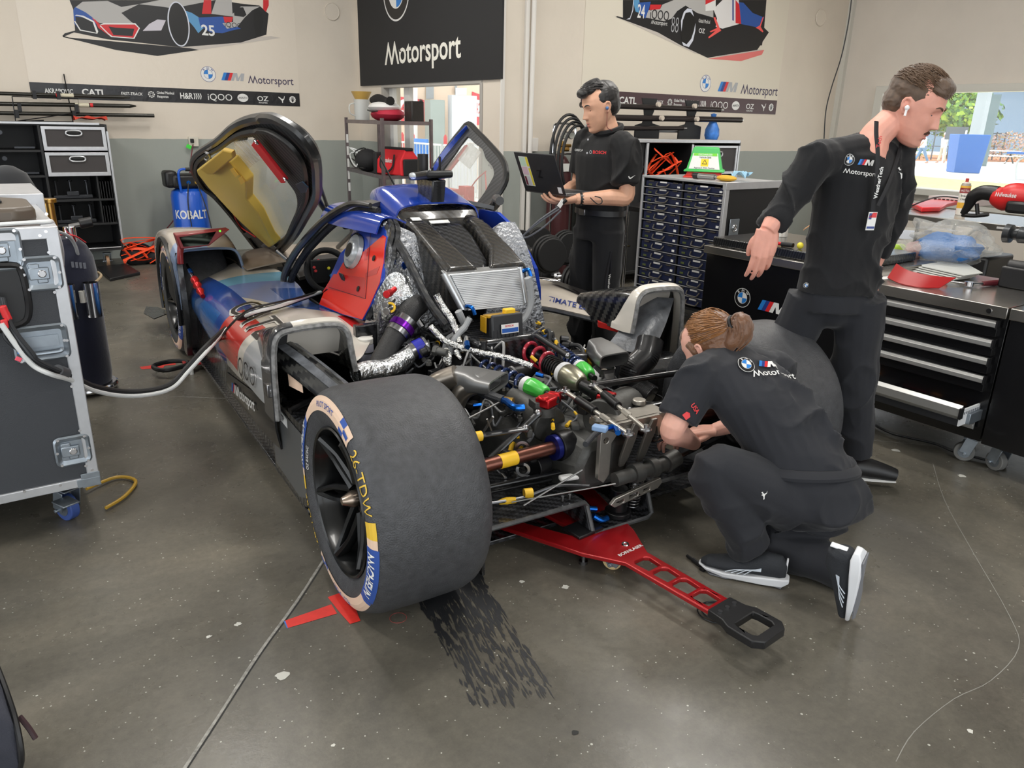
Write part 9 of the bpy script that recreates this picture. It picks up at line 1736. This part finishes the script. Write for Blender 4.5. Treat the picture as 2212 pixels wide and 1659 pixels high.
q=l2((2.736,1.57,1.151));fp=plane(q+BK*.004,rt,V((.06,0,1)));m=MB(WHITE);m.prism([(-.016,-.033),(.016,-.033),(.016,.033),(-.016,.033)],q,rt,(.06,0,1),.002);ps=m.build('pass_card',ly,bevel=.001);m=MB(REDP);poly2(m,fp,[(-.014,.012),(.014,.012),(.014,.030),(.0,.030)]);m.build('red_corner',ps,smooth=0);m=MB(NAVY);poly2(m,fp,[(-.014,-.028),(.014,-.028),(.014,-.020),(-.014,-.020)]);poly2(m,fp,[(-.013,.006),(-.003,.006),(-.003,.028),(-.013,.028)]);m.build('photo_block',ps,smooth=0)
m=MB(mat('earbud_white',(236,236,238),.25));e=HM@V((.084,.0,-.004));m.sphere(e,.009,10,6);m.cyl(e,e+V((-.006,0,-.028)),.0042,n=8);m.build('earbud',man2)
q=hip+V((0,0,0));q=l2((2.605,1.714,0.899));tro=[o for o in man2.children if o.name.startswith('trousers')][0];roundel(tro,'round_emblem',decal(tro,q,rt,(0,0,1)),.0105)
wd=(elL-wrL).normalized();wa=wrL.lerp(elL,.10);m=MB(STEEL);
for k in range(9):a_=2*pi*k/9;x_,y_,d_=perp(wd);m.box(wa+(x_*math.cos(a_)+y_*math.sin(a_))*.033,(.016,.016,.014))
m.build('metal_watch',man2,bevel=.003)
# ---------------- kneeling mechanic
PW=V((2.10,1.35,0));wo=empty('person',PW,0,'crouching person with brown ponytail in charcoal work shirt reaching into the rear suspension','person')
def lw(p):return V(p)-PW
hip=lw((2.237,1.305,0.269));wst=lw((2.181,1.373,0.413));mid=lw((2.126,1.485,0.548));chs=lw((2.113,1.608,0.648));nk=lw((2.105,1.672,0.709));hc=lw((2.091,1.724,0.72))
shL,elL,wrL=lw((1.968,1.64,0.664)),lw((1.858,1.648,0.481)),lw((2.127,1.77,0.325));shR,elR,wrR=lw((2.362,1.616,0.622)),lw((2.417,1.706,0.397)),lw((2.265,1.8,0.338))
fw=V((-.14,.83,-.48)).normalized();HM=frame(hc,fw)@Matrix.Scale(.96,4)
m=MB(SK3);head(m,HM,True);bh=HM@V((0,-.03,-.06));m.tube([bh,bh.lerp(nk,.6),nk.lerp(chs,.4)],[.050,.048,.052],14)
m.tube([nk.lerp(chs,.7),mid,hip],[.06,.09,.11],14);m.tube([shL,chs,shR],[.04,.045,.04],10)
m.tube([shL,shL.lerp(elL,.5),elL,elL.lerp(wrL,.4),wrL],[.050,.046,.042,.040,.026],14);m.tube([shR,shR.lerp(elR,.5),elR,elR.lerp(wrR,.4),wrR],[.048,.042,.038,.038,.026],12)
hand(m,frame(wrL,(-.35,.9,.05),(0,0,1)),.7,1,.04,.5,.95);hand(m,frame(wrR,(-.8,.6,-.1),(0,0,1)),.6,-1,.04,.5,.95)
kL=lw((1.883,1.479,0.402));aL=lw((2.01,1.374,0.108));kR=lw((2.142,1.416,0.034));kR.z=.085;aR=lw((2.217,1.119,0.073))
hL=hip+V((-.09,.03,.0));hR=hip+V((.06,-.01,-.03))
m.tube([hL,kL,aL],[.085,.062,.042],12);m.tube([hR,kR,aR],[.085,.062,.042],12)
m.tube([aL+V((.03,-.04,-.035)),aL+V((-.02,.03,-.05))],[.030,.028],10,0);tR=lw((2.118,1.036,0.02))
body=fuse(m,'body',wo,SK3,.0038,2);AU=mat('auburn_hair',(104,68,42),.38,sheen=.3,bump=(90,.5,.004));m=MB(AU);m.X=HM;m.sphere((0,-.026,.042),(.082,.104,.092),20,12);m.sphere((0,-.05,.0),(.074,.064,.066),16,10);m.sphere((0,.05,.06),(.062,.04,.044),14,8);m.tube([(-.07,.03,.04),(-.078,.01,.0),(-.07,.01,-.045)],[.014,.012,.004],8);m.tube([(.07,.03,.04),(.078,.01,.0),(.07,.01,-.045)],[.014,.012,.004],8)
m.sphere((0,-.128,.05),(.030,.030,.032),12,8);m.X=None;hr=fuse(m,'hair',wo,AU,.0045,2,(.005,55,(.35,1.3,1)))
pt=HM@V((0,-.135,.05));pe=lw((2.09,1.625,0.757));m=MB(AU);m.tube([pt,pt.lerp(pe,.25)+V((.015,-.01,.022)),pt.lerp(pe,.65)+V((.02,-.012,.018)),pe+V((.0,0,.0)),pe+V((.004,-.004,-.022))],[.026,.042,.044,.030,.006],14)
for i in range(40):
    r=random.Random(i);o1=V((r.gauss(0,1),r.gauss(0,1),r.gauss(0,1))).normalized();m.tube([pt+o1*.018,pt.lerp(pe,.3)+V((.015,-.01,.022))+o1*.040,pt.lerp(pe,.7)+V((.02,-.012,.016))+o1*.040,pe+o1*.02+V((0,0,-.02))],[.004,.006,.005,.001],5,4)
m.build('ponytail',hr);strands(hr,HM,mat('auburn_strand',(142,98,60),.4),300,8,lambda r:(lambda a,b:[scalp(a,b,1.06),scalp(a+(pi-abs(a))*.45*math.copysign(1,a),b*.75,1.10),V((0,-.125,.05))])(r.uniform(-2.6,2.6),r.uniform(-.25,1.45)),.0014);m=MB(BLKPL);x_,y_,d_=perp(pt-HM@V((0,0,.04)));m.torus(pt,d_,.028,.007,20,6);m.build('hair_tie',hr)
def ovB(c,d,a,rx,ry,n=24):return ovA(c,a,d,rx,ry,n)
axs=(shR-shL).normalized();axh=V((.85,-.52,0));m=MB(WORK)
P=[hip.lerp(wst,.75),wst,mid,chs,nk.lerp(chs,.35)];
m.rings([ovB(P[0],P[1]-P[0],axh,.178,.135),ovB(P[1],P[2]-P[0],axh,.170,.130),ovB(P[2],P[3]-P[1],(axh+axs)*.5,.172,.118),ovB(P[3],P[4]-P[2],axs,.175,.105),ovB(P[4],nk-chs,axs,.10,.08)])
m.tube([shL,nk.lerp(chs,.42),shR],[.066,.078,.066],14,4)
m.tube([shL+axs*.07,shL,shL.lerp(elL,.45),shL.lerp(elL,.80)],[.075,.080,.078,.076],14);m.tube([shR-axs*.07,shR,shR.lerp(elR,.45),shR.lerp(elR,.8)],[.072,.074,.072,.07],14)
sh=fuse(m,'work_shirt',wo,WORK,.007,5,(.05,7.5,(1,.8,1)))
m=MB(WORK);d_=(bh-nk).normalized();x_,y_,_=perp(d_);c=nk.lerp(bh,.35);m.tube([c+(x_*math.cos(a)+y_*math.sin(a))*.064-d_*.0 for a in[2*pi*i/16 for i in range(16)]],.018,8,0,True,flat=1.0);m.build('collar',sh)
m=MB(NAVT);m.rings([ovB(hip.lerp(wst,.78),wst-hip,axh,.172,.130),ovB(hip.lerp(wst,.35),wst-hip,axh,.186,.150),ovB(hip-V((0,0,.02)),V((0,0,1)),axh,.18,.16),ovB(hip-V((-.0,0,.075)),V((0,0,1)),axh,.12,.11)])
m.tube([hL+V((0,0,.0)),hL.lerp(kL,.5)+V((0,0,.005)),kL,kL.lerp(aL,.5),aL],[.115,.105,.078,.078,.068],18);m.tube([hR,hR.lerp(kR,.5),kR,kR.lerp(aR,.5),aR],[.115,.10,.080,.078,.066],18)
tro=fuse(m,'trousers',wo,NAVT,.007,6,(.045,6.5,(1,1,1)))
m=MB(NAVT);wb=hip.lerp(wst,.74);dd=(wst-hip).normalized();m.tube(ovB(wb,dd,axh,.180,.138,30),.012,8,0,True,flat=1.8,up=dd);wbn=m.build('waistband',tro)
# shoes: running shoes, white soles
RSH=mat('running_shoe_knit',(40,43,48),.8,bump=(200,.5,.003));SOL=mat('shoe_sole_white',(226,228,232),.5)
def shoe(heel,toe,up,par):
    heel=V(heel);toe=V(toe);L=(toe-heel).length;M=frame(heel,toe-heel,up);m=MB(RSH);m.X=M
    def sec(y,w,z0,h,n=16):return[V((w*math.cos(2*pi*i/n),y,z0+h*.5+h*.5*math.sin(2*pi*i/n)))for i in range(n)]
    m.rings([sec(-.01,.020,.03,.05),sec(.01,.032,.022,.085),sec(.06,.036,.020,.09),sec(.12,.040,.020,.062),sec(.19,.044,.016,.046),sec(.25,.034,.016,.032),sec(.272,.012,.020,.014)]);m.X=None;s=fuse(m,'shoe',par,RSH,.004,3)
    m=MB(SOL);m.X=M;m.rings([[V((x*w,y,z))for x,z in((-1,t),(-.9,b),(.9,b),(1,t))]for y,w,t,b in((-.022,.018,.030,.014),(.0,.034,.034,.003),(.06,.039,.030,.0),(.12,.042,.024,.0),(.19,.047,.020,.001),(.25,.036,.020,.008),(.278,.012,.022,.014))]);so=m.build('sole',s,bevel=.004)
    m=MB(mat('outsole_grey',(120,122,128),.6));m.X=M;m.prism([(-.028,.0),(.028,0),(.012,.07),(.02,.12),(.040,.18),(.034,.235),(.0,.262),(-.034,.235),(-.040,.18),(-.02,.12),(-.012,.07)],(0,0,-.0028),(1,0,0),(0,1,0),.004);ou=m.build('outsole',so);
    m=MB(mat('stripe_pale',(206,214,224),.4));m.X=M
    for sd in(-1,1):
        for k in range(4):m.tube([(sd*(.0385+.001*k),.07+.0*k,.064-.003*k),(sd*.044,.10+.014*k,.052-.002*k),(sd*.0475,.125+.02*k,.030)],.0016,5,4)
    m.build('side_stripes',s);m=MB(SOL);m.X=M;m.box((0,-.008,.075),(.02,.006,.05));m.build('heel_tab',s,bevel=.004);return s
hl=lw((2.056,1.274,0.006));tl=lw((1.942,1.449,0.006));tl=hl+(tl-hl).normalized()*.278;s1=shoe(hl,tl,(0,0,1),wo)
tr_=lw((2.071,1.018,0.02));hr_=tr_+(lw((1.997,0.984,0.3))-tr_).normalized()*.265;s2=shoe(hr_,tr_,V((-.30,.93,.05)),wo)
# back emblems
nb=V((-.35,-.62,.70)).normalized();
def dec(px,c,ang=0):
    q=lw(px);u=V((.80,-.60,0));u=(u-nb*u.dot(nb)).normalized();v=nb.cross(u);ca,sa=math.cos(ang),math.sin(ang);return decal(sh,q,u*ca+v*sa,v*ca-u*sa,.006)
roundel(sh,'round_emblem',dec((2.074,1.557,0.689),0,-.1),.030)
mstripes(sh,'stripe_emblem',dec((2.121,1.545,0.687),0,.10),0,-.010,.026,WHITE);lettering(sh,'motorsport_word','Motorsport',dec((2.077,1.534,0.639),0,.22),0,0,.026,WHITE,.01,'LEFT',1.0)
q=shL.lerp(elL,.62);fr_=decal(sh,q+V((-.02,-.03,0)),V((.35,-.5,-.7)),V((.5,.0,.8)),.003);lettering(sh,'sleeve_mark','USA',fr_,-.02,.02,.016,REDP,.03,'LEFT',.9);m=MB(REDP);poly2(m,fr_,[(-.01,-.02),(.012,-.02),(.012,-.002),(.0,.004),(-.01,-.002)]);m.build('sleeve_badge',sh,smooth=0)
m=MB(WHITE);q=lw((2.005,1.392,0.347));f=decal(tro,q,rt,(0,0,1));k=.0007;poly2(m,f,[(a*k,b*k)for a,b in((-12,12),(-5,16),(-2,9),(3,6),(12,10),(16,20),(15,8),(8,2),(5,-6),(6,-20),(1,-24),(0,-10),(-5,-2),(-11,-1),(-4,5))]);m.build('puma_mark',tro,smooth=0)
